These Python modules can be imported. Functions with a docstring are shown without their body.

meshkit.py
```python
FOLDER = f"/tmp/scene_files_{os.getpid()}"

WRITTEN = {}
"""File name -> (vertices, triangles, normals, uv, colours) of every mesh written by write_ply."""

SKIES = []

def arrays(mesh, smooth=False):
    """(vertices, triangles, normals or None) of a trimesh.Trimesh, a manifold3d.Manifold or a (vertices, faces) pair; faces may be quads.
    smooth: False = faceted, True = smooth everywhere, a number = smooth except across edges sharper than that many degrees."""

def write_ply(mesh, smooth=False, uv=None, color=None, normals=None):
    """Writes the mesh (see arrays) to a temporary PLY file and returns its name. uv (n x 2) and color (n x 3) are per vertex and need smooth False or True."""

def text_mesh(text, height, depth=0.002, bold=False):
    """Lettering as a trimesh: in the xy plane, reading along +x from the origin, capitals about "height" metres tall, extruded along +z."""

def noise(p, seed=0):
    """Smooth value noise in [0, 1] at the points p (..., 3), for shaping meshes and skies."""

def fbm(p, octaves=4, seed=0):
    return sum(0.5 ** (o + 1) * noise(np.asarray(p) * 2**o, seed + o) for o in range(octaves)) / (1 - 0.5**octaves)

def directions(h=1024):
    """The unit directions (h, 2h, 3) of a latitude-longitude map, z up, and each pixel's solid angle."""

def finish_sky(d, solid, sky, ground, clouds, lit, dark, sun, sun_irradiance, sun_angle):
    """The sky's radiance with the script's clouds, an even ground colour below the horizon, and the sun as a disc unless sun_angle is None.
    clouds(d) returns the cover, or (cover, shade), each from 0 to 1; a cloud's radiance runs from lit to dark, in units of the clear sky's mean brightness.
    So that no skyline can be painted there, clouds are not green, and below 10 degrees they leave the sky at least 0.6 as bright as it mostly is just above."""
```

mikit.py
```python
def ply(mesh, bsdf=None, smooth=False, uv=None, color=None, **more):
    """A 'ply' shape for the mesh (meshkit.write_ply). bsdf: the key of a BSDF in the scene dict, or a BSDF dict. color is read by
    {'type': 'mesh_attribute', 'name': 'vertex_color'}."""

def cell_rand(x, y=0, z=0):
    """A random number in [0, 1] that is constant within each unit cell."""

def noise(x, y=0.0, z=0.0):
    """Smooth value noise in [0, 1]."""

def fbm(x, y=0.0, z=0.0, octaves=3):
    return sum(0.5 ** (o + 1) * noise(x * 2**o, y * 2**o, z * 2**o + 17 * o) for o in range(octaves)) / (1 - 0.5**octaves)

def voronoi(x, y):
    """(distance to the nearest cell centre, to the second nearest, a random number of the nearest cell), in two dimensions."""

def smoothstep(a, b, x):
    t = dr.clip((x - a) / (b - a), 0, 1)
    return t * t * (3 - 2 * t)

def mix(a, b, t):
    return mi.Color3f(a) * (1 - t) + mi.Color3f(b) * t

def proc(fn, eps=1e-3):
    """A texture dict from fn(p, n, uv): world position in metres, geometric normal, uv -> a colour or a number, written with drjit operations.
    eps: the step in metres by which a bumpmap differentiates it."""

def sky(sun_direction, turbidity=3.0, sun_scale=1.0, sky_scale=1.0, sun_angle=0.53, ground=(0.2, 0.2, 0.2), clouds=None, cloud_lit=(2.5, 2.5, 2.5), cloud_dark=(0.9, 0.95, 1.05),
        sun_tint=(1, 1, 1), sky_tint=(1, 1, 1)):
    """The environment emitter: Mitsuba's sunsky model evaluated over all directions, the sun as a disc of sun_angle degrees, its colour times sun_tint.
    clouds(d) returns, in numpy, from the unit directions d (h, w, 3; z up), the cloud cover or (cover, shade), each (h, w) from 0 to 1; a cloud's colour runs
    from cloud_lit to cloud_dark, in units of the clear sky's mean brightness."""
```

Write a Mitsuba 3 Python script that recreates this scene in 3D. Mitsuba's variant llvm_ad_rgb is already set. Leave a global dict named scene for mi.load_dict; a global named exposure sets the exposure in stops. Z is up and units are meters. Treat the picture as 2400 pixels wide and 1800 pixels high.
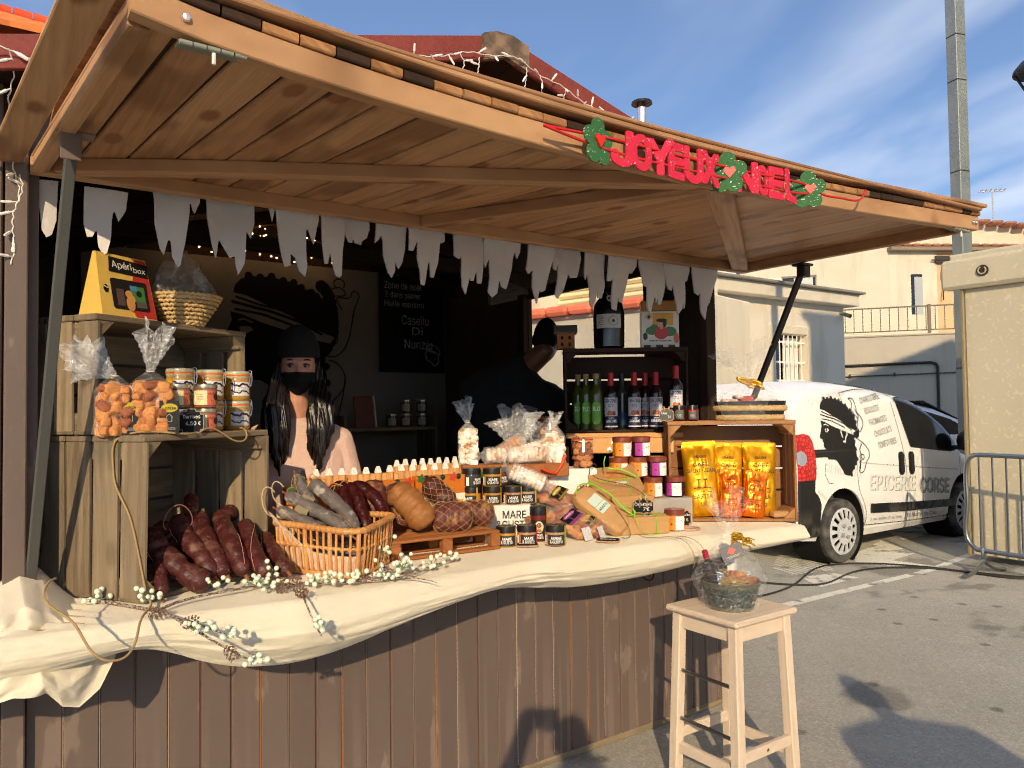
import math, random
import numpy as np, trimesh, mitsuba as mi, drjit as dr, mikit, meshkit, manifold3d as m3
from shapely.geometry import Polygon, LineString, Point, MultiPolygon, box as sbox
from shapely.ops import unary_union
from shapely import affinity
from mikit import noise, fbm, smoothstep, cell_rand, voronoi, proc

T4 = mi.ScalarTransform4f
def mix(a, b, t):
    a, b = (mi.Color3f(*[float(q) for q in x]) if isinstance(x, (np.ndarray, tuple, list)) else x for x in (a, b))
    return a*(1-t)+b*t
scene, labels = {}, {}
exposure = 1.78
SUN = (-0.558, -0.744, 0.368)

# ------------------------------------------------------------------ camera and sky
def _camera():
    yaw, pitch, roll = 0.609900341, 0.0318161570, -0.0127890457
    f = np.array([math.sin(yaw)*math.cos(pitch), math.cos(yaw)*math.cos(pitch), math.sin(pitch)])
    r0 = np.array([math.cos(yaw), -math.sin(yaw), 0]); u0 = np.cross(r0, f)
    u = -r0*math.sin(roll)+u0*math.cos(roll)
    o = np.array([-0.22141, -2.73527, 1.58628])
    return T4().look_at(origin=o.tolist(), target=(o+f).tolist(), up=u.tolist())
scene['camera'] = {'type': 'perspective', 'fov': 2*math.degrees(math.atan(1200/1792.16)), 'fov_axis': 'x', 'to_world': _camera(), 'near_clip': 0.02, 'far_clip': 900.0}

def clouds(d):
    z = np.maximum(d[..., 2], 0.03)
    p = np.stack([d[..., 0]/z, d[..., 1]/z, z*0], -1)
    a = math.radians(62)
    u = p[..., 0]*math.cos(a)+p[..., 1]*math.sin(a); v = -p[..., 0]*math.sin(a)+p[..., 1]*math.cos(a)
    q = np.stack([u*0.55, v*1.15, u*0], -1)
    w = meshkit.fbm(q*0.9+3.1, 3, 5)
    n = meshkit.fbm(np.stack([u*0.7+1.2*w, v*1.5+1.5*w, u*0], -1), 6, 2)
    m = meshkit.fbm(q*0.45+9, 3, 8)
    c = np.clip((n-0.36)/0.34, 0, 1)**1.1*np.clip((m-0.22)/0.33, 0, 1)
    return np.clip(0.10+0.60*c, 0, 0.70)
scene['sky'] = mikit.sky(SUN, turbidity=2.6, clouds=clouds, cloud_lit=(3.0, 3.25, 3.7), cloud_dark=(1.0, 1.05, 1.15), sky_tint=(0.86, 1.12, 1.58), sun_tint=(0.93, 0.965, 1.02), ground=(0.2, 0.19, 0.17))

# ------------------------------------------------------------------ small helpers
rng = np.random.default_rng(7)
_count = {}
def newkey(name, parent=None):
    base = name if parent is None else parent+'__'+name
    n = _count.get(base, 0); _count[base] = n+1
    return base if n == 0 else f'{base}_{n:03d}'
def C(*a):
    """sRGB colour (hex string or 0..255) as linear reflectance."""
    if len(a) == 1 and isinstance(a[0], str):
        h = a[0].lstrip('#'); a = [int(h[i:i+2], 16) for i in (0, 2, 4)]
    elif len(a) == 1: a = a[0]
    c = np.array(a, float)/255
    return np.where(c < .04045, c/12.92, ((c+.055)/1.055)**2.4)
def rgbt(c): return {'type': 'rgb', 'value': [float(x) for x in np.clip(c, 0, 1)]}
def vf(m):
    if hasattr(m, 'to_mesh'):
        k = m.to_mesh(); return np.array(k.vert_properties[:, :3], float), np.array(k.tri_verts, int)
    if isinstance(m, (tuple, list)):
        v, f = np.asarray(m[0], float), np.asarray(m[1], int)
        if f.shape[1] == 4: f = np.vstack([f[:, [0, 1, 2]], f[:, [0, 2, 3]]])
        return v, f
    return np.array(m.vertices), np.array(m.faces)
def cat(*ms):
    if len(ms) == 1 and isinstance(ms[0], list): ms = ms[0]
    V, F, n = [], [], 0
    for m in ms:
        v, f = vf(m); V.append(v); F.append(f+n); n += len(v)
    return np.vstack(V), np.vstack(F)
def mv(m, t=(0, 0, 0), rz=0, R=None, s=1.0):
    v, f = vf(m); v = v*s
    if R is not None: v = v @ np.asarray(R).T
    if rz: c, n = math.cos(rz), math.sin(rz); v = v @ np.array([[c, -n, 0], [n, c, 0], [0, 0, 1]]).T
    return v+np.asarray(t, float), f
def rotx(a): c, s = math.cos(a), math.sin(a); return np.array([[1, 0, 0], [0, c, -s], [0, s, c]])
def roty(a): c, s = math.cos(a), math.sin(a); return np.array([[c, 0, s], [0, 1, 0], [-s, 0, c]])
def rotz(a): c, s = math.cos(a), math.sin(a); return np.array([[c, -s, 0], [s, c, 0], [0, 0, 1]])
def frame(x, z):
    """rotation whose columns are the given x axis, y = z x x, z axis (z made square to x)."""
    x = np.array(x, float); x /= np.linalg.norm(x); z = np.array(z, float); z -= x*(z@x); z /= np.linalg.norm(z)
    return np.stack([x, np.cross(z, x), z], 1)
_cb = None
def box(size, at=(0, 0, 0), c=0.002, R=None, rz=0):
    """a box with chamfered edges, centred on at."""
    global _cb
    if _cb is None:
        P = [(i, j, k, a) for i in (-1, 1) for j in (-1, 1) for k in (-1, 1) for a in range(3)]
        pts = np.array([[s*(1-(0 if a == q else .1)) for q, s in enumerate((i, j, k))] for i, j, k, a in P])
        h = trimesh.convex.convex_hull(pts)
        o = [int(np.argmin(((pts-v)**2).sum(1))) for v in h.vertices]
        _cb = (P, np.array(o)[h.faces])
    P, F = _cb
    h = np.array(size, float)/2; c = min(c, .45*2*h.min())
    v = np.array([[s*(h[q]-(0 if a == q else c)) for q, s in enumerate((i, j, k))] for i, j, k, a in P])
    return mv((v, F), at, rz, R)
def pbox(size, at=(0, 0, 0), R=None, rz=0):
    v = np.array([[i, j, k] for i in (-.5, .5) for j in (-.5, .5) for k in (-.5, .5)])*np.array(size, float)
    F = np.array([[0, 1, 3], [0, 3, 2], [4, 6, 7], [4, 7, 5], [0, 4, 5], [0, 5, 1], [2, 3, 7], [2, 7, 6], [0, 2, 6], [0, 6, 4], [1, 5, 7], [1, 7, 3]])
    return mv((v, F), at, rz, R)
def beam(a, b, w, h, c=0.002, up=(0, 0, 1)):
    """a bar from a to b, w wide and h high."""
    a, b = np.array(a, float), np.array(b, float); d = b-a
    if abs(d[2])/np.linalg.norm(d) > .95 and tuple(up) == (0, 0, 1): up = (0, 1, 0)
    return box((np.linalg.norm(d), w, h), (a+b)/2, c, R=frame(d, up))
def lathe(prof, n=20, at=(0, 0, 0)):
    """surface of revolution about z from (radius, z) pairs, bottom to top; ends on the axis are closed."""
    prof = np.array(prof, float); a = np.arange(n)*2*math.pi/n
    v = np.stack([prof[:, None, 0]*np.cos(a), prof[:, None, 0]*np.sin(a), np.repeat(prof[:, 1:2], n, 1)], -1).reshape(-1, 3)
    i, j = np.meshgrid(np.arange(len(prof)-1), np.arange(n), indexing='ij'); k = (j+1) % n
    q = np.stack([i*n+j, i*n+k, (i+1)*n+k, (i+1)*n+j], -1).reshape(-1, 4)
    f = np.vstack([q[:, [0, 1, 2]], q[:, [0, 2, 3]]])
    ar = v[f]; ok = np.linalg.norm(np.cross(ar[:, 1]-ar[:, 0], ar[:, 2]-ar[:, 0]), axis=1) > 1e-14
    return v+np.asarray(at, float), f[ok]
def disc_prof(prof):
    p = list(prof); return [(0, p[0][1])]+p+[(0, p[-1][1])]
def tube(pts, r, n=6, closed=False, cap=True):
    p = np.array(pts, float); m = len(p); r = np.broadcast_to(np.asarray(r, float), (m,))
    t = (np.roll(p, -1, 0)-np.roll(p, 1, 0)) if closed else np.gradient(p, axis=0)
    t /= np.linalg.norm(t, axis=1, keepdims=True)+1e-12
    a = np.zeros_like(p); ref = np.array([0, 0, 1.]) if abs(t[0, 2]) < .9 else np.array([1., 0, 0])
    for k in range(m):
        x = ref-t[k]*(ref@t[k]); ref = x/(np.linalg.norm(x)+1e-12); a[k] = ref
    b = np.cross(t, a); g = np.arange(n)*2*math.pi/n
    v = p[:, None]+r[:, None, None]*(np.cos(g)[None, :, None]*a[:, None]+np.sin(g)[None, :, None]*b[:, None])
    i, j = np.meshgrid(np.arange(m if closed else m-1), np.arange(n), indexing='ij'); k = (j+1) % n; i2 = (i+1) % m
    q = np.stack([i*n+j, i*n+k, i2*n+k, i2*n+j], -1).reshape(-1, 4)
    f = np.vstack([q[:, [0, 1, 2]], q[:, [0, 2, 3]]]); v = v.reshape(-1, 3)
    if cap and not closed:
        v = np.vstack([v, p[0], p[-1]]); c0, c1 = len(v)-2, len(v)-1; jj = np.arange(n); kk = (jj+1) % n
        f = np.vstack([f, np.stack([jj*0+c0, kk, jj], 1), np.stack([jj*0+c1, (m-1)*n+jj, (m-1)*n+kk], 1)])
    return v, f
def spline(pts, n=40, closed=False):
    from scipy.interpolate import CubicSpline
    p = np.array(pts, float)
    if closed: p = np.vstack([p, p[:1]])
    d = np.r_[0, np.cumsum(np.linalg.norm(np.diff(p, axis=0), axis=1)+1e-9)]
    cs = CubicSpline(d, p, bc_type='periodic' if closed else 'not-a-knot' if len(p) > 3 else 'natural')
    return cs(np.linspace(0, d[-1], n+1 if closed else n)[:n])
def ball(r, at=(0, 0, 0), sub=2, s=(1, 1, 1)):
    m = trimesh.creation.icosphere(subdivisions=sub, radius=1.0); return np.array(m.vertices)*r*np.array(s)+np.asarray(at, float), np.array(m.faces)
def bump(m, amp, freq, seed=0, octs=3):
    v, f = vf(m); t = trimesh.Trimesh(v, f, process=False)
    return v+t.vertex_normals*((meshkit.fbm(v*freq+seed*3.7, octs, seed)-.5)*2*amp)[:, None], f
def extrude(poly, d, z0=0.0):
    gs = [g for g in getattr(poly, 'geoms', [poly]) if g.area > 1e-10]
    m = trimesh.util.concatenate([trimesh.creation.extrude_polygon(g, d, engine='earcut') for g in gs])
    return np.array(m.vertices)+[0, 0, z0], np.array(m.faces)
def flat2(poly, maxlen=None):
    """triangles of a polygon in the plane (z = 0), cut finer than maxlen."""
    V, F, n = [], [], 0
    for g in [g for g in getattr(poly, 'geoms', [poly]) if g.area > 1e-10]:
        v, f = trimesh.creation.triangulate_polygon(g, engine='earcut')
        V.append(np.c_[v, np.zeros(len(v))]); F.append(np.array(f)+n); n += len(v)
    v, f = np.vstack(V), np.vstack(F)
    a = v[f]; cr = (a[:, 1, 0]-a[:, 0, 0])*(a[:, 2, 1]-a[:, 0, 1])-(a[:, 1, 1]-a[:, 0, 1])*(a[:, 2, 0]-a[:, 0, 0])
    f = np.where((cr < 0)[:, None], f[:, ::-1], f)
    if maxlen: v, f = trimesh.remesh.subdivide_to_size(v, f, maxlen, max_iter=8)
    return v, f
_tx = {}
def text(s, h, o=(0, 0, 0), x=(1, 0, 0), up=(0, 0, 1), width=None, bold=True, depth=0.0006, center=True):
    """lettering h high, standing in the plane of x and up, facing x cross up; centred on o, or starting there."""
    k = (s, bold)
    if k not in _tx:
        m = meshkit.text_mesh(s, 1.0, 0.02, bold); _tx[k] = (np.array(m.vertices), np.array(m.faces))
    v, f = _tx[k]; v = v.copy(); lo, hi = v.min(0), v.max(0)
    if center: v[:, 0] -= (lo[0]+hi[0])/2; v[:, 1] -= 0.5
    sx = h if width is None else width/(hi[0]-lo[0])
    v = v*np.array([sx, h, depth/0.02])
    x = np.array(x, float)/np.linalg.norm(x); up = np.array(up, float)/np.linalg.norm(up)
    return v[:, :1]*x+v[:, 1:2]*up+v[:, 2:]*np.cross(x, up)+np.asarray(o, float), f
def wuv(m, axis=0, k=None):
    """uv for wood: u along the grain (plus 10 x a piece number), v across it."""
    v, _ = vf(m); k = rng.integers(1, 400) if k is None else k
    if not isinstance(axis, int):
        ax = np.array(axis, float)/np.linalg.norm(axis)
        o = np.cross(ax, [0.31, 0.5, 0.8]); o /= np.linalg.norm(o); p = np.cross(ax, o)
        c = np.stack([v@ax, v@o, v@p], 1)
    else:
        c = v[:, [axis, (axis+1) % 3, (axis+2) % 3]]
    c = c-c.mean(0)
    return np.stack([np.clip(c[:, 0], -4.4, 4.4)+5+10*k, c[:, 1]+0.73*c[:, 2]+(k*0.377) % 3], 1)

SET_DOWN = None     # (scale, shift) by which the counter display, laid out at model size, is set down on the real counter
def put(name, mesh, mat, parent=None, smooth=False, color=None, uv=None, **kw):
    """one entry of the scene: a thing (parent None) or a part of one. mat: a bsdf key; color: a linear colour for the vertex-coloured materials."""
    key = newkey(name, parent); v, f = vf(mesh)
    if not len(f): raise ValueError(key+' is empty')
    if SET_DOWN is not None: v = v*SET_DOWN[0]+SET_DOWN[1]
    col = None
    if color is not None:
        if smooth not in (True, False):
            v, f, n = meshkit.arrays((v, f), smooth); col = np.asarray(color, float)
            col = np.tile(col, (len(v), 1)) if col.ndim == 1 else col
            path = meshkit.write_ply((v, f), False, None, col, normals=n)
            scene[key] = {'type': 'ply', 'filename': path, 'face_normals': False, 'bsdf': {'type': 'ref', 'id': mat}, **kw}
            return key
        col = np.asarray(color, float); col = np.tile(col, (len(v), 1)) if col.ndim == 1 else col
    scene[key] = mikit.ply((v, f), mat, smooth=smooth, color=col, uv=uv, **kw)
    return key
def wood(name, mesh, mat, parent, axis=0, k=None):
    return put(name, mesh, mat, parent, uv=wuv(mesh, axis, k))
def tag(key, label, cat, group=None):
    labels[key] = {'label': label, 'category': cat}
    if group: labels[key]['group'] = group
    return key
def thing(name, label, cat, group=None):
    """a thing without a mesh of its own: the key that its parts start with."""
    return tag(newkey(name), label, cat, group)
def struct(name, mesh, mat, kind='structure', **kw):
    k = put(name, mesh, mat, **kw); labels[k] = {'kind': kind}; return k
def plabel(key, label=None, kind=None):
    labels.setdefault(key, {})
    if label: labels[key]['label'] = label
    if kind: labels[key]['kind'] = kind

# ------------------------------------------------------------------ materials
VC = {'type': 'mesh_attribute', 'name': 'vertex_color'}
def bsdf(key, two=True, **d):
    scene[key] = {'type': 'twosided', 'inner': d} if two else d
bsdf('vc_matte', type='principled', base_color=VC, roughness=0.85, specular=0.25)
bsdf('vc_satin', type='principled', base_color=VC, roughness=0.42)
bsdf('vc_gloss', type='principled', base_color=VC, roughness=0.12, clearcoat=0.6, clearcoat_gloss=0.95)
bsdf('vc_foil', type='principled', base_color=VC, roughness=0.32, metallic=0.65)
bsdf('vc_metal', type='principled', base_color=VC, roughness=0.3, metallic=1.0)
bsdf('steel', type='roughconductor', alpha=0.25, material='Al')
scene['glass'] = {'type': 'dielectric', 'int_ior': 1.5}
scene['film'] = {'type': 'thindielectric', 'int_ior': 1.33}
scene['pane'] = {'type': 'thindielectric', 'int_ior': 1.5}

def wood_fn(dark, light, grain=1.0, tone=0.25, knots=0.5, stain=None, stain_amt=0.0):
    dark, light = np.asarray(dark, float), np.asarray(light, float)
    def fn(p, n, uv):
        u, v = uv.x, uv.y; k = dr.floor(u*0.1); r = cell_rand(k, 3, 7); r2 = cell_rand(k, 9, 1)
        w = fbm(u*1.3+r*40, v*9+r2*31, 0, 2)
        g = fbm(u*2.2+r*90, v*95*grain+w*7, r2*9, 3)
        f = noise(u*16+r*10, v*420, 2)
        a, b, c = voronoi(u*2.6+r*17, v*7.5+r2*13)
        kn = smoothstep(0.17, 0.05, a)*dr.select(c > 0.55, 1.0, 0.0)*knots
        t = dr.clip(0.15+0.75*g+0.18*(f-0.5)+(r-0.5)*tone*2-0.9*kn, 0, 1)
        col = mix(dark, light, t)
        if stain is not None:
            s = smoothstep(0.5, 0.75, fbm(u*3.1+r*50, v*14+r2*20, 5, 3))*stain_amt
            col = mix(col, np.asarray(stain, float), s)
        return col
    return fn
def woodmat(key, dark, light, rough=0.6, bumps=0.0012, **kw):
    fn = wood_fn(C(dark), C(light), **kw)
    inner = {'type': 'principled', 'base_color': proc(fn), 'roughness': rough, 'specular': 0.35}
    if bumps:
        def h(p, n, uv): return fbm(uv.x*3, uv.y*150, dr.floor(uv.x*0.1), 3)
        inner = {'type': 'bumpmap', 'nested': inner, 'bump': proc(h, 6e-4), 'scale': bumps}
    scene[key] = {'type': 'twosided', 'inner': inner}
woodmat('wood_pine', '#87593a', '#c29a70', 0.5, 0.0006, tone=0.20, knots=0.9, stain=C('#5d3a20'), stain_amt=0.55)
woodmat('wood_grey', '#4a3d30', '#9c8a70', 0.85, 0.002, tone=0.22, knots=0.3, stain=C('#5a5446'), stain_amt=0.55)
woodmat('wood_crate', '#6d4326', '#b98a5c', 0.75, 0.0015, tone=0.2, knots=0.35, stain=C('#7a6a58'), stain_amt=0.35)
woodmat('wood_new', '#b5763c', '#e9bd82', 0.6, 0.0006, tone=0.15, knots=0.4)
woodmat('wood_pallet', '#7c4520', '#b87a45', 0.7, 0.001, tone=0.15, knots=0.3)
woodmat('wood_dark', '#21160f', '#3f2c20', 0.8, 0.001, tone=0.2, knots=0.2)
woodmat('wood_stool', '#c2ae98', '#dccbb6', 0.5, 0.0003, tone=0.06, knots=0.0)

def paint_fn(p, n, uv):
    k = dr.floor(uv.x*0.1); r = cell_rand(k, 2, 5)
    d = fbm(p.x*3+1, p.y*3, p.z*1.3, 4)
    c = mix(C('#5e5049'), C('#6d5f58'), dr.clip(d*0.9+r*0.35-0.1, 0, 1))
    sc = smoothstep(0.71, 0.78, fbm(p.x*14, p.z*5, 3, 4))
    c = mix(c, C('#8b7b70'), sc*0.5)
    drip = smoothstep(0.62, 0.8, noise(p.x*45, p.z*0.8, 1))*smoothstep(0.75, 0.1, p.z)
    return mix(c, C('#84746a'), drip*0.4)
def paint_h(p, n, uv): return fbm(p.x*70, p.y*70, p.z*6, 3)
scene['brown_paint'] = {'type': 'twosided', 'inner': {'type': 'bumpmap', 'nested': {'type': 'principled', 'base_color': proc(paint_fn), 'roughness': 0.48, 'specular': 0.4}, 'bump': proc(paint_h, 8e-4), 'scale': 0.0007}}
# ------------------------------------------------------------------ ground and markings
def asphalt_fn(p, n, uv):
    big = fbm(p.x*0.35+5, p.y*0.35, 0, 4); mid = fbm(p.x*2.3, p.y*2.3+8, 0, 4)
    a, b, r = voronoi(p.x*95, p.y*95)
    c = mix(C('#8a8880'), C('#aaa79d'), dr.clip(0.15+0.45*big+0.45*mid, 0, 1))
    c = c*(0.86+0.28*r)
    c = mix(c, C('#b9b7a8'), smoothstep(0.965, 0.98, r)*0.45)
    st = smoothstep(0.60, 0.72, fbm(p.x*1.6+20, p.y*2.6, 3, 4))
    c = c*(1-0.38*st)
    spot = smoothstep(0.10, 0.04, voronoi(p.x*2.1, p.y*2.1)[0])*smoothstep(0.45, 0.55, noise(p.x*2, p.y*2, 4))
    c = c*(1-0.45*spot)
    pale = smoothstep(0.66, 0.74, fbm(p.x*3.1+40, p.y*4+3, 7, 3))
    return mix(c, C('#aaa698'), pale*0.4)
def asphalt_h(p, n, uv): return voronoi(p.x*95, p.y*95)[0]*0.6+fbm(p.x*20, p.y*20, 0, 3)*0.8
scene['asphalt'] = {'type': 'twosided', 'inner': {'type': 'bumpmap', 'nested': {'type': 'principled', 'base_color': proc(asphalt_fn), 'roughness': 0.75, 'specular': 0.3}, 'bump': proc(asphalt_h, 1.5e-3), 'scale': 0.004}}
def lines_fn(p, n, uv):
    w = smoothstep(0.40, 0.62, fbm(p.x*9, p.y*9, 2, 4)+0.16)
    a, b, r = voronoi(p.x*70, p.y*70)
    return mix(C('#85837a'), C('#d6d4c8'), w*(0.7+0.3*r))
scene['road_paint'] = {'type': 'twosided', 'inner': {'type': 'principled', 'base_color': proc(lines_fn), 'roughness': 0.7}}
gx = np.r_[-250, -40, np.linspace(-12, 30, 43), 60, 250]
gy = np.r_[-250, -40, np.linspace(-14, 30, 45), 60, 250]
GX, GY = np.meshgrid(gx, gy, indexing='ij')
gi = np.arange(GX.size).reshape(GX.shape)
struct('ground', (np.c_[GX.ravel(), GY.ravel(), GX.ravel()*0], np.c_[gi[:-1, :-1].ravel(), gi[1:, :-1].ravel(), gi[1:, 1:].ravel(), gi[:-1, 1:].ravel()]), 'asphalt')
for pts in [[(4.6, 1.0), (7.15, 0.95), (8.6, 1.11), (8.62, 1.2), (7.18, 1.03), (4.6, 1.1)],
            [(7.0, 1.63), (7.34, 1.86), (8.34, 2.12), (7.9, 1.5), (7.36, 1.45), (7.42, 0.99), (7.1, 1.32)],
            [(5.98, 1.56), (6.37, 1.47), (6.38, 1.22), (5.78, 1.22)], [(8.6, 2.0), (9.6, 2.0), (10.2, 3.4), (10.0, 3.4)], [(8.9, 3.05), (11.8, 3.1), (11.8, 3.22), (8.9, 3.17)]]:
    v, f = flat2(Polygon(pts)); struct('road_marking', (v+[0, 0, .004], f), 'road_paint')
# the worn, ribbed white patch beside the van's rear wheel: broken diagonal ribs of paint
ribs = []
P = Polygon([(6.0, 1.66), (6.12, 1.97), (6.73, 2.34), (6.85, 2.03), (6.5, 1.53)])
for k in range(26):
    s = LineString([(5.6+k*.062, 1.3), (5.9+k*.062, 2.5)]).buffer(.021).intersection(P)
    if s.area > 1e-4: ribs.append(s)
v, f = flat2(unary_union(ribs)); struct('road_marking', (v+[0, 0, .005], f), 'road_paint')

# ------------------------------------------------------------------ the chalet
WX0, WX1, DEP, RX, RZ, SL = -0.75, 3.12, 3.0, 1.53, 3.11, 0.27
chalet = thing('market_chalet', 'brown wooden market chalet with red roof edge and open serving hatch', 'chalet')
def roofz(x): return RZ-SL*abs(x-RX)
for k in range(-1, 31):
    x0, x1 = .1*k+.0025, min(.1*k+.0975, WX1-.002)
    v, f = box((x1-x0, .022, .90), ((x0+x1)/2, .011+rng.uniform(-.0007, .0007), .035+.45), .0035)
    wood('front_plank', (v, f), 'brown_paint', chalet, 2)
wood('tongue_strip', pbox((3.24, .01, .88), (1.51, .0205, .48)), 'wood_dark', chalet, 2)
for k in range(0, 31):      # raw wood showing in the joints where the boards have shrunk
    put('raw_joint', pbox((rng.uniform(.0014, .0032), .012, .86), (.1*k+rng.uniform(-.0008, .0008), .0095, .48)), 'vc_matte', chalet, False, C(('#b5713c', '#a8917e', '#86766a', '#9a8676', '#b9a692', '#6b4a36')[int(rng.integers(6))]))
wood('sill_beam', box((3.24, .05, .034), (1.51, .03, .019), .002), 'wood_grey', chalet, 0)
wood('sill_beam', box((3.24, .06, .05), (1.51, .035, .915), .002), 'wood_dark', chalet, 0)
for k, (x0, x1) in enumerate([(-.75, -.66), (-.655, -.56), (-.555, -.46), (-.455, -.36), (-.355, -.26), (-.255, -.165)]):
    wood('facade_plank', box((x1-x0, .022, 2.55), ((x0+x1)/2, .011, .035+1.275), .004), 'brown_paint', chalet, 2)
wood('facade_plank', pbox((.66, .01, 2.55), (-.41, .0235, 1.31)), 'wood_dark', chalet, 2)
wood('corner_post', box((.058, .075, 2.42), (-.130, -.004, 1.23), .004), 'brown_paint', chalet, 2)
wood('corner_post', box((.03, .05, 2.42), (-.0865, .032, 1.23), .003), 'brown_paint', chalet, 2)
wood('corner_post', box((.085, .06, .90), (3.078, .003, .47), .004), 'wood_dark', chalet, 2)
wood('corner_post', box((.075, .06, 1.42), (3.085, .105, 1.66), .004), 'wood_dark', chalet, 2)
put('drain_pipe', lathe([(.034, .02), (.034, 2.5)], 16, (3.162, .17, 0)), 'vc_satin', chalet, 40, C('#3b4048'))
put('drain_pipe', lathe([(.02, .02), (.02, 2.45)], 12, (3.222, .21, 0)), 'vc_satin', chalet, 40, C('#50555a'))
# gable above the hatch, set back under the verge
for k in range(-8, 32):
    x0, x1 = .1*k+.002, .1*k+.098
    if x1 > WX1: break
    zt0, zt1 = roofz(x0)-.1, roofz(x1)-.1
    if min(zt0, zt1) < 2.38: continue
    y0, y1 = .03, .05; zb = 2.36
    v = np.array([[x0, y0, zb], [x1, y0, zb], [x1, y0, zt1], [x0, y0, zt0], [x0, y1, zb], [x1, y1, zb], [x1, y1, zt1], [x0, y1, zt0]])
    f = np.array([[0, 1, 2], [0, 2, 3], [5, 4, 7], [5, 7, 6], [3, 2, 6], [3, 6, 7], [1, 5, 6], [1, 6, 2], [4, 0, 3], [4, 3, 7], [0, 4, 5], [0, 5, 1]])
    wood('gable_plank', (v, f), 'brown_paint', chalet, 2)
wood('lintel', box((3.26, .07, .10), (1.51, .085, 2.40), .003), 'wood_dark', chalet, 0)
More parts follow.
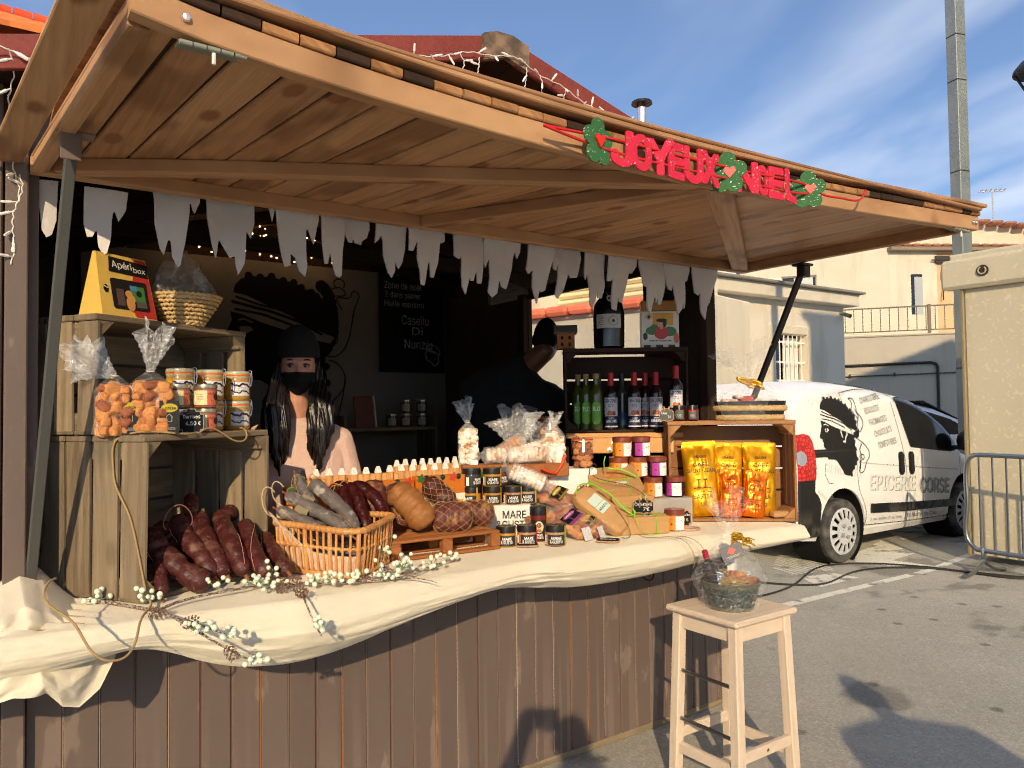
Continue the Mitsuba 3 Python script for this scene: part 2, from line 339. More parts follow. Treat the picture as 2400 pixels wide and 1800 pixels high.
# roof, verge boards, ridge cap
red = C('#7d3730')
def spk_fn(p, n, uv):
    s = fbm(p.x*6, p.y*6, p.z*6, 3); a, b, r = voronoi(p.x*120+p.y*60, p.z*120)
    return mix(C('#6f2e29'), C('#8d453c'), s)*(0.88+0.2*r)
scene['red_metal'] = {'type': 'twosided', 'inner': {'type': 'principled', 'base_color': proc(spk_fn), 'roughness': 0.55, 'specular': 0.35}}
for sgn, xe in ((-1, -1.15), (1, 3.55)):
    a = np.array([RX, 0, RZ]); b = np.array([xe, 0, roofz(xe)])
    for name, y0, y1, dz, th in (('roof_panel', -.19, 3.3, -.012, .03),):
        q = [(a[0], y0, a[2]+dz), (b[0], y0, b[2]+dz), (b[0], y1, b[2]+dz), (a[0], y1, a[2]+dz)]
        v = np.array(q+[(x, y, z-th) for x, y, z in q]); f = np.array([[0, 1, 2], [0, 2, 3], [4, 6, 5], [4, 7, 6], [0, 4, 5], [0, 5, 1], [1, 5, 6], [1, 6, 2], [2, 6, 7], [2, 7, 3], [3, 7, 4], [3, 4, 0]])
        put(name, (v, f), 'red_metal', chalet)
        # boards under the roof
        for j in range(24):
            x0 = RX+(xe-RX)*j/24; x1 = RX+(xe-RX)*(j+.97)/24
            z0, z1 = roofz(x0)-.046, roofz(x1)-.046
            q2 = [(x0, -.17, z0), (x1, -.17, z1), (x1, 3.28, z1), (x0, 3.28, z0)]
            vv = np.array(q2+[(x, y, z-.016) for x, y, z in q2])
            wood('roof_board', (vv, f), 'wood_dark', chalet, 1)
    d = (b-a)/np.linalg.norm(b-a)
    L = np.linalg.norm(b-a)
    for (o, h, w) in ((-.033, .066, .012), (-.083, .034, .02)):
        up = np.cross(d, [0, 1, 0]); up = up if up[2] > 0 else -up
        put('verge_board', box((L-.075, w, h), a+d*(.07+L/2-.035)+up*(o)+[0, -.2-w/2+.006, 0], .003, R=frame(d, up)), 'red_metal', chalet)
def cap_fn(p, n, uv): return mix(C('#55493f'), C('#8b7360'), smoothstep(.35, .65, fbm(p.x*14, p.y*14, p.z*14, 4)))
scene['cap_metal'] = {'type': 'twosided', 'inner': {'type': 'principled', 'base_color': proc(cap_fn), 'roughness': 0.6, 'specular': 0.3}}
cw = .11
capv = [(RX-cw, roofz(RX-cw)+.003), (RX-.05, RZ-.004), (RX+.03, RZ-.002), (RX+cw, roofz(RX+cw)+.003), (RX+cw, roofz(RX+cw)-.105), (RX, RZ-.10), (RX-cw, roofz(RX-cw)-.105)]
v, f = extrude(Polygon(capv), .025)
put('ridge_cap', (v @ np.array([[1, 0, 0], [0, 0, 1], [0, 1, 0]])+[0, -.226, 0], f), 'cap_metal', chalet)
# inside: floor, walls, rafters
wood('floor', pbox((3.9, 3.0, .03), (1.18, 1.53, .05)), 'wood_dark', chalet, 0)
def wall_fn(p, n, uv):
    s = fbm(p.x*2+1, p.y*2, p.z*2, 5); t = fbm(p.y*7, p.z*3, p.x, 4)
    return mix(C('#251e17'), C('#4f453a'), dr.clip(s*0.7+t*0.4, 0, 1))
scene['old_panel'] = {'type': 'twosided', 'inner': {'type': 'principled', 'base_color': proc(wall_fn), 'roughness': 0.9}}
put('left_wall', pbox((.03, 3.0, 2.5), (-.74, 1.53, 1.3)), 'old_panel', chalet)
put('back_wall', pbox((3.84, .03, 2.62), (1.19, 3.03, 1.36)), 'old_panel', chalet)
for j in range(39):
    x = -.7+j*.1
    h = roofz(x+.05)-.08-2.67
    if h > .02: wood('back_gable_board', pbox((.096, .025, h), (x+.05, 3.04, 2.67+h/2)), 'wood_dark', chalet, 2)
# right side wall with the window: y .60..1.78, z 1.05..2.385, and the slot above it
for (y0, y1, z0, z1) in ((.14, .60, .06, 2.64), (1.78, 3.0, .06, 2.40), (.60, 1.78, .06, 1.38), (.60, 1.78, 2.385, 2.465), (2.32, 3.0, 2.40, 2.64)):
    put('right_wall', pbox((.03, y1-y0, z1-z0), (3.105, (y0+y1)/2, (z0+z1)/2)), 'old_panel', chalet)
wood('window_post', box((.06, .07, 1.4), (3.075, 1.82, 1.72), .003), 'wood_dark', chalet, 2)
for y in (.4, 1.2, 2.0, 2.8):
    for sgn, xe in ((-1, -.9), (1, 3.3)):
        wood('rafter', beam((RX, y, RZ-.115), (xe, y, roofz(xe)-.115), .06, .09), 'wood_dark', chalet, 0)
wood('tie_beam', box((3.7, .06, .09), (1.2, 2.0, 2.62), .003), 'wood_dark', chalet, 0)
# counter shelf carrying the goods
wood('counter_shelf', box((3.14, .66, .025), (1.40, .015, .996), .003), 'wood_pine', chalet, 0)

# ------------------------------------------------------------------ the hatch flap, propped open
AWN = dict(BL=np.array([-.10, -.01, 2.315]), BR=np.array([3.25, -.01, 2.315]), FL=np.array([0.007, -1.2, 2.332]), FR=np.array([3.345, -1.2, 2.335]))
def aw(s, t, h=0.0):
    """a point of the flap: s along its width, t from the hinge to the front edge, h above the undersides of its beams; the front sags."""
    p = (AWN['BL']*(1-s)+AWN['BR']*s)*(1-t)+(AWN['FL']*(1-s)+AWN['FR']*s)*t
    sag = 0.078*np.sin(math.pi*min(max(s, 0), 1)**0.72)*t
    return p+np.array([0, 0, h-sag])
def awbar(s0, t0, s1, t1, w, h0, h1, n=16):
    """a bar that follows the flap between two places, w wide, from h0 to h1."""
    V = []
    A, B = aw(s0, t0), aw(s1, t1); d = B-A; d[2] = 0; d /= np.linalg.norm(d); sd = np.array([-d[1], d[0], 0])
    c = .003
    for k in range(n+1):
        u = k/n; p = aw(s0+(s1-s0)*u, t0+(t1-t0)*u); hw = w/2
        for o, hh in ((-hw, h0+c), (-hw+c, h0), (hw-c, h0), (hw, h0+c), (hw, h1-c), (hw-c, h1), (-hw+c, h1), (-hw, h1-c)): V.append(p+sd*o+[0, 0, hh])
    m = 8; F = []
    for k in range(n):
        for j in range(m): a, b = k*m+j, k*m+(j+1) % m; F += [[a, b, b+m], [a, b+m, a+m]]
    for base, fl in ((0, 1), (n*m, 0)):
        for j in range(1, m-1): F.append([base, base+j+1, base+j] if fl else [base, base+j, base+j+1])
    return np.array(V), np.array(F)
flap = thing('hatch_flap', 'pine hatch flap propped open as a canopy over the counter', 'canopy')
NP = 29
for k in range(NP):
    s0, s1 = (k+.02)/NP, (k+.98)/NP
    wood('ceiling_plank', awbar((s0+s1)/2, .01, (s0+s1)/2, .985, (s1-s0)*3.3, .046, .060, 6), 'wood_pine', flap, 1)
wood('plank_tongue', cat([awbar(k/NP, .012, k/NP, .98, .03, .0535, .0585, 4) for k in range(1, NP)]), 'wood_dark', flap, 1)
def wbar(name, *a, mat='wood_pine', n=16):
    m = awbar(*a, n=n); d = m[0][-8]-m[0][0]
    wood(name, m, mat, flap, d)
wbar('front_beam', 0.0, .978, 1.0, .978, .042, .0, .0605, n=24)
wbar('back_beam', .0, .018, 1.0, .018, .045, .0, .046, n=8)
wbar('end_beam', .007, .04, .007, .955, .04, .0, .046, n=4)
wbar('end_beam', .993, .04, .993, .955, .04, .0, .046, n=4)
wbar('brace', .022, .035, .483, .955, .06, .004, .045)
wbar('brace', .978, .035, .507, .955, .085, .005, .044)
wbar('brace', .40, .037, .493, .955, .062, .002, .0445)
for k in range(42):     # the dark sawn ends of the covering boards
    a, b = (k+.03)/42, (k+.97)/42
    m = awbar(a, .985, b, .985, .04+rng.uniform(-.004, .004), .0615, .083, 2)
    wood('board_end', m, 'wood_crate' if rng.random() < .6 else 'wood_dark', flap, 1)
wbar('cover_sheet', -.004, .5, 1.004, .5, 1.24, .0845, .096, n=24)
wbar('front_cap', -.006, .998, 1.006, .998, .05, .0965, .112, n=24)
wood('side_sheet', awbar(-.019, .02, -.019, .995, .085, .022, .034, 4), 'wood_pine', flap, 1)
for s in (.045, .96):
    put('hinge', box((.13, .036, .004), aw(s, .972, -.003)), 'vc_satin', flap, False, C('#6f7468'))
    for j in range(5): put('hinge_knuckle', mv(lathe([(0, 0), (.0055, 0), (.0055, .023), (0, .023)], 10), aw(s, .988, -.006)+[-.065+j*.026, 0, 0], R=roty(math.pi/2)), 'vc_satin', flap, 40, C('#868a7c'))
    put('hinge_screw', tube([aw(s, .985, -.004), aw(s, .985, -.034)], .004, 7), 'vc_satin', flap, 40, C('#d9d5c8'))
for k, (s, t) in enumerate(((.028, .998), (.982, .999), (.99, .999))):
    put('bolt', mv(lathe([(0, 0), (.009, 0), (.007, .005), (0, .006)], 10), aw(s, t, .03)+[0, -.002, 0], R=rotx(math.pi/2)), 'steel', flap, 40)
# the two props
lp = thing('metal_prop', 'long grey steel prop holding the left end of the hatch flap', 'prop')
put('bar', beam((-.022, -.43, 2.31), (-.092, .0, 1.02), .028, .018), 'vc_satin', lp, False, C('#4d4e4b'))
put('bracket', cat(box((.09, .06, .006), (-.014, -.43, 2.326)), box((.05, .006, .08), (-.027, -.46, 2.29)), box((.006, .05, .05), (-.048, -.435, 2.303))), 'vc_satin', lp, False, C('#6b5b52'))
rp = thing('metal_prop', 'dark brown steel prop holding the right end of the hatch flap', 'prop')
put('bar', beam((3.262, -.385, 2.29), (3.36, .02, 1.62), .032, .02), 'vc_satin', rp, False, C('#2b211e'))
put('bracket', cat(box((.085, .07, .012), (3.262, -.38, 2.306)), box((.055, .05, .06), (3.262, -.385, 2.272), .006)), 'vc_satin', rp, False, C('#201a1b'))

# ------------------------------------------------------------------ felt icicles under the hinge
ICE = [[-96,2313,-20,2320,-24,2259,-26,2190,-38,2144,-52,2135,-63,2156,-71,2252,-78,2258,-96,2258],[46,2316,176,2308,171,2251,151,2213,137,2257,131,2220,128,2154,117,2107,108,2099,95,2125,91,2192,77,2158,64,2156,54,2200],[215,2367,243,2333,253,2360,260,2304,261,2226,279,2144,291,2122,299,2162,306,2179,313,2164,318,2117,333,2084,340,2087,353,2163,365,2271,365,2335,377,2278,382,2268,398,2308,405,2366],[428,2369,431,2264,444,2173,457,2126,464,2181,470,2195,496,2146,506,2131,517,2137,520,2182,525,2111,533,2073,552,2113,556,2197,560,2242,574,2207,587,2262,590,2364],[629,2364,657,2283,666,2347,677,2280,691,2190,705,2120,725,2127,728,2177,746,2161,757,2110,775,2089,784,2124,782,2264,788,2276,811,2215,824,2299,827,2376],[836,2270,840,2215,847,2176,855,2145,866,2146,874,2199,885,2165,905,2107,920,2101,929,2109,928,2207,935,2283],[937,2283,953,2238,964,2237,967,2283,974,2238,997,2231,1000,2283,1002,2245,1020,2259,1034,2295],[1069,2295,1066,2249,1083,2266,1096,2291,1104,2265,1108,2199,1124,2139,1137,2118,1152,2145,1155,2192,1159,2214,1163,2170,1169,2157,1184,2183,1196,2236,1198,2291],[1203,2292,1204,2231,1220,2231,1240,2284,1244,2201,1261,2155,1267,2100,1285,2099,1292,2134,1299,2191,1309,2198,1319,2137,1333,2136,1350,2200,1355,2290,1364,2281,1378,2290],[1421,2290,1416,2231,1439,2220,1451,2248,1446,2155,1453,2103,1472,2074,1484,2132,1488,2165,1495,2133,1511,2134,1527,2189,1538,2126,1558,2128,1580,2295],[1584,2292,1583,2221,1591,2202,1612,2265,1606,2156,1592,2094,1609,2071,1630,2090,1647,2166,1655,2119,1675,2110,1718,2207,1736,2292,1757,2259,1774,2289],[1813,2286,1807,2215,1820,2195,1839,2218,1841,2134,1857,2061,1875,2130,1884,2116,1902,2125,1926,2226,1945,2286],[1950,2290,1953,2229,1971,2223,1991,2283,1980,2188,1967,2108,1987,2095,2015,2133,2040,2219,2054,2195,2082,2197,2112,2288],[2150,2285,2144,2217,2148,2196,2168,2234,2172,2160,2165,2078,2184,2061,2210,2104,2230,2158,2229,2113,2249,2114,2276,2176,2280,2290],[2286,2291,2286,2200,2306,2202,2322,2233,2315,2142,2308,2065,2333,2059,2356,2129,2366,2153,2360,2107,2386,2101,2424,2188,2436,2259,2457,2253,2485,2291],[2501,2289,2515,2196,2536,2190,2545,2096,2571,2055,2589,2123,2595,2155,2616,2117,2629,2181,2638,2110,2661,2112,2686,2202,2688,2294],[2694,2291,2714,2196,2731,2189,2744,2239,2747,2142,2756,2062,2786,2096,2793,2137,2804,2097,2830,2197,2837,2247,2861,2249,2887,2301],[2898,2298,2926,2196,2949,2181,2962,2207,2959,2090,2976,2050,3003,2127,3022,2145,3049,2214,3083,2293]]
ic = thing('felt_icicle_garland', 'white felt icicle garland hanging along the hinge of the hatch flap', 'garland')
for k, a in enumerate(ICE):
    p = [(x/1000, z/1000) for x, z in zip(a[::2], a[1::2])]
    p = [(p[0][0], 2.36)]+p+[(p[-1][0], 2.36)]
    g = Polygon(p).buffer(0).buffer(.004).buffer(-.003)
    if g.geom_type != 'Polygon': g = max(g.geoms, key=lambda q: q.area)
    v, f = flat2(g.simplify(.0015), .035)
    # a quilted felt sheet with real thickness, swinging a little
    y = .035+.012*np.sin(v[:, 0]*23+k)+.010*np.sin(v[:, 1]*17+k*2)
    top = np.c_[v[:, 0], y-.004, v[:, 1]]; bot = np.c_[v[:, 0], y+.004, v[:, 1]]
    e = f[:, [0, 1, 1, 2, 2, 0]].reshape(-1, 2); es = np.sort(e, 1); un, idx, cnt = np.unique(es, axis=0, return_index=True, return_counts=True)
    rim = e[idx[cnt == 1]]; n = len(v)
    ff = np.vstack([f, f[:, ::-1]+n, np.c_[rim[:, 1], rim[:, 0], rim[:, 0]+n], np.c_[rim[:, 1], rim[:, 0]+n, rim[:, 1]+n]])
    put('icicle', (np.vstack([top, bot]), ff), 'vc_matte', ic, 50, C('#cbc8c6'))
# ------------------------------------------------------------------ vans: a lofted body with real wheel arches
def loft_body(stn, yc, hw, nz=17):
    """stn: rows of (x, z_bottom, z_top, width factor); a closed skin whose sides lean in above the belt line."""
    S = np.array(stn, float); xs = S[:, 0]
    def half(x, z):
        zt = np.interp(x, xs, S[:, 2]); wf = np.interp(x, xs, S[:, 3])
        w = hw*wf*(1-.03*np.clip((.62-z)/.4, 0, 1)**2)
        w = w-np.clip(z-.98, 0, 9)*.115*wf
        return w
    V = []; m = 2*nz
    for x, zb, zt, wf in S:
        r = min(.16, (zt-zb)*.3); row = []
        t = np.linspace(0, 1, nz)
        zz = zb+(zt-zb)*t**.9
        for q in range(nz):
            z = zz[q]; w = half(x, z); e = np.clip((z-(zt-r))/r, 0, 1)
            b = np.clip(((zb+.10)-z)/.10, 0, 1)
            w = w*(1-.30*e**2.2-.05*b**2) if q < nz-1 else w*.55
            row.append((w, z))
        V += [(x, yc-w, z) for w, z in row]+[(x, yc+w, z) for w, z in row[::-1]]
    n = len(S); F = []
    for k in range(n-1):
        for j in range(m): a, b = k*m+j, k*m+(j+1) % m; F += [[a, a+m, b+m], [a, b+m, b]]
    c0, c1 = len(V), len(V)+1
    V += [tuple(np.mean(V[:m], 0)), tuple(np.mean(V[(n-1)*m:n*m], 0))]
    for j in range(m): F += [[c0, j, (j+1) % m], [c1, (n-1)*m+(j+1) % m, (n-1)*m+j]]
    F = np.array(F)
    t = trimesh.Trimesh(np.array(V), F, process=False)
    if t.volume < 0: F = F[:, ::-1]
    def side(x, z):
        """y of the skin on the near side."""
        S_ = S; zb = np.interp(x, xs, S_[:, 1]); zt = np.interp(x, xs, S_[:, 2])
        r = np.minimum(.16, (zt-zb)*.3); e = np.clip((z-(zt-r))/r, 0, 1); b = np.clip(((zb+.10)-z)/.10, 0, 1)
        return yc-half(x, z)*(1-.30*e**2.2-.05*b**2)
    return (np.array(V), F), side
def man(m):
    v, f = vf(m); t = trimesh.Trimesh(v, f, process=False); t.merge_vertices(digits_vertex=6); f = t.faces
    f = f[(f[:, 0] != f[:, 1]) & (f[:, 1] != f[:, 2]) & (f[:, 2] != f[:, 0])]
    if trimesh.Trimesh(t.vertices, f, process=False).volume < 0: f = f[:, ::-1]
    r = m3.Manifold(m3.Mesh(np.asarray(t.vertices, np.float32), np.asarray(f, np.uint32)))
    if r.is_empty(): raise ValueError('not a closed mesh: '+str(r.status()))
    return r
def drape(m, side, off=.004):
    """lay a mesh given in (x, z, thickness) on the van's near side."""
    v, f = vf(m); return np.stack([v[:, 0], side(v[:, 0], v[:, 1])-off-v[:, 2], v[:, 1]], 1), f
def poly_on(pts, side, off, ml=.07):
    P_ = pts if hasattr(pts, 'area') else Polygon(pts)
    return drape(flat2(P_, ml), side, off)
def stroke(pts, w): return LineString(pts).buffer(w/2, cap_style=1, resolution=3)
def wheel(parent, x, y, z, R, wid, face=-1):
    t = put('tyre', mv(lathe([(R*.72, -wid/2), (R*.93, -wid/2), (R*.985, -wid*.42), (R, -wid*.3), (R, -wid*.1), (R*.985, -wid*.09), (R*.985, -wid*.05), (R, -wid*.04), (R, wid*.04), (R*.985, wid*.05), (R*.985, wid*.09), (R, wid*.1), (R, wid*.3), (R*.985, wid*.42), (R*.93, wid/2), (R*.72, wid/2)], 40), (x, y, z), R=rotx(math.pi/2)), 'tyre', parent, 40)
    hub = Point(0, 0).buffer(R*.74, 24)
    for k in range(14):
        a = k*2*math.pi/14+.2
        s = affinity.rotate(sbox(-R*.045, -R*.11, R*.045, R*.11), math.degrees(a)-90, origin=(0, 0))
        hub = hub.difference(affinity.translate(s, R*.53*math.cos(a), R*.53*math.sin(a)).buffer(R*.018))
    v, f = extrude(hub, .012); rr = np.hypot(v[:, 0], v[:, 1])
    v[:, 2] += .03*np.clip(1-(rr/(R*.74))**2, 0, 1)
    put('hub_cap', mv((v, f), (x, y+face*(wid/2-.012), z), R=np.array([[1, 0, 0], [0, 0, face], [0, 1, 0]]) if face < 0 else rotx(math.pi/2)), 'vc_satin', parent, 30, C('#b9bcc0'))
    put('wheel_nut', cat([mv(lathe([(.02, 0), (.02, .012), (.012, .016), (0, .016)], 8), (x+R*.2*math.cos(a), y+face*(wid/2+.027), z+R*.2*math.sin(a)), R=rotx(math.pi/2)) for a in (.5, 2.07, 3.64, 5.21)]), 'vc_satin', parent, 40, C('#8d9095'))
    put('brake_drum', mv(lathe([(0, -.06), (R*.7, -.06), (R*.7, .05), (0, .05)], 24), (x, y, z), R=rotx(math.pi/2)), 'vc_matte', parent, 40, C('#17181a'))
def tyre_fn(p, n, uv): return mix(C('#2e2f31'), C('#5c5a56'), smoothstep(.35, .75, fbm(p.x*9, p.y*9, p.z*9, 4)))
scene['tyre'] = {'type': 'twosided', 'inner': {'type': 'principled', 'base_color': proc(tyre_fn), 'roughness': 0.8}}
def carw_fn(p, n, uv):
    d = smoothstep(.75, .2, p.z)*(.35+.65*fbm(p.x*5, p.y*5, p.z*7, 4))
    return mix(C('#e4e5e4'), C('#b3ab9c'), d*.55)
scene['car_white'] = {'type': 'twosided', 'inner': {'type': 'principled', 'base_color': proc(carw_fn), 'roughness': 0.22, 'clearcoat': 0.8, 'clearcoat_gloss': 0.9}}
scene['car_glass'] = {'type': 'principled', 'base_color': rgbt(C('#0b0d10')), 'roughness': 0.06, 'specular': 0.7, 'clearcoat': 0.5, 'clearcoat_gloss': 1.0}
def black_fn(p, n, uv): return mix(C('#141518'), C('#5e5a52'), smoothstep(.62, .25, p.z)*smoothstep(.42, .72, fbm(p.x*9, p.y*9, p.z*6, 4)))
scene['car_plastic'] = {'type': 'twosided', 'inner': {'type': 'principled', 'base_color': proc(black_fn), 'roughness': 0.45}}

def rear_lit(p, n, uv):
    a, b, r = voronoi(p.x*26+p.y*15, p.z*26)
    return mix(C('#a01218'), C('#e0353a'), smoothstep(.1, .6, b-a))
scene['red_lens'] = {'type': 'twosided', 'inner': {'type': 'principled', 'base_color': proc(rear_lit), 'roughness': 0.1, 'clearcoat': 1.0, 'clearcoat_gloss': 0.97}}

van = thing('delivery_van', 'white delivery van lettered for a Corsican grocery, black head emblem on its side', 'van')
YC, HW = 2.545, .86
ST = [(6.175, .34, .80, .93), (6.185, .30, 1.42, .955), (6.20, .29, 1.62, .975), (6.235, .28, 1.72, .985), (6.30, .27, 1.79, .993), (6.5, .25, 1.825, 1.0), (6.9, .23, 1.835, 1.0), (7.3, .22, 1.828, 1.0),
      (7.7, .22, 1.80, 1.0), (8.0, .22, 1.775, 1.0), (8.25, .22, 1.735, 1.0), (8.5, .22, 1.67, 1.0), (8.75, .22, 1.575, 1.0), (9.0, .22, 1.45, 1.0), (9.2, .22, 1.315, .995), (9.36, .22, 1.17, .985), (9.45, .22, 1.09, .975), (9.7, .22, 1.02, .955), (9.95, .23, .95, .92), (10.12, .26, .84, .86), (10.2, .30, .66, .80), (10.22, .36, .55, .76)]
body, side = loft_body(ST, YC, HW)
WR = [(6.885, .318), (9.42, .318)]
cut = man(body)
for x, z in WR:
    for sy in (-1, 1):
        c = mv(lathe([(0, 0), (.395, 0), (.395, .34), (0, .34)], 36), (x+.015, YC+sy*(HW-.12), z+.03), R=rotx(math.pi/2)); c = (c[0]+[0, .17, 0], c[1])
        cut = cut-man(c)
v, f = vf(cut)
bk = put('body', (v, f), 'car_white', van, 28)
for x, z in WR:   # dark liners inside the arches
    liner = mv(lathe([(.394, 0), (.394, .33)], 36), (x+.015, YC-HW+.35, z+.03), R=rotx(math.pi/2))
    back = mv(lathe([(0, 0), (.394, 0)], 36), (x+.015, YC-HW+.33, z+.03), R=rotx(math.pi/2))
    put('arch_liner', cat(liner, back), 'vc_matte', van, 40, C('#101113'))
for x, z in WR:
    for sy in (-1, 1):
        w = newkey('wheel', van)
        wheel(w, x, YC+sy*(HW-.085), z, .318, .18, sy)
bump_p = Polygon([(6.19, .30), (6.19, .86), (6.432, .855), (6.422, .74), (6.47, .70), (6.50, .655), (6.52, .60), (6.505, .50), (6.50, .34), (6.48, .30)])
put('rear_bumper', poly_on(bump_p, side, .010, .05), 'car_plastic', van, 40)
put('rear_bumper', box((.16, 1.62, .50), (6.20, YC, .58), .05), 'car_plastic', van, 30)
LP = Polygon([(6.20, .865), (6.20, 1.285), (6.30, 1.295), (6.385, 1.275), (6.42, 1.22), (6.438, 1.13), (6.436, .99), (6.425, .865)]).buffer(.01)
tl = put('tail_light', poly_on(LP, side, .016, .04), 'red_lens', van, 40)
put('reverse_lens', poly_on(Point(6.235, 1.07).buffer(.07, 12).intersection(sbox(6.19, .9, 6.4, 1.3)), side, .020, .03), 'vc_gloss', tl, 40, C('#8e98a8'))
put('tail_light', box((.03, .13, .42), (6.19, YC+HW-.14, 1.08), .01), 'red_lens', van)
for (x0, x1) in ((6.44, 7.145),):
    put('slide_rail', drape(extrude(Polygon([(x0, 1.068), (x0, 1.145), (x1, 1.137), (x1, 1.062)]), .008), side, .002), 'car_plastic', van)
    put('slide_rail', drape(extrude(Polygon([(x0+.01, 1.112), (x0+.01, 1.128), (x1+.02, 1.122), (x1+.02, 1.108)]), .016), side, .002), 'vc_gloss', van, False, C('#22252a'))
bs = Polygon([(7.40, .458), (7.40, .545), (8.12, .505), (8.12, .418)]).buffer(.004)
put('side_strip', drape(extrude(bs, .02), side, .0), 'car_plastic', van)
put('side_strip', drape(extrude(Polygon([(8.135, .417), (8.135, .504), (9.21, .458), (9.16, .39)]).buffer(.004), .02), side, .0), 'car_plastic', van)
GP = Polygon([(8.05, 1.645), (8.20, 1.645), (8.46, 1.60), (8.70, 1.52), (8.95, 1.40), (9.13, 1.28), (9.235, 1.17), (9.235, 1.04), (9.12, 1.03), (8.25, 1.115)]).buffer(-.02).buffer(.02)
put('side_window', poly_on(GP, side, .006, .06), 'car_glass', van, 40)
put('window_seal', poly_on(GP.buffer(.014).difference(GP), side, .005, .06), 'vc_satin', van, 40, C('#1b1c1e'))
def seam(pts, w=.007): return poly_on(stroke(pts, w), side, .003, .08)
put('door_seam', cat([seam(spline(p, 30)) for p in ([(7.287, .337), (7.286, .547), (7.20, .70), (7.166, .871), (7.139, 1.25), (7.06, 1.55), (7.0, 1.70)], [(7.0, 1.70), (7.1, 1.715), (7.9, 1.70), (8.0, 1.66), (8.03, 1.60)],
     [(7.96, 1.60), (8.05, 1.25), (8.105, .95), (8.125, .75), (8.12, .50), (8.07, .305)], [(8.07, .305), (8.7, .29), (9.28, .28)], [(9.30, .285), (9.375, .43), (9.37, .74), (9.34, 1.03)], [(7.29, .337), (7.6, .325), (8.06, .306)])]), 'vc_matte', van, False, C('#4a4b4d'))
put('body_crease', seam(spline([(7.2, .985), (8.0, .91), (9.3, .80)], 30), .012), 'vc_satin', van, False, C('#b9b7b0'))
for x0, x1, zc in ((7.955, 8.085, .935), (8.165, 8.292, .93)):
    hp = LineString([((x0+x1)/2-.0, zc-.075), ((x0+x1)/2, zc+.075)]).buffer(.052)
    h = put('door_handle', drape(extrude(hp, .012), side, .0), 'car_plastic', van)
    put('grip', drape(extrude(hp.buffer(-.02), .022), side, .0), 'vc_gloss', h, False, C('#24262a'))
mr = bump(ball(1, (0, 0, 0), 3, (.10, .085, .115)), 0, 1); mv_ = mr[0]; mv_[:, 0] = np.sign(mv_[:, 0])*np.abs(mv_[:, 0]/.1)**.7*.09
put('wing_mirror', mv(mr, (9.24, YC-HW-.11, 1.14)), 'car_plastic', van, True)
put('mirror_arm', box((.09, .10, .05), (9.25, YC-HW-.02, 1.06), .012), 'car_plastic', van)
put('sill', drape(extrude(Polygon([(7.29, .235), (7.29, .30), (9.1, .265), (9.1, .225)]), .006), side, .0), 'car_white', van)
put('number_sticker', poly_on(Polygon([(6.465, .735), (6.475, .757), (6.618, .672), (6.608, .645)]), side, .004, .05), 'vc_satin', van, False, C('#d9d2c8'))
# windscreen and other glazing
def glassbox(x0, z0, x1, z1, w): 
    d = np.array([x1-x0, 0, z1-z0]); L = np.linalg.norm(d)
    return box((L, w, .012), ((x0+x1)/2, YC, (z0+z1)/2), .004, R=frame(d, (.5, 0, 1)))
put('windscreen', glassbox(8.62, 1.642, 9.36, 1.19, 1.12), 'car_glass', van)
# emblem and lettering on the side
VG = dict(head=[(6638,1541),(6648,1583),(6679,1620),(6722,1644),(6786,1640),(6850,1650),(6918,1631),(6979,1624),(7022,1599),(7083,1574),(7108,1542),(7156,1522),(7177,1490),(7212,1464),(7207,1439),(7232,1400),(7212,1369),(7229,1337),(7203,1281),(7162,1256),(7163,1200),(7171,1123),(7177,1022),(7139,980),(7102,938),(7058,871),(7009,859),(6934,879),(6903,924),(6872,957),(6821,1014),(6779,1035),(6674,1040),(6651,1090),(6658,1144),(6633,1158),(6622,1185),(6638,1206),(6613,1219),(6621,1241),(6582,1254),(6581,1278),(6610,1328),(6631,1382),(6624,1413)], band=[(6638,1541),(6717,1524),(6842,1470),(6970,1418),(7099,1350),(7225,1304),(7196,1264),(7118,1279),(7052,1301),(6922,1336),(6795,1373),(6691,1412),(6625,1428)], bl1=[(6635,1486),(6756,1459),(6841,1443),(7012,1390),(7142,1320)], bl2=[(6650,1443),(6797,1422),(6924,1382),(7032,1342)], bl3=[(6653,1516),(6778,1478),(6895,1457)], ear=[(6966,1256),(6947,1301),(6961,1337),(7010,1349),(7053,1323),(7051,1279),(7016,1242),(7003,1205),(6971,1209)], eye=[(6671,1345),(6730,1350),(6750,1327),(6707,1304),(6674,1314)], brow=[(6668,1382),(6694,1390),(6742,1371)], rib1=[(7225,1304),(7300,1297),(7361,1359),(7368,1411),(7331,1462),(7276,1502),(7272,1566),(7237,1636),(7185,1651),(7151,1643),(7191,1623),(7204,1573),(7180,1535),(7229,1477),(7284,1438),(7270,1387),(7244,1324)], rib2=[(7173,1250),(7250,1216),(7340,1168),(7411,1101),(7407,1037),(7342,989),(7285,890),(7234,876),(7201,894),(7210,945),(7245,1006),(7224,1045),(7255,1069),(7300,1061),(7310,1028),(7275,1010),(7246,1044)])
VG = {k: [(x/1000, z/1000) for x, z in p] for k, p in VG.items()}
head, bandana = Polygon(VG['head']).buffer(0), Polygon(VG['band']).buffer(0)
curls = unary_union([Point(x, z).buffer(.022, 4) for x, z in VG['head'][3:26]])
ear = LineString(VG['ear']).buffer(.010)
headp = head.union(curls).difference(bandana).difference(Polygon(VG['eye'])).difference(stroke(VG['brow'], .010)).difference(ear)
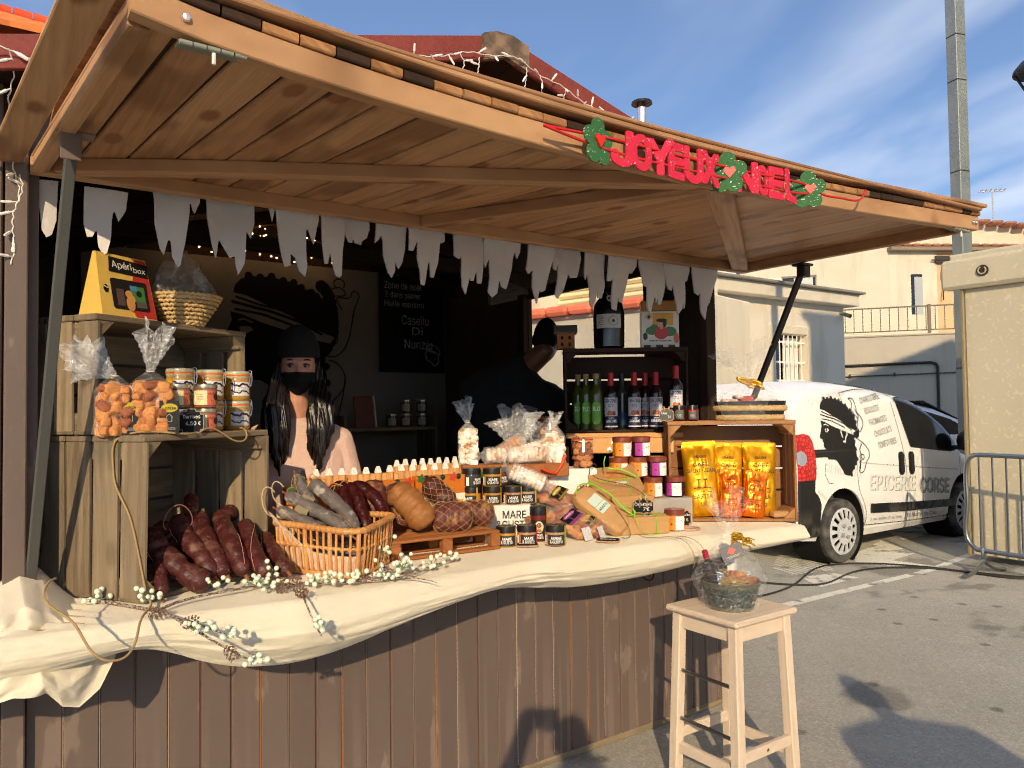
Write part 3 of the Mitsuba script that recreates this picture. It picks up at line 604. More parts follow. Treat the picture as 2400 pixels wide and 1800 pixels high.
inkp = unary_union([headp, stroke(VG['bl1'], .012), stroke(VG['bl2'], .010), stroke(VG['bl3'], .009), Polygon(VG['eye']).exterior.buffer(.003), Point(6.70, 1.33).buffer(.012), stroke(VG['rib1']+VG['rib1'][:1], .010), stroke(VG['rib2'], .010), Polygon([(7.16, 1.29), (7.28, 1.33), (7.26, 1.25), (7.2, 1.22)]),
    stroke([(7.27, 1.40), (7.30, 1.46), (7.25, 1.53)], .012), stroke([(7.29, 1.17), (7.24, 1.12), (7.26, 1.05)], .012), Polygon([(7.215, 1.0), (7.235, 1.01), (7.232, .93), (7.21, .90)]), stroke([(6.62, 1.0), (6.60, .90), (6.66, .81), (6.73, .80)], .005)])
em = put('emblem', poly_on(inkp, side, .004, .09), 'vc_satin', van, False, C('#121315'))
DG, LG = C('#6d7169'), C('#c3c4be')
def van_text(s, p0, p1, h, col, skew=.1, bold=False, name='lettering', off=.003):
    p0, p1 = np.array(p0), np.array(p1); L = np.linalg.norm(p1-p0); d = (p1-p0)/L
    v, f = text(s, h, (0, 0, 0), (1, 0, 0), (0, 1, 0), L, bold, .0004, True)
    v = v.copy(); x = v[:, 0]+L/2; z = v[:, 1]+h/2
    X = p0[0]+d[0]*x-z*skew; Z = p0[1]+d[1]*x+z
    return put(name, drape((np.stack([X, Z, v[:, 2]], 1), f), side, off), 'vc_satin', van, False, col)
for s, a, b in (('CHARCUTERIE', (7.372, 1.587), (7.761, 1.641)), ('BISCUITS', (7.436, 1.474), (7.72, 1.516)), ('FROMAGES', (7.501, 1.353), (7.842, 1.401)), ('CHOCOLATS', (7.566, 1.231), (7.916, 1.284)), ('CONFITURES', (7.607, 1.109), (7.979, 1.157))):
    van_text(s, a, b, .064, DG, .28)
van_text('EPICERIE', (7.40, .690), (8.30, .622), .155, C('#5c5e5d'), -.1, True); van_text('EPICERIE', (7.385, .697), (8.285, .629), .155, C('#dcdcd8'), -.1, True, off=.0045)
van_text('CORSE', (8.40, .592), (9.05, .545), .160, C('#26272a'), -.1, True); van_text('CORSE', (8.382, .60), (9.032, .553), .160, C('#9b9c9a'), -.1, True, off=.0045)
van_text('2 rue Galilée ZA du Salat', (7.393, .372), (8.02, .344), .030, C('#85867f'), -.1); van_text('St Martin de Crau', (8.125, .345), (8.776, .318), .042, C('#5d5e5c'), -.1)
van_text('U CASELLU', (6.48, 1.575), (7.10, 1.68), .062, C('#cfd0cc'), .3); van_text('DI NUNZIU', (6.60, .93), (7.215, .825), .075, C('#cfd0cc'), -.2)

# ------------------------------------------------------------------ police car parked behind the van
pc = thing('police_car', 'white and blue municipal police car with roof light bar, parked behind the white van', 'car')
pst = [(0.0, .35, .9, .9), (.04, .30, 1.2, .95), (.15, .27, 1.45, .98), (.5, .22, 1.58, 1.0), (1.1, .2, 1.62, 1.0), (1.8, .2, 1.60, 1.0), (2.2, .2, 1.52, 1.0), (2.6, .2, 1.34, 1.0), (2.95, .2, 1.12, .99), (3.2, .2, 1.02, .97), (3.7, .22, .93, .93), (3.98, .28, .78, .86), (4.05, .36, .55, .8)]
pb, pside = loft_body(pst, 0, .86)
ang = math.atan2(.30, .95)
PA = np.array([11.35, 5.45, 0]); RZP = -0.62
def pv(m): return mv(m, PA, RZP)
cutp = man(pb)
for x in (.72, 3.25):
    for sy in (-1, 1):
        c = mv(lathe([(0, 0), (.37, 0), (.37, .3), (0, .3)], 28), (x, sy*.74, .34), R=rotx(math.pi/2)); cutp = cutp-man((c[0]+[0, .15, 0], c[1]))
put('body', pv(vf(cutp)), 'car_white', pc, 28)
for x in (.72, 3.25):
    for sy in (-1, 1):
        put('wheel', pv(mv(lathe([(0, -.09), (.3, -.09), (.315, -.05), (.315, .05), (.3, .09), (0, .09)], 28), (x, sy*.77, .315), R=rotx(math.pi/2))), 'tyre', pc, 40)
for sg in (1, -1):
    sd = (lambda x, z: pside(x, z)) if sg > 0 else (lambda x, z: -pside(x, z))
    def pd(P_, off): 
        m = drape(flat2(P_, .07), pside, off)
        return m if sg > 0 else (m[0]*[1, -1, 1], m[1][:, ::-1])
    put('side_window', pv(pd(Polygon([(.55, 1.05), (.62, 1.42), (1.25, 1.48), (1.27, 1.05)]), .006)), 'car_glass', pc, 40)
    put('side_window', pv(pd(Polygon([(1.36, 1.05), (1.34, 1.48), (1.95, 1.46), (2.35, 1.32), (2.75, 1.08)]), .006)), 'car_glass', pc, 40)
    put('blue_stripe', pv(pd(Polygon([(.25, .68), (.25, .86), (3.6, .80), (3.6, .64)]), .005)), 'vc_satin', pc, 40, C('#1d3f8c'))
put('windscreen', pv(box((.98, 1.2, .012), (2.46, 0, 1.40), .004, R=frame((.86, 0, -.46), (.4, 0, 1)))), 'car_glass', pc)
put('rear_window', pv(box((.02, 1.1, .38), (.085, 0, 1.25), .004, R=roty(.22))), 'car_glass', pc)
lb = put('light_bar', pv(box((.30, 1.25, .035), (1.12, 0, 1.70), .012)), 'vc_satin', pc, False, C('#1a1c20'))
for s in (-1, 1):
    put('blue_lamp', pv(box((.27, .40, .11), (1.12, s*.40, 1.772), .03)), 'vc_gloss', lb, False, C('#16335c'))
    put('mount', pv(box((.05, .04, .09), (1.12, s*.5, 1.655), .004)), 'vc_satin', lb, False, C('#222'*1+'222'))
put('speaker', pv(box((.25, .38, .10), (1.12, 0, 1.77), .012)), 'vc_satin', lb, False, C('#5a626e'))
put('sign_plate', pv(box((.012, .40, .10), (.965, 0, 1.775), .003)), 'vc_satin', lb, False, C('#e9ebee'))
sp = [text('POLICE', .036, (.957, 0, 1.797), (0, -1, 0), (0, 0, 1), .26), text('MUNICIPALE', .036, (.957, 0, 1.751), (0, -1, 0), (0, 0, 1), .36)]
put('lettering', pv(cat(sp)), 'vc_satin', lb, False, C('#101c38'))

# ------------------------------------------------------------------ buildings behind
def plaster(key, a, b, sc=1.0, dirt=.4):
    def fn(p, n, uv):
        t = fbm(p.x*.8*sc, p.y*.8*sc, p.z*.8*sc, 4); s = smoothstep(.5, .8, fbm(p.x*2.5, p.y*2.5, p.z*.35, 4))
        return mix(mix(C(a), C(b), t), C('#8f8776'), s*dirt)
    def h(p, n, uv): return fbm(p.x*30, p.y*30, p.z*30, 3)
    scene[key] = {'type': 'twosided', 'inner': {'type': 'bumpmap', 'nested': {'type': 'principled', 'base_color': proc(fn), 'roughness': 0.9, 'specular': 0.2}, 'bump': proc(h, 4e-3), 'scale': 0.004}}
plaster('plaster_cream', '#cfc5b0', '#ded6c4', dirt=.3); plaster('plaster_peach', '#d8c4aa', '#e4d4be', dirt=.2); plaster('plaster_grey', '#a8a294', '#c0b8a8', dirt=.5)
CR, WH = C('#d9cdb4'), C('#e8e3d6')
b1 = thing('flat_roofed_building', 'pale flat roofed building with a white barred window behind the van', 'building')
def wall_with_hole(x0, x1, z0, z1, hx0, hx1, hz0, hz1, y, t):
    P_ = sbox(x0, z0, x1, z1).difference(sbox(hx0, hz0, hx1, hz1)); v, f = extrude(P_, t)
    return np.stack([v[:, 0], y+t-v[:, 2], v[:, 1]], 1), f
put('wall', wall_with_hole(10.0, 20.57, 0, 4.42, 17.25, 18.72, 2.02, 3.52, 10.0, .5), 'plaster_cream', b1)
put('wall', pbox((.5, 6, 4.42), (20.32, 13.5, 2.21)), 'plaster_cream', b1)
put('wall', pbox((.5, 6, 4.42), (10.25, 13.5, 2.21)), 'plaster_cream', b1)
put('parapet', box((10.9, 7.2, .34), (15.4, 13.25, 4.595), .02), 'plaster_cream', b1)
put('coping', box((11.1, 7.5, .07), (15.4, 13.25, 4.80), .015), 'vc_matte', b1, False, C('#8a857a'))
wn = put('window', pbox((1.47, .03, 1.5), (17.985, 10.35, 2.77)), 'car_glass', b1)
put('shutter', box((.66, .04, 1.4), (18.35, 10.28, 2.75), .01), 'vc_satin', wn, False, WH)
put('sill', box((1.75, .30, .07), (17.985, 9.93, 1.99), .01), 'vc_matte', wn, False, C('#9a9184'))
put('frame', cat(box((.22, .05, 1.95), (17.14, 9.985, 2.77), .01), box((.22, .05, 1.95), (18.83, 9.985, 2.77), .01), box((1.47, .05, .22), (17.985, 9.985, 3.63), .01)), 'vc_matte', wn, False, C('#cfc6b2'))
for k in range(7):
    put('bar', lathe([(.017, 2.05), (.017, 3.50)], 8, (17.38+k*.195, 10.06, 0)), 'vc_satin', wn, 40, C('#efece4'))
for z in (2.25, 2.75, 3.3): put('bar', pbox((1.45, .02, .05), (17.985, 10.075, z)), 'vc_satin', wn, False, C('#efece4'))
put('rain_spout', mv(lathe([(.05, 0), (.06, .35)], 10), (20.4, 10.0, 4.25), R=rotx(math.pi/2+.4)), 'vc_matte', b1, 40, C('#8f897d'))
# terrace wall with pipes and railing
tw = thing('terrace_wall', 'grey rendered retaining wall with black pipes under the railing', 'wall')
A, Bp = np.array([26.48, 13.32]), np.array([30.2, 8.1]); dW = (Bp-A)/np.linalg.norm(Bp-A); nW = np.array([dW[1], -dW[0]])
if nW @ np.array([-.22-A[0], -2.7-A[1]]) < 0: nW = -nW
Aw = A-dW*7; Lw = 16.0
def tp(s, o, z): q = Aw+dW*s+nW*o; return np.array([q[0], q[1], z])
RW = frame((*dW, 0), (0, 0, 1))
put('wall', box((Lw, .4, 4.05), tp(Lw/2, -.2, 2.025), .01, R=RW), 'plaster_grey', tw)
put('coping', box((Lw, .5, .06), tp(Lw/2, -.2, 4.08), .01, R=RW), 'vc_matte', tw, False, C('#b0a794'))
put('pipe', tube([tp(4, .06, 2.95), tp(9.6, .06, 3.05), tp(9.75, .06, 3.0), tp(9.8, .06, 2.9), tp(9.8, .06, .1)], .05, 8), 'vc_satin', tw, 40, C('#191a1c'))
put('pipe', tube([tp(4, .05, 2.55), tp(15, .05, 2.75)], .022, 8), 'vc_satin', tw, 40, C('#3a3b3d'))
for s in (6.9, 8.4, 11.6): put('pipe_clip', box((.05, .08, .14), tp(s, .05, 2.62+.018*(s-6.9)), .005, R=RW), 'vc_satin', tw, False, C('#222326'))
put('crack', tube([tp(10.9, .002, 4.0), tp(10.8, .002, 3.2), tp(10.85, .002, 2.4), tp(10.7, .002, 1.2), tp(10.72, .002, .1)], .012, 4), 'vc_matte', tw, False, C('#4a463f'))
rl = thing('terrace_railing', 'brown metal railing with upright bars along the terrace wall top', 'railing')
BRN = C('#6a5a4a')
put('rail', box((Lw, .06, .05), tp(Lw/2, -.1, 5.12), .01, R=RW), 'vc_satin', rl, False, BRN)
put('rail', box((Lw, .05, .04), tp(Lw/2, -.1, 4.25), .01, R=RW), 'vc_satin', rl, False, BRN)
for s in (6.6, 9.6, 12.6, 15.6): put('post', box((.11, .11, 1.08), tp(s, -.1, 4.64), .01, R=RW), 'vc_satin', rl, False, BRN)
k = 0
for s in np.arange(5.0, 15.9, .30):
    put('baluster', pbox((.03, .03, .85), tp(s, -.1, 4.69), R=RW), 'vc_satin', rl, False, BRN)
struct('terrace', pbox((Lw, 22, .1), tp(Lw/2, -11.5, 4.0), R=RW), 'asphalt')
# houses on the terrace
h1 = thing('cream_house', 'sunlit cream house with corner, shutters and tiled eaves above the terrace railing', 'house')
c0 = np.array([31.0, 14.3])
dl = np.array([-.62, .785]); dl /= np.linalg.norm(dl); drr = np.array([.86, -.51]); drr /= np.linalg.norm(drr)
def hw_(o, d, s, out, z): q = o+d*s; n = np.array([d[1], -d[0]]); n = n if n @ np.array([-31., -17.]) > 0 else -n; q = q+n*out; return np.array([q[0], q[1], z])
def hbox(o, d, s0, s1, z0, z1, out, th, mat, name, par, color=None, c=.01):
    R_ = frame((*d, 0), (0, 0, 1)); return put(name, box((s1-s0, th, z1-z0), hw_(o, d, (s0+s1)/2, out-th/2, (z0+z1)/2), c, R=R_), mat, par, False, color)
hbox(c0, dl, 0, 5.2, 3.9, 8.3, 0, .4, 'plaster_cream', 'wall', h1)
hbox(c0, drr, 0, 2.1, 3.9, 8.3, 0, .4, 'plaster_cream', 'wall', h1)
hbox(c0+dl*5.2, np.array([-.83, .55])/np.hypot(.83, .55), 0, 8.5, 3.9, 8.6, .0, .4, 'plaster_cream', 'wall', h1)
hbox(c0, dl, -.05, 5.3, 8.3, 8.42, .18, .5, 'vc_matte', 'cornice', h1, C('#c9bda4'))
hbox(c0, drr, -.05, 6.0, 7.95, 8.10, .35, .6, 'vc_matte', 'eaves', h1, C('#8d7f6c'))
for j in range(14): hbox(c0, drr, j*.43, j*.43+.36, 8.10, 8.22, .42, .7, 'vc_matte', 'roof_tile', h1, C('#a8745a')*(.8+.3*rng.random()), .05)
for (s0, s1, z0, z1, kind) in ((2.9, 4.2, 4.9, 7.05, 'w'),):
    w = hbox(c0, dl, s0, s1, z0, z1, .02, .06, 'car_glass', 'window', h1)
    hbox(c0, dl, s0-.06, s0+.0, z0, z1+.1, .10, .12, 'vc_satin', 'frame', w, C('#6d655a'))
    hbox(c0, dl, s0-.06, s1+.06, z1, z1+.09, .10, .12, 'vc_satin', 'frame', w, C('#6d655a'))
    hbox(c0, dl, s1+.02, s1+1.05, z0, z1+.05, .10, .05, 'vc_satin', 'shutter', w, C('#d8d6c6'))
    hbox(c0, dl, s0+.08, s0+.85, z0, z1, .07, .04, 'vc_satin', 'shutter', w, C('#b9bfc0'))
for (s0, s1, z0, z1) in ((.95, 1.45, 5.3, 7.0),):
    w = hbox(c0, drr, s0, s1, z0, z1, .01, .05, 'car_glass', 'window', h1)
    hbox(c0, drr, s0+.14, s1, z0, z1-.12, .03, .03, 'vc_satin', 'shutter', w, C('#a9aeb0'))
o5 = c0+dl*5.2; d5 = np.array([-.83, .55])/np.hypot(.83, .55)
for s0, s1 in ((.9, 1.9), (3.0, 4.1)):
    w = hbox(o5, d5, s0, s1, 5.2, 7.4, .02, .06, 'car_glass', 'window', h1)
    hbox(o5, d5, s0-.07, s0, 5.2, 7.5, .06, .08, 'vc_satin', 'frame', w, C('#5f574c')); hbox(o5, d5, s0+.08, s1-.3, 5.2, 7.4, .05, .03, 'vc_satin', 'shutter', w, C('#c9d0d4'))
cb = hbox(c0, drr, 2.0, 2.6, 7.45, 7.75, .14, .1, 'vc_satin', 'cable_box', h1, C('#3b352e'))
put('cable', tube([hw_(c0, drr, 2.3, .12, z)+np.array([.06*math.sin(z*7), 0, 0]) for z in np.linspace(7.6, 5.9, 18)], .025, 5), 'vc_satin', h1, 40, C('#40362b'))
put('cable', tube([hw_(c0, drr, s, .14, 7.62-.06*math.sin(s)) for s in np.linspace(1.8, 5.5, 20)], .03, 5), 'vc_satin', h1, 40, C('#40362b'))
h2 = thing('orange_house', 'narrow orange rendered house between cream walls above the railing', 'house')
hbox(c0+drr*2.1, drr, 0, 1.55, 3.9, 7.95, -.05, .4, 'plaster_peach', 'wall', h2)
scene_o = C('#d9b48a')
hbox(c0+drr*2.1, drr, .0, 1.5, 3.95, 7.9, -.03, .03, 'vc_matte', 'render', h2, scene_o)
w = hbox(c0+drr*2.1, drr, 1.55, 2.1, 4.6, 6.9, -.02, .1, 'vc_satin', 'door', h2, C('#5b6670'))
hbox(c0+drr*2.1, drr, 2.1, 6, 3.9, 7.95, -.05, .4, 'plaster_cream', 'wall', h2)
h3 = thing('pink_gabled_house', 'pale pink house with sloping tiled roof edge at the far right', 'house')
o3 = np.array([34.2, 16.5]); d3 = np.array([.72, -.69]); d3 /= np.linalg.norm(d3)
R3 = frame((*d3, 0), (0, 0, 1))
def h3p(s, z, out=0): return hw_(o3, d3, s, out, z)
P3 = [(-4, 3.9), (10, 3.9), (10, 8.9), (2.0, 10.05), (-4, 9.3)]
v, f = extrude(Polygon(P3), .4); n3 = hw_(o3, d3, 0, 1, 0)-hw_(o3, d3, 0, 0, 0)
put('wall', (np.array([h3p(a, b) for a, b in v[:, :2]])-v[:, 2:]*n3, f), 'plaster_peach', h3)
for j in range(26):
    s = -4+j*.54; z = np.interp(s+.25, [-4, 2, 10], [9.3, 10.05, 8.9])
    put('roof_tile', box((.5, .9, .14), h3p(s+.25, z+.06, .2), .05, R=R3), 'vc_matte', h3, False, C('#b0785c')*(.75+.4*rng.random()))
an = thing('tv_aerial', 'thin white television aerial on the far right roof', 'aerial')
ab = h3p(5.4, 9.6, -1)
put('mast', pbox((.05, .05, 2.2), ab+[0, 0, .9]), 'vc_satin', an, False, C('#b9bcc0'))
put('boom', pbox((1.2, .04, .04), ab+[0, 0, 1.9], R=R3), 'vc_satin', an, False, C('#b9bcc0'))
for q in range(6): put('element', pbox((.03, .5, .03), ab+np.array([*(d3*(-.5+q*.2)), 1.93]), R=R3), 'vc_satin', an, False, C('#b9bcc0'))

# house with an orange tile roof behind the chalet, to the left, and one with a steel flue
def tile_fn(p, n, uv):
    r = cell_rand(dr.floor(p.x*4), dr.floor(p.y*2.5), 2)
    return mix(C('#b5552a'), C('#d9803f'), dr.clip(r*.6+fbm(p.x*3, p.y*3, 0, 3)*.6, 0, 1))
scene['roof_tiles'] = {'type': 'twosided', 'inner': {'type': 'principled', 'base_color': proc(tile_fn), 'roughness': 0.85}}
h4 = thing('orange_roofed_house', 'house behind the chalet with bright orange tiled roof at far left', 'house')
put('wall', box((14, 9, 9.4), (-3.0, 20.5, 4.7), .02), 'plaster_cream', h4)
rv, rf = [], []
def roofslab(x0, x1, y0, y1, z0, z1, th=.12): 
    q = [(x0, y0, z0[0]), (x1, y0, z0[1]), (x1, y1, z1[1]), (x0, y1, z1[0])]; v = np.array(q+[(x, y, z-th) for x, y, z in q])
    return v, np.array([[0, 1, 2], [0, 2, 3], [4, 6, 5], [4, 7, 6], [0, 4, 5], [0, 5, 1], [1, 5, 6], [1, 6, 2], [2, 6, 7], [2, 7, 3], [3, 7, 4], [3, 4, 0]])
put('roof', roofslab(-11, 4.5, 15.6, 20.5, (9.6, 9.6), (12.5, 11.75)), 'roof_tiles', h4)
put('roof', roofslab(-11, 4.5, 20.5, 25.4, (12.5, 11.75), (9.6, 9.6)), 'roof_tiles', h4)
for j in range(34):
    x = -10.8+j*.45; z = 12.5-.75*(x+11)/15.5
    put('ridge_tile', mv(lathe([(.15, -.21), (.135, .21)], 10), (x+.2, 20.45, z-.02), R=roty(math.pi/2+.045)), 'vc_matte', h4, 40, C('#d9583a')*(.85+.3*rng.random()))
h5 = thing('house_with_flue', 'house behind the chalet showing a steel flue with dark cowl above the canopy', 'house')
put('wall', box((5, 5, 5.3), (8.6, 9.2, 2.65), .02), 'plaster_cream', h5)
put('roof', roofslab(5.6, 11.6, 6.0, 9.4, (5.05, 5.05), (5.75, 5.75)), 'roof_tiles', h5)
put('roof', roofslab(5.6, 11.6, 9.4, 12.4, (5.75, 5.75), (5.05, 5.05)), 'roof_tiles', h5)
ch = put('chimney', box((.42, .42, .9), (8.52, 6.05, 5.45), .02), 'plaster_grey', h5)
put('cap', box((.56, .56, .09), (8.52, 6.05, 5.93), .01), 'vc_matte', ch, False, C('#a89f86'))
put('flue', lathe([(.075, 5.9), (.075, 6.36)], 14, (8.45, 5.95, 0)), 'steel', ch, 40)
put('cowl', cat(lathe([(0, 6.50), (.16, 6.46), (.17, 6.42), (0, 6.42)], 12, (8.45, 5.95, 0)), *[pbox((.015, .015, .1), (8.45+.07*math.cos(a), 5.95+.07*math.sin(a), 6.39)) for a in (0, 2.1, 4.2)]), 'vc_satin', ch, 40, C('#1c1c1e'))

# sunlit yard seen through the chalet's side window
yd = thing('tile_topped_wall', 'sunlit stained wall with orange tile coping seen through the chalet window', 'wall')
dY = np.array([.24, -.97]); dY /= np.linalg.norm(dY); nY = np.array([-dY[1], dY[0]]); nY = nY if nY[0] < 0 else -nY
RY = frame((*dY, 0), (0, 0, 1)); oY = np.array([6.9, 5.0])
def yp(s, o, z): q = oY+dY*s+nY*o; return np.array([q[0], q[1], z])
put('wall', box((3.3, .25, 2.86), yp(-.55, 0, 1.43), .02, R=RY), 'plaster_grey', yd)
for j in range(8): put('coping_tile', box((.385, .5, .13), yp(-2.0+j*.4, .05, 2.95), .04, R=RY), 'vc_matte', yd, False, C('#d9765a')*(.85+.3*rng.random()))
put('eaves_strip', box((3.3, .30, .05), yp(-.55, .02, 2.86), .01, R=RY), 'vc_matte', yd, False, C('#a58a80'))
cs = thing('corrugated_shed', 'cream corrugated metal shed seen through the slot above the chalet window', 'shed')
oS = np.array([7.6, 5.3])
def sp_(s, o, z): q = oS+dY*s+nY*o; return np.array([q[0], q[1], z])
put('wall', box((3.3, 1.8, 3.2), sp_(-.75, -1.0, 1.6), .02, R=RY), 'plaster_cream', cs)
for j in range(9):
    put('rib', box((3.4, .09, .085), sp_(-.75, -.06, 3.22+j*.11), .035, R=RY), 'vc_satin', cs, False, C('#d9cfa6'))
    put('sheet', box((3.4, .04, .05), sp_(-.75, -.09, 3.275+j*.11), .004, R=RY), 'vc_satin', cs, False, C('#bdb288'))

# ------------------------------------------------------------------ the neighbouring chalet's side wall at the right
nb = thing('beige_market_chalet', 'beige rendered side of a neighbouring chalet with thick roof beam', 'chalet')
def pan_fn(p, n, uv):
    s = fbm(p.y*1.3, p.z*1.3, p.x, 4); d = smoothstep(.80, .84, noise(p.y*45, p.z*45, 3))
    return mix(mix(C('#b5ab92'), C('#c7bda4'), s), C('#d6cbad'), d*.5)
def pan_h(p, n, uv): return fbm(p.x*60, p.y*60, p.z*60, 3)
scene['beige_panel'] = {'type': 'twosided', 'inner': {'type': 'bumpmap', 'nested': {'type': 'principled', 'base_color': proc(pan_fn), 'roughness': 0.7, 'specular': 0.25}, 'bump': proc(pan_h, 2e-3), 'scale': 0.003}}
NX = 7.93
put('side_panel', box((.05, 2.9, 2.66), (NX+.04, -.50, 1.40), .008), 'beige_panel', nb)
put('edge_trim', box((.035, .03, 2.68), (NX+.0, .965, 1.40), .005), 'vc_satin', nb, False, C('#8a7a58'))
put('roof_beam', box((.14, 3.3, .30), (NX-.01, -.51, 2.88), .03), 'beige_panel', nb)
put('rear_panel', box((2.4, .05, 2.66), (NX+1.24, .945, 1.40), .008), 'beige_panel', nb)
put('roof_slab', box((2.8, 3.2, .10), (NX+1.42, -.51, 3.05), .02), 'beige_panel', nb)
hk = put('ring_hook', mv(lathe([(0, 0), (.055, 0), (.055, .01), (0, .01)], 18), (NX-.082, .73, 2.88), R=roty(-math.pi/2)), 'vc_matte', nb, 40, C('#3a3428'))
put('ring', mv(tube(spline([(.035*math.cos(a), .035*math.sin(a), .0) for a in np.linspace(0.4, 5.6, 10)], 24), .008, 8), (NX-.10, .73, 2.88), R=roty(-math.pi/2)), 'vc_satin', hk, 40, C('#a4977c'))

# ------------------------------------------------------------------ crowd barrier, pole, street lamp, cables
br = thing('crowd_barrier', 'galvanised crowd control barrier in front of the beige wall', 'barrier')
b0, b1_ = np.array([7.40, .74]), np.array([7.20, -1.3]); dB = (b1_-b0)/np.linalg.norm(b1_-b0); LB = np.linalg.norm(b1_-b0)
def bp(s, z, o=0): q = b0+dB*s; return np.array([q[0]+o*dB[1], q[1]-o*dB[0], z])
GAL = C('#9aa1a6')
fr = spline([bp(.08, .22), bp(0, .30), bp(0, .6), bp(0, .95), bp(.03, 1.06), bp(.12, 1.10)], 24)
put('frame', tube(np.vstack([fr, [bp(LB-.12, 1.10), bp(LB-.03, 1.06), bp(LB, .95), bp(LB, .3), bp(LB-.08, .22)], [bp(.08, .22)]]), .021, 10), 'vc_metal', br, 40, GAL)
for k in range(1, 17): put('bar', tube([bp(k*LB/17, .225), bp(k*LB/17, 1.095)], .009, 7), 'vc_metal', br, 40, GAL)
for s in (.14, LB-.3):
    put('foot', tube(spline([bp(s, .24), bp(s, .14, 0), bp(s, .07, .10), bp(s, .02, .26), bp(s, .018, .34)], 20), .018, 8), 'vc_metal', br, 40, GAL)
    put('foot', tube(spline([bp(s, .24), bp(s, .14, 0), bp(s, .07, -.10), bp(s, .02, -.26), bp(s, .018, -.34)], 20), .018, 8), 'vc_metal', br, 40, GAL)
put('cable_tie', cat(*[tube(spline([bp(.62, 1.09, .02), bp(.60, .95, .03), bp(.63, .8, .03), bp(.58, .66, .035)], 12), .004, 5)]), 'vc_satin', br, 40, C('#d9d6cc'))
put('cable_tie', box((.05, .02, .03), bp(.6, 1.118), .005), 'vc_satin', br, False, C('#4a7fc0'))
pl = thing('square_pole', 'tall square galvanised pole rising behind the canopy corner', 'pole')
PO = np.array([11.87, 2.73]); pj = [0.0, 2.1, 3.55, 5.05, 6.43, 7.12, 8.6, 10.5, 12]
def gal_fn(p, n, uv): return mix(C('#77807f'), C('#9aa3a3'), fbm(p.x*5, p.y*5, p.z*2.2, 4))
scene['galvanised'] = {'type': 'twosided', 'inner': {'type': 'principled', 'base_color': proc(gal_fn), 'roughness': 0.45, 'metallic': 0.35}}
for z0, z1 in zip(pj[:-1], pj[1:]): put('segment', box((.19, .19, z1-z0-.008), (PO[0], PO[1], (z0+z1)/2), .008, rz=-.30), 'galvanised', pl)
for z in pj[1:-1]: put('joint', box((.182, .182, .02), (PO[0], PO[1], z), .002, rz=-.30), 'vc_matte', pl, False, C('#33393a'))
sl = thing('street_lamp', 'dark street lamp head at the right edge of the sky', 'street lamp')
LC = np.array([8.86, .50])
put('shade', lathe([(0, 5.25), (.10, 5.22), (.22, 5.14), (.285, 5.06), (.29, 5.03), (.275, 5.03), (.2, 5.08), (0, 5.12)], 28, (*LC, 0)), 'vc_satin', sl, 40, C('#23282b'))
put('cone', lathe([(.06, 4.70), (.19, 5.02)], 20, (*LC, 0)), 'pane', sl, 40)
for a in (0.2, 1.77, 3.34, 4.91): put('arm', tube([(LC[0]+.26*math.cos(a), LC[1]+.26*math.sin(a), 5.04), (LC[0]+.08*math.cos(a), LC[1]+.08*math.sin(a), 4.66)], .014, 6), 'vc_satin', sl, 40, C('#23282b'))
put('post', lathe([(.09, 0), (.06, .8), (.05, 4.68), (.10, 4.70), (0, 4.72)], 16, (*LC, 0)), 'vc_satin', sl, 40, C('#23282b'))
for lab, pts in zip(('thicker black cable curving round the van wheel over the white paint', 'thin black cable lying nearer the viewer on the bay paint'), ([(4.4, 1.6), (5.31, 1.33), (5.77, 1.44), (6.34, 1.66), (6.63, 1.69), (7.0, 1.5), (7.21, 1.2), (7.32, .87), (7.33, .62), (7.6, .2)], [(4.9, 1.75), (5.59, 1.48), (5.78, 1.29), (6.2, 1.31), (6.63, 1.37), (6.97, 1.27), (7.24, 1.0), (7.36, .7), (7.7, .1)])):
    k = put('power_cable', tube(spline([(x, y, .011) for x, y in pts], 90), .009, 6), 'vc_satin', None, 40, C('#2a2a29'))
    tag(k, lab, 'cable', 'cables on the parking bay')

# tall house behind the photographer: only its shade is in the picture
h6 = thing('tall_house', 'tall rendered house across the square behind the viewer', 'house')
put('wall', box((9.0, 7.0, 11.3), (7.7+4.5, -4.85-3.5, 5.65), .02), 'plaster_peach', h6)
put('roof', box((9.4, 7.4, .2), (7.7+4.5, -4.85-3.5, 11.36), .03), 'roof_tiles', h6)
# ------------------------------------------------------------------ tablecloth
HEMX = [-.20, -.05, .08, .20, .31, .42, .50, .64, .80, .97, 1.15, 1.35, 1.45, 1.52, 1.68, 1.93, 2.20, 2.49, 2.82, 3.11, 3.2]
HEMZ = [.88, .89, .91, .919, .85, .812, .795, .786, .801, .841, .876, .905, .908, .892, .866, .850, .852, .865, .880, .904, .92]
ZC = 1.0115
def cloth_fn(p, n, uv):
    w = noise(p.x*900, p.z*900+p.y*900, 0)
    return mix(C('#d3cab4'), C('#e2dac6'), dr.clip(.5*fbm(p.x*4, p.y*4, p.z*4, 3)+.5*w, 0, 1))
def cloth_h(p, n, uv): return fbm(p.x*26+p.z*9, p.y*26, p.z*40, 4)+.15*noise(p.x*800, p.z*800, p.y*800)
scene['cloth'] = {'type': 'twosided', 'inner': {'type': 'bumpmap', 'nested': {'type': 'principled', 'base_color': proc(cloth_fn), 'roughness': 0.9, 'specular': 0.15, 'sheen': 0.3}, 'bump': proc(cloth_h, 1.5e-3), 'scale': 0.006}}
nx, nt = 340, 96
xs = np.linspace(-.17, 3.02, nx); ts = np.linspace(0, 1, nt)
X, Tt = np.meshgrid(xs, ts, indexing='ij')
hz = np.interp(X, HEMX, HEMZ); hz = np.stack([np.convolve(np.pad(hz[:, j], 9, 'edge'), np.ones(19)/19, 'valid') for j in range(nt)], 1)
ft = .48      # the first part of t runs over the shelf, the rest hangs
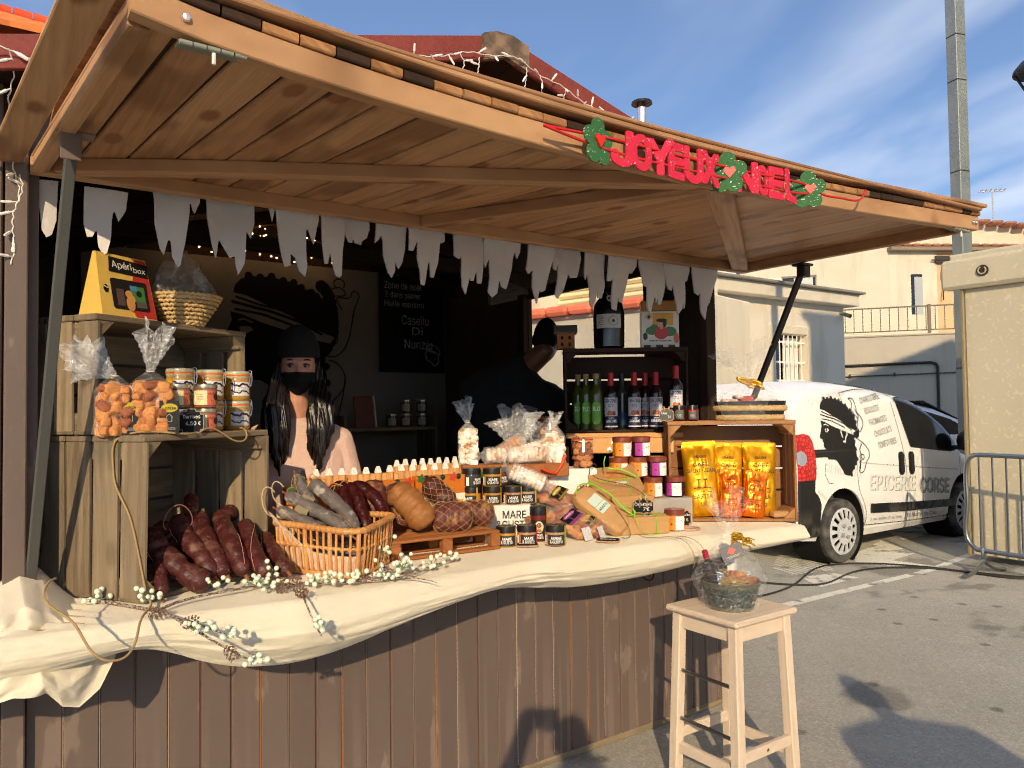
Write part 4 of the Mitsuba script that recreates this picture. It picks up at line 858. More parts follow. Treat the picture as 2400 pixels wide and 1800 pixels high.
top = Tt < ft
EY = np.interp(X, [-.2, .3, .6, 1.2, 1.9, 2.4, 2.8, 3.16], [-.33, -.36, -.39, -.37, -.35, -.37, -.44, -.53])
Yt = .36+(EY-.36)*(Tt/ft)
s = np.clip((Tt-ft)/(1-ft), 0, 1)
drop = ZC-hz
full = np.interp(X, [-.2, .1, .3, .6, .9, 1.2, 1.45, 1.7, 2.3, 3.4], [.02, .02, .03, .05, .055, .05, .03, .045, .05, .03])
ang = np.clip(s/.16, 0, 1)*math.pi/2
Yh = EY-.022*np.sin(ang)-full*np.sin(np.clip(s*math.pi*.95, 0, math.pi))**.8+(-.285-EY)*np.clip((s-.35)/.65, 0, 1)**1.6
Zh = ZC-.020*(1-np.cos(ang))-(drop-.020)*np.clip((s-.07)/.93, 0, 1)
Y_ = np.where(top, Yt, Yh); Z_ = np.where(top, ZC, Zh)
wr = meshkit.fbm(np.stack([X*2.2, s*5+X*.8, X*0], -1), 4, 3)-.5
rg = 1-2*np.abs(meshkit.noise(np.stack([X*3.2+s*2.2, s*7-X*1.5, X*0], -1), 5)-.5)*2; rg2 = 1-2*np.abs(meshkit.noise(np.stack([X*7-s*4, s*15+X*3, X*0+3], -1), 6)-.5)*2
fold = np.sin((s*26+X*5.0+6*wr))*.35+np.sin(s*13-X*9+4*wr)*.35-.55*rg-.3*rg2
amp = np.interp(X, [-.2, .2, .45, 1.0, 1.3, 1.55, 1.8, 3.4], [.005, .007, .010, .007, .006, .013, .006, .004])*np.clip(s*2.5, 0, 1)
Y_ = Y_+np.where(top, 0, -amp*fold*(.4+.6*s))
pinch = np.exp(-((X-1.58-.22*(s-.6))/.05)**2)*np.clip(s*1.4, 0, 1)
Y_ = Y_+.016*pinch
Z_ = Z_+np.where(top, .0022*(meshkit.fbm(np.stack([X*5, Y_*5, X*0], -1), 3, 9)), 0)
Z_ = Z_+np.where(top & (X < .10), .006*np.sin(Y_*70+X*60)*np.clip((.10-X)/.1, 0, 1), 0)
V = np.stack([X, Y_, Z_], -1).reshape(-1, 3); ii = np.arange(nx*nt).reshape(nx, nt)
F = np.c_[ii[:-1, :-1].ravel(), ii[:-1, 1:].ravel(), ii[1:, 1:].ravel(), ii[1:, :-1].ravel()]
cloth = put('tablecloth', (V, F), 'cloth', None, True)
tag(cloth, 'cream cloth draped over the serving counter and sagging along its front', 'tablecloth')
# the gathered end of the cloth hanging over the left corner
nu, nv = 150, 130
U, W_ = np.meshgrid(np.linspace(0, 1, nu), np.linspace(0, 1, nv), indexing='ij')
zb = np.interp(U, [0, .3, .5, .64, .72, .8, .9, 1.0], [.82, .825, .855, .845, .79, .775, .81, .90])
zt = np.interp(U, [0, .45, .62, .75, .88, 1.0], [1.03, 1.075, 1.12, 1.095, 1.03, .985])
xl = -.42+U*.485; xr = -.40+U*.52
x = xl*(1-W_)+xr*W_-.04*np.sin(W_*3.1)*(U-.5)
belly = np.sin(np.clip(U, 0, 1)*math.pi)**.6
y = -.19-.13*belly*np.sin(np.clip(W_*2.5+.15, 0, math.pi*.62))-.03*W_
y = np.where(W_ < .2, y*(W_/.2)**.8+(.16)*(1-(W_/.2)**.8), y)
z = zt+(zb-zt)*W_**1.05
z = np.where(W_ < .2, z+.012*np.sin(W_/.2*math.pi), z)
nq = meshkit.fbm(np.stack([U*3, W_*3, U*0], -1), 3, 4)-.5
dg = U*.8+W_*.9
fo = .014*np.sin(dg*24+7*nq)*np.clip(W_*2, 0, 1)*belly+.010*np.sin(U*40+4*nq)*np.exp(-((W_-.22)/.16)**2)+.018*np.sin(dg*11+3*nq)*belly*np.clip(W_*1.5, 0, 1)
y = y-fo
V = np.stack([x, y, z], -1).reshape(-1, 3); ii = np.arange(nu*nv).reshape(nu, nv)
F = np.c_[ii[:-1, :-1].ravel(), ii[:-1, 1:].ravel(), ii[1:, 1:].ravel(), ii[1:, :-1].ravel()]
put('gathered_end', (V, F), 'cloth', cloth, True)

# ------------------------------------------------------------------ crates
ZC = .9625
DISPLAY = (.92, np.array([-.0177, -.2188, .1269])); SET_DOWN = DISPLAY
class Crate:
    """an open wooden crate lying on its side: u along its open face, v into its depth."""
    def __init__(s, o, u, v): s.o, s.u, s.v = np.array([*o, 0.]), np.array([*u, 0.])/np.hypot(*u), np.array([*v, 0.])/np.hypot(*v); s.R = np.stack([s.u, s.v, [0, 0, 1]], 1)
    def P(s, a, b, z): return s.o+s.u*a+s.v*b+np.array([0, 0, z])
    def bx(s, a0, a1, b0, b1, z0, z1, c=.003): return box((a1-a0, b1-b0, z1-z0), s.P((a0+a1)/2, (b0+b1)/2, (z0+z1)/2), c, R=s.R)
def make_crate(key, K, W, D, z0, z1, mat, slats=4, gap=.012, tilt=.0):
    def w(name, m, ax): return wood(name, m, mat, key, list(ax))
    zz = (0, 0, 1)
    sw = (D-gap*(slats-1))/slats
    for side in (0, 1):
        b = 0.0
        for k in range(slats):
            dw = rng.uniform(-.006, .006); a0, a1 = ((-.013, 0) if side == 0 else (W, W+.013))
            v, f = K.bx(a0, a1, b+max(dw, 0), b+sw+min(dw, 0), z0+.0, z1-.022+rng.uniform(-.004, .002), .0025)
            lean = rng.uniform(-.006, .006); v = v+K.v*((v[:, 2]-(z0+z1)/2)*lean/.25)[:, None]
            w('slat', (v, f), zz); b += sw+gap
        a = (.0, .022) if side == 0 else (W-.022, W)
        for (h0, h1) in ((z0+.004, z0+.052), (z1-.075, z1-.027)): w('end_rail', K.bx(*a, .012, D-.01, h0, h1), K.v)
    n = max(2, round(D/.13))
    for k in range(n):
        b0, b1 = D*k/n+.003, D*(k+1)/n-.003
        w('top_board', K.bx(-.016, W+.016, b0, b1, z1-.022, z1, .003), K.u)
        w('base_board', K.bx(-.014, W+.014, b0, b1, z0, z0+.014, .003), K.u)
    m = max(3, round((z1-z0)/.13))
    for k in range(m):
        h0, h1 = z0+.02+(z1-z0-.05)*k/m+.006, z0+.02+(z1-z0-.05)*(k+1)/m-.004
        w('back_board', K.bx(-.01, W+.01, D-.0, D+.012, h0, h1), K.u)
    for (a, h, sa, sh) in ((.0, z1-.024, 1, -1), (W, z1-.024, -1, -1), (0, z0+.016, 1, 1), (W, z0+.016, -1, 1)):
        q = .058
        tri = [K.P(a, .004, h), K.P(a+sa*q, .004, h), K.P(a, .004, h+sh*q)]; bk = [p+K.v*(D-.02) for p in tri]
        v = np.array(tri+bk); f = np.array([[0, 1, 2], [5, 4, 3], [0, 3, 4], [0, 4, 1], [1, 4, 5], [1, 5, 2], [2, 5, 3], [2, 3, 0]])
        if sa*sh > 0: f = f[:, ::-1]
        w('corner_block', (v, f), K.v)
BU, BV = (.834, .552), (-.552, .834)
KL = Crate((.239, .012), BU, BV)
cr1 = thing('wooden_crate', 'weathered grey crate on its side at the left end, full of dark sausages', 'crate')
make_crate(cr1, KL, .58, .485, ZC+.003, 1.513, 'wood_grey', 4, .012)
KU = Crate(KL.P(-.015, .20, 0)[:2], BU, BV)
cr2 = thing('wooden_crate', 'smaller weathered crate standing open on top of the left sausage crate', 'crate')
make_crate(cr2, KU, .70, .33, 1.515, 1.925, 'wood_grey', 3, .03)
KC = Crate((2.847, .167), (.767, -.642), (.642, .767))
cr3 = thing('wooden_crate', 'brown wooden crate holding yellow and orange coffee bags at the right end', 'crate')
make_crate(cr3, KC, .645, .24, ZC+.003, 1.505, 'wood_crate', 3, .022)
SET_DOWN = None
KB = Crate((2.335, .415), (.80, -.60), (.60, .80))
cr4 = thing('wooden_crate', 'dark wooden crate lined with liqueur bottles inside the chalet', 'crate')
make_crate(cr4, KB, .625, .22, 1.452, 1.90, 'wood_dark', 3, .02)
tr = thing('trestle_shelf', 'small pine trestle shelf with bolted end carrying the bottle crate', 'shelf')
wood('board', KB.bx(-.01, .60, -.03, .25, 1.424, 1.450), 'wood_new', tr, list(KB.u))
wood('apron', KB.bx(.03, .55, -.032, -.010, 1.345, 1.423), 'wood_new', tr, list(KB.u))
for a in (.30, .53): wood('leg', KB.bx(a, a+.045, .0, .045, .07, 1.424), 'wood_pallet', tr, 2)
for a in (.05, .53): wood('leg', KB.bx(a, a+.045, .20, .245, .07, 1.424), 'wood_dark', tr, 2)
for a, z in ((.235, 1.40), (.215, 1.365), (.07, 1.40)): put('bolt', mv(lathe([(0, 0), (.013, 0), (.011, .006), (0, .008)], 12), KB.P(a, -.033, z), R=KB.R @ rotx(math.pi/2)), 'steel', tr, 40)

SET_DOWN = DISPLAY
# ------------------------------------------------------------------ jars, bottles, boxes
def patch(R, a0, a1, z0, z1, t=.0005, n=None):
    """a label wrapped round a cylinder, between two angles."""
    n = n or max(4, int(abs(a1-a0)*9)); a = np.linspace(a0, a1, n)
    p = np.concatenate([np.stack([(R+t)*np.cos(a), (R+t)*np.sin(a), a*0+z], 1) for z in (z0, z1)])
    i = np.arange(n-1); return p, np.vstack([np.stack([i, i+1, i+1+n], 1), np.stack([i, i+1+n, i+n], 1)])
def wtext(s, R, ac, zc, h, width, bold=True, t=.0012):
    """lettering wrapped round a cylinder, centred on angle ac, reading left to right from outside."""
    v, f = text(s, h, (0, 0, 0), (1, 0, 0), (0, 1, 0), width, bold, .0004)
    a = ac+v[:, 0]/R
    return np.stack([(R+t+v[:, 2])*np.cos(a), (R+t+v[:, 2])*np.sin(a), zc+v[:, 1]], 1), f
def wpoly(P_, R, ac, zc, t=.001, ml=.012):
    v, f = flat2(P_, ml); a = ac+v[:, 0]/R
    return np.stack([(R+t)*np.cos(a), (R+t)*np.sin(a), zc+v[:, 1]], 1), f
def cyl(R, z0, z1, n=24, r=.004): return lathe([(0, z0), (R-r, z0), (R, z0+r), (R, z1-r), (R-r, z1), (0, z1)], n)
CAMXY = np.array([-.22, -2.74])
def face(x, y): return math.atan2(CAMXY[1]-y, CAMXY[0]-x)
BK, WHT = C('#17171a'), C('#eceae6')
def at(m, pos): return mv(m, pos)

GOLD, GUS = C('#b8862a'), 'small jars with black lids and charcoal labels'
def mare_jar(pos, label, band, lid=BK, turn=0., stripe=None, h=.090, R=.0455):
    k = thing('spread_jar', label, 'jar', GUS); x, y, z = pos; f = face(x, y)+turn
    put('glass', at(lathe([(0, 0), (R-.005, 0), (R, .005), (R, h*.62), (R*.94, h*.68), (R*.93, h*.72), (0, h*.72)], 26), pos), 'vc_gloss', k, 50, band)
    put('lid', at(lathe([(0, h*.68), (R*.99, h*.68), (R, h*.70), (R, h*.97), (R*.95, h), (0, h)], 30), pos), 'vc_satin', k, 50, lid)
    put('label', at(patch(R, f-.75, f+1.0, h*.06, h*.56), pos), 'vc_satin', k, True, C('#2c2c2e'))
    put('strip', at(patch(R+.0006, f+1.0, f+1.25, h*.06, h*.98), pos), 'vc_satin', k, True, stripe if stripe is not None else GOLD)
    put('barcode_label', at(patch(R, f-1.35, f-1.0, h*.08, h*.54), pos), 'vc_satin', k, True, WHT)
    put('lettering', at(cat(wtext('MARE', R, f+.10, h*.40, h*.135, R*.95), wtext('& GUSTU', R, f+.06, h*.23, h*.135, R*1.2)), pos), 'vc_satin', k, False, WHT)
    put('accent', at(wpoly(Point(0, 0).buffer(.0035, 5), R, f-.48, h*.30, .0015), pos), 'vc_satin', k, False, stripe if stripe is not None else GOLD)
    put('lid_print', at(cat(*[tube([(R*q*math.cos(a), R*q*math.sin(a), h+.0002) for a in np.linspace(0, 6.283, 26)[:-1]], .0006, 4, True) for q in (.8, .5)]), pos), 'vc_satin', k, True, C('#8f7a3c'))
    return k
OC, PK, BE = C('#b57d1e'), C('#b07a55'), C('#a68a5a')
BOXZ = ZC+.152
MB = (np.array([1.705, .460]), np.array([.84, -.5426])); MN = np.array([-.5426, -.84])
def mb(s, o, z): q = MB[0]+MB[1]*s+MN*o; return (q[0], q[1], z)
for (s, o, lev, mband, turn, stripe, lab) in ((.047, -.05, 0, OC, -.5, None, 'mustard filled jar with black lid, bottom left of the stack on the lettered box'), (.047, -.05, 1, C('#3a3a3c'), .75, C('#d9b04a'), 'dark labelled jar with gold strip in front, top left of the stack on the carton'),
        (.150, -.045, 0, OC, 0, C('#c9932f'), 'mustard filled jar with black lid, second in the bottom row on the lettered box'), (.150, -.045, 1, OC, 0, C('#c9932f'), 'mustard filled jar crowning the second stack on the lettered box'),
        (.250, -.05, 0, PK, 0, C('#c8b25a'), 'pinkish beige filled jar, third in the row on the lettered box'), (.325, -.085, 0, BE, -.1, C('#d8c02a'), 'beige filled jar with bright yellow strip, last on the lettered box')):
    mare_jar(mb(s, o, BOXZ+.091*lev), lab, mband, BK, turn, stripe)
mare_jar(mb(.19, -.125, BOXZ+.091), 'jar with dark blue lid and red contents beside the bread bags', C('#7c2320'), C('#1b2036'), .2, C('#d9a63c'))
mare_jar((1.745, .140, ZC+.003), 'mustard filled jar with black lid just right of the little pallet', OC, BK, 0, C('#b08a3a'))
mare_jar((1.832, .100, ZC+.003), 'pinkish filled jar between the mustard jar and the tall red jar', PK, BK, .1, C('#c43a55'))
mare_jar((1.930, .015, ZC+.003), 'jar with lime green strip at the front edge of the counter', C('#a5805a'), BK, 0, C('#a5bd2a'), .092, .048)
k = thing('tall_jar', 'tall jar of red sauce with black lid and oval portrait label', 'jar'); x, y = 1.948, .165; f = face(x, y); ps = (x, y, ZC+.003)
put('glass', at(cyl(.041, 0, .122, 28), ps), 'vc_gloss', k, 50, C('#6e1f18')); put('lid', at(cyl(.042, .118, .158, 28, .003), ps), 'vc_satin', k, 50, BK)
put('label', at(patch(.041, f-.9, f+1.0, .008, .098), ps), 'vc_satin', k, True, C('#232224'))
pt_ = Point(0, 0).buffer(1, 16); put('portrait', at(wpoly(affinity.scale(pt_, .021, .027), .041, f+.05, .066), ps), 'vc_satin', k, True, C('#d8c8a0'))
put('figure', at(cat(wpoly(affinity.scale(pt_, .007, .009), .041, f+.05, .072, .0016), wpoly(Polygon([(-.012, 0), (.012, 0), (.008, .014), (-.008, .014)]), .041, f+.05, .043, .0016)), ps), 'vc_satin', k, True, C('#a4694a'))
put('hair', at(wpoly(affinity.scale(pt_, .010, .012).difference(affinity.scale(pt_, .007, .009)).intersection(sbox(-1, -.012, 1, 1)), .041, f+.05, .074, .0018), ps), 'vc_satin', k, True, C('#2b1a14'))
put('lettering', at(cat(wtext('MARE', .041, f+.05, .030, .010, .034), wtext('& GUSTU', .041, f+.05, .017, .010, .042)), ps), 'vc_satin', k, False, WHT)
put('strip', at(patch(.0425, f+1.0, f+1.25, .02, .158), ps), 'vc_satin', k, True, GOLD)
# white printed box under them
kb = thing('white_carton', 'white carton printed in black letters, carrying the spread jars', 'box')
RM = np.stack([[*MB[1], 0], [*(-MN), 0], [0, 0, 1]], 1)
put('carton', box((.335, .13, .150), mb(.168, -.065, ZC+.003+.075), .003, R=RM), 'vc_satin', kb, False, C('#e4e1da'))
put('tape', box((.05, .12, .002), mb(.05, -.065, ZC+.1535), .0005, R=RM), 'vc_gloss', kb, False, C('#c2c6c8'))
put('lettering', cat(text('MARE', .036, mb(.255, .0005, ZC+.108), (*MB[1], 0), (0, 0, 1), .115), text('&GUSTU', .036, mb(.250, .0005, ZC+.060), (*MB[1], 0), (0, 0, 1), .165)), 'vc_satin', kb, False, C('#1f1f22'))

# terrine jars on the left crate
TZ = 1.513
def terrine(a, b, z, label, group='terrine jars with cream and salmon labels', turn=0.):
    x, y, _ = KL.P(a, b, 0); k = thing('terrine_jar', label, 'jar', group); ps = (x, y, z); f = face(x, y)+turn; R = .0405
    put('glass', at(lathe([(0, 0), (R-.006, 0), (R, .006), (R, .070), (R*.95, .076), (0, .076)], 28), ps), 'vc_gloss', k, 50, C('#8a5a44'))
    put('lid', at(lathe([(0, .073), (R+.001, .073), (R+.0015, .076), (R+.001, .086), (R*.93, .088), (0, .0875)], 30), ps), 'vc_metal', k, 50, C('#c9c1a6'))
    put('label', at(patch(R, f-1.25, f+.15, .012, .064), ps), 'vc_satin', k, True, C('#d9cf9e'))
    put('label', at(patch(R, f+.15, f+1.0, .012, .064), ps), 'vc_satin', k, True, C('#c9664c'))
    put('print', at(cat(*[wpoly(stroke_([(-.010, .006), (-.003, .010), (.002, .003), (.009, .012), (.012, .004)], .0022), R, f+.5, .045), wpoly(Point(.0, 0).buffer(.002), R, f+.55, .027)] +
        [wpoly(sbox(-.011, q, .011, q+.0012), R, f-.45, .03) for q in (.0, .006, .012, .018)]), ps), 'vc_satin', k, False, C('#4a2320'))
    put('barcode', at(patch(R+.0004, f-1.0, f-.85, .022, .048), ps), 'vc_satin', k, True, WHT)
    put('seal', at(wpoly(Point(0, 0).buffer(.013, 10), R, f+1.05, .042, .0012), ps), 'vc_satin', k, True, C('#1d1c1e'))
    return k
def stroke_(p, w): return LineString(p).buffer(w/2, cap_style=1, resolution=2)
terrine(.305, .05, TZ, 'terrine jar with cream and salmon label, lower one in front beside the small slate'); terrine(.305, .05, TZ+.0885, 'terrine jar with cream and salmon label, stacked upper one in front')
for i, (a, b) in enumerate(((.225, .10), (.145, .10))):
    for lv in (0, 1): terrine(a, b, TZ+.0885*lv, 'terrine jar %s row in the shade behind the slate, %s' % (('upper', 'lower')[1-lv], ('nearer the clip jars', 'nearer the biscuit bags')[i]), turn=.3)
def clipjar(a, b, z, label, turn=0.):
    x, y, _ = KL.P(a, b, 0); k = thing('clip_jar', label, 'jar', 'clip top jars with orange rubber rings'); ps = (x, y, z); f = face(x, y)+turn; R = .050
    put('glass', at(lathe([(0, 0), (R-.008, 0), (R, .010), (R, .078), (R*.93, .088), (R*.93, .094), (0, .094)], 30), ps), 'vc_gloss', k, 50, C('#b58a3e'))
    put('neck', at(lathe([(R*.93, .086), (R*1.0, .092), (R*1.0, .098), (0, .098)], 30), ps), 'vc_gloss', k, 50, C('#b9ad86'))
    put('rubber_ring', at(lathe([(0, .098), (R*1.02, .098), (R*1.04, .101), (R*1.02, .105), (0, .105)], 30), ps), 'vc_satin', k, 50, C('#d96a2a'))
    put('lid', at(lathe([(0, .105), (R*1.0, .105), (R*1.02, .109), (R*.98, .116), (R*.8, .119), (0, .119)], 30), ps), 'vc_gloss', k, 50, C('#aeb09c'))
    put('label', at(patch(R, f-.5, f+1.1, .018, .074), ps), 'vc_satin', k, True, C('#dcd9dc'))
    for zz, w in ((.062, .008), (.034, .005)):
        put('label_wave', at(wpoly(LineString([(q, .004*math.sin(q*130)+.002*math.sin(q*310)) for q in np.linspace(-.036, .036, 22)]).buffer(w/2), R, f+.3, zz, .0012), ps), 'vc_satin', k, False, C('#2a2a3c'))
    put('label_text', at(cat(*[wpoly(sbox(-.018, q, .018+.004*math.sin(q*900), q+.0012), R, f+.4, .045, .0012) for q in (0, .005, -.006)]), ps), 'vc_satin', k, False, C('#77757c'))
    put('yellow_label', at(patch(R, f-1.15, f-.6, .02, .072), ps), 'vc_satin', k, True, C('#d9a21a'))
    ca = f+1.25; cx, cy = R*1.07*math.cos(ca), R*1.07*math.sin(ca)
    put('clip', at(tube(spline([(cx*.85, cy*.85, .118), (cx*1.03, cy*1.03, .122), (cx*1.12, cy*1.12, .105), (cx*1.1, cy*1.1, .07), (cx*1.02, cy*1.02, .055), (cx*.98, cy*.98, .09), (cx, cy, .11)], 26), .0018, 5), ps), 'vc_metal', k, True, C('#b9bcc0'))
    return k
for i, (a, b, lv) in enumerate(((.585, .15, 0), (.585, .15, 1), (.435, .15, 0), (.435, .15, 1), (.30, .165, 0), (.30, .165, 1))):
    clipjar(a, b, TZ+.1195*lv, 'clip jar with orange ring and wavy white label, %s of the %s stack' % (('bottom', 'top')[lv], ('right', 'middle', 'left')[i//2]))

# jam jars with copper lids
def jam(pos, label, fruit, stripe, turn=0., R=.0495, h=.106):
    k = thing('jam_jar', label, 'jar', 'jam jars with copper lids'); f = face(pos[0], pos[1])+turn
    put('glass', at(lathe([(0, 0), (R-.008, 0), (R, .008), (R, h*.70), (R*.95, h*.76), (0, h*.76)], 12), pos), 'vc_gloss', k, 20, fruit)
    put('lid', at(lathe([(0, h*.75), (R*1.02, h*.75), (R*1.03, h*.77), (R*1.03, h*.97), (R*.97, h), (0, h)], 30), pos), 'vc_foil', k, 40, C('#a0584a'))
    put('label', at(patch(R, f-.50, f+.30, h*.06, h*.70, .0012), pos), 'vc_satin', k, True, stripe); put('label', at(patch(R, f+.30, f+1.35, h*.06, h*.70, .0012), pos), 'vc_satin', k, True, C('#ece9e8'))
    put('print', at(cat(*([wpoly(Polygon([(0, -.006), (.005, 0), (.001, .006), (-.005, .001)]), R, f-.1, h*.34, .002)]+[wpoly(sbox(-.008, q, .006, q+.0009), R, f-.1, h*.54, .002) for q in (0, .004)]+[wpoly(sbox(-.012, q, .012, q+.0008), R, f+.8, h*.45, .002) for q in (0, .004, .008)])), pos), 'vc_satin', k, False, C('#5a2a2a'))
    return k
ORF, PUF, ORS, MAG = C('#c07a14'), C('#2c0f1c'), C('#d98a34'), C('#b0339a')
PZ = ZC+.003+.142
for (x, y, z, fr, st, tn, lab) in ((2.655, .275, PZ, ORF, ORS, 0, 'orange jam jar half hidden at the back left of the bottom row'), (2.725, .185, PZ, ORF, ORS, -.1, 'orange jam jar in front on the grey display box'), (2.833, .125, PZ, PUF, MAG, -.7, 'purple jam jar showing a wide white label on the grey display box'),
      (2.573, .285, PZ+.107, ORF, ORS, 0, 'orange jam jar at the left of the middle row'), (2.668, .238, PZ+.107, ORF, ORS, .1, 'orange jam jar in the centre of the middle row'), (2.757, .185, PZ+.107, PUF, MAG, 0, 'purple jam jar with magenta label at the right of the middle row'),
      (2.585, .270, PZ+.214, ORF, ORS, -.1, 'orange jam jar on top of the pyramid'), (2.680, .225, PZ+.214, PUF, MAG, -.1, 'purple jam jar with magenta label on top of the pyramid'), (2.65, -.035, ZC+.003, ORF, ORS, -.2, 'single orange jam jar standing on the cloth by the kraft box')):
    jam((x, y, z), lab, fr, st, tn)
k = put('display_box', box((.37, .24, .14), (2.735, .215, ZC+.073), .004, rz=-.35), 'vc_satin', None, False, C('#a9a39b')); tag(k, 'grey display box under the pyramid of jam jars', 'box')
SET_DOWN = None
# bottles
def bottle(name, pos, label, cat_, glass, prof, group, mat='vc_gloss'):
    k = thing(name, label, cat_, group); put('glass', at(lathe(prof, 26), pos), mat, k, 50, glass); return k
CCP = [(0, 0), (.034, 0), (.038, .005), (.038, .185), (.034, .205), (.018, .228), (.0145, .245), (.0145, .262), (0, .262)]
def capcorse(a, b, z, lab, K_=KB, turn=0.):
    p = K_.P(a, b, z); k = bottle('wine_bottle', p, lab, 'bottle', C('#1a0d10'), CCP, 'dark aperitif bottles with red capsules'); f = face(p[0], p[1])+turn; R = .038
    put('capsule', at(lathe([(0, .232), (.0168, .232), (.0165, .30), (.015, .305), (0, .305)], 18), p), 'vc_satin', k, 50, C('#b01c24'))
    put('label', at(patch(R, f-1.05, f+1.05, .072, .170, .0008), p), 'vc_satin', k, True, C('#cfcfd8')); put('label', at(patch(R, f-1.05, f+1.05, .022, .072, .0008), p), 'vc_satin', k, True, C('#1c2746'))
    put('label', at(patch(R, f-1.05, f+1.05, .014, .021, .0008), p), 'vc_satin', k, True, C('#cfcfd8'))
    put('lettering', at(cat(wtext('CAP CORSE', R, f, .154, .019, .066), wtext('APERITIF', R, f, .133, .004, .03), wtext('DEPUIS', R, f, .124, .005, .03)), p), 'vc_satin', k, False, C('#20242c'))
    put('lettering', at(cat(wtext('MAISON', R, f, .061, .006, .026), wtext('DAMIANI', R, f, .046, .014, .056)), p), 'vc_satin', k, False, C('#dfe2ec'))
    put('picture', at(wpoly(Polygon([(-.022, -.014), (.022, -.014), (.020, .004), (.012, .010), (.004, .004), (-.006, .012), (-.018, .004)]), R, f, .092, .0016), p), 'vc_satin', k, True, C('#c07838'))
    put('picture', at(wpoly(Polygon([(.002, -.014), (.024, -.014), (.021, .006), (.012, .003)]), R, f, .092, .002), p), 'vc_satin', k, True, C('#b0303a'))
    return k
BZ = 1.466
capcorse(.235, .05, BZ, 'red capped aperitif bottle beside the green liqueurs'); capcorse(.36, .05, BZ, 'red capped aperitif bottle, second from the green liqueurs'); capcorse(.475, .05, BZ, 'red capped aperitif bottle, third from the green liqueurs')
capcorse(.43, .14, BZ, 'red capped aperitif bottle half hidden behind the front ones'); SET_DOWN = DISPLAY; capcorse(.05, .13, 1.507, 'red capped aperitif bottle standing behind the honey jars', KC); SET_DOWN = None
for a, b, lab in ((.305, .15, 'clear bottle with blue base label behind the aperitif bottles'), (.18, .16, 'clear bottle at the back beside the green liqueurs')):
    p = KB.P(a, b, BZ); k = bottle('clear_bottle', p, lab, 'bottle', C('#2c3438'), [(0, 0), (.034, 0), (.036, .004), (.036, .19), (.03, .21), (.015, .235), (.0135, .30), (0, .30)], 'clear glass bottles'); f = face(p[0], p[1])
    put('label', at(patch(.036, f-1, f+1, .02, .09, .0008), p), 'vc_satin', k, True, C('#27476c')); put('cap', at(cyl(.0155, .275, .305, 16, .002), p), 'vc_satin', k, 50, C('#2a2c2e'))
for a, b, lab in ((.065, .14, 'green liqueur bottle at the back left of the crate'), (.105, .075, 'green liqueur bottle in the middle of the three'), (.155, .035, 'green liqueur bottle with bright green oval label in front')):
    p = KB.P(a, b, BZ-.0); k = bottle('liqueur_bottle', p, lab, 'bottle', C('#3f4a16'), [(0, 0), (.030, 0), (.033, .004), (.034, .175), (.031, .205), (.017, .232), (.0145, .245), (.0145, .285), (0, .285)], 'green liqueur bottles'); f = face(p[0], p[1])
    put('label', at(wpoly(LineString([(0, -.035), (0, .035)]).buffer(.026), .034, f, .09, .001), p), 'vc_satin', k, True, C('#4f8f34'))
    put('label', at(wpoly(LineString([(0, -.035), (0, .035)]).buffer(.023), .034, f, .09, .0014), p), 'vc_satin', k, True, C('#6fae3e'))
    put('lettering', at(wtext('ILO', .034, f, .112, .022, .038, True, .002), p), 'vc_satin', k, False, C('#e6efdc')); put('cap', at(cyl(.0165, .272, .300, 18, .002), p), 'vc_satin', k, 50, C('#a08452'))
p = KB.P(.235, .10, 1.903); k = bottle('demijohn', p, 'very large dark bottle with white label on top of the bottle crate', 'bottle', C('#0e1013'), [(0, 0), (.072, 0), (.082, .008), (.085, .19), (.076, .24), (.040, .29), (.024, .31), (.022, .36), (.028, .365), (.028, .375), (0, .375)], None); f = face(p[0], p[1])
put('label', at(patch(.085, f-.85, f+.85, .105, .180, .001), p), 'vc_satin', k, True, C('#c4c2c0'))
put('print', at(cat(wpoly(Point(0, 0).buffer(.026).difference(Point(0, 0).buffer(.024)), .085, f+.3, .143, .002), wpoly(Point(0, 0).buffer(.008), .085, f+.3, .143, .002), *[wpoly(sbox(-.02, q, .012, q+.0015), .085, f-.45, .143, .002) for q in (-.02, -.01, 0, .01, .02)]), p), 'vc_satin', k, False, C('#2a2826'))
put('foil', at(cyl(.027, .33, .385, 18, .003), p), 'vc_satin', k, 50, C('#1c1416'))
put('tag_cord', at(tube(spline([(.03, -.03, .35), (.0, -.05, .30), (-.045, -.055, .275), (-.06, -.05, .30)], 14), .002, 5), p), 'vc_matte', k, True, C('#8f8578'))
put('tag', at(mv(lathe([(.008, 0), (.018, 0), (.018, .003), (.008, .003), (.008, 0)], 16), (-.055, -.065, .262), R=rotx(1.4)), p), 'vc_satin', k, 40, C('#b5b0ac'))
SET_DOWN = DISPLAY
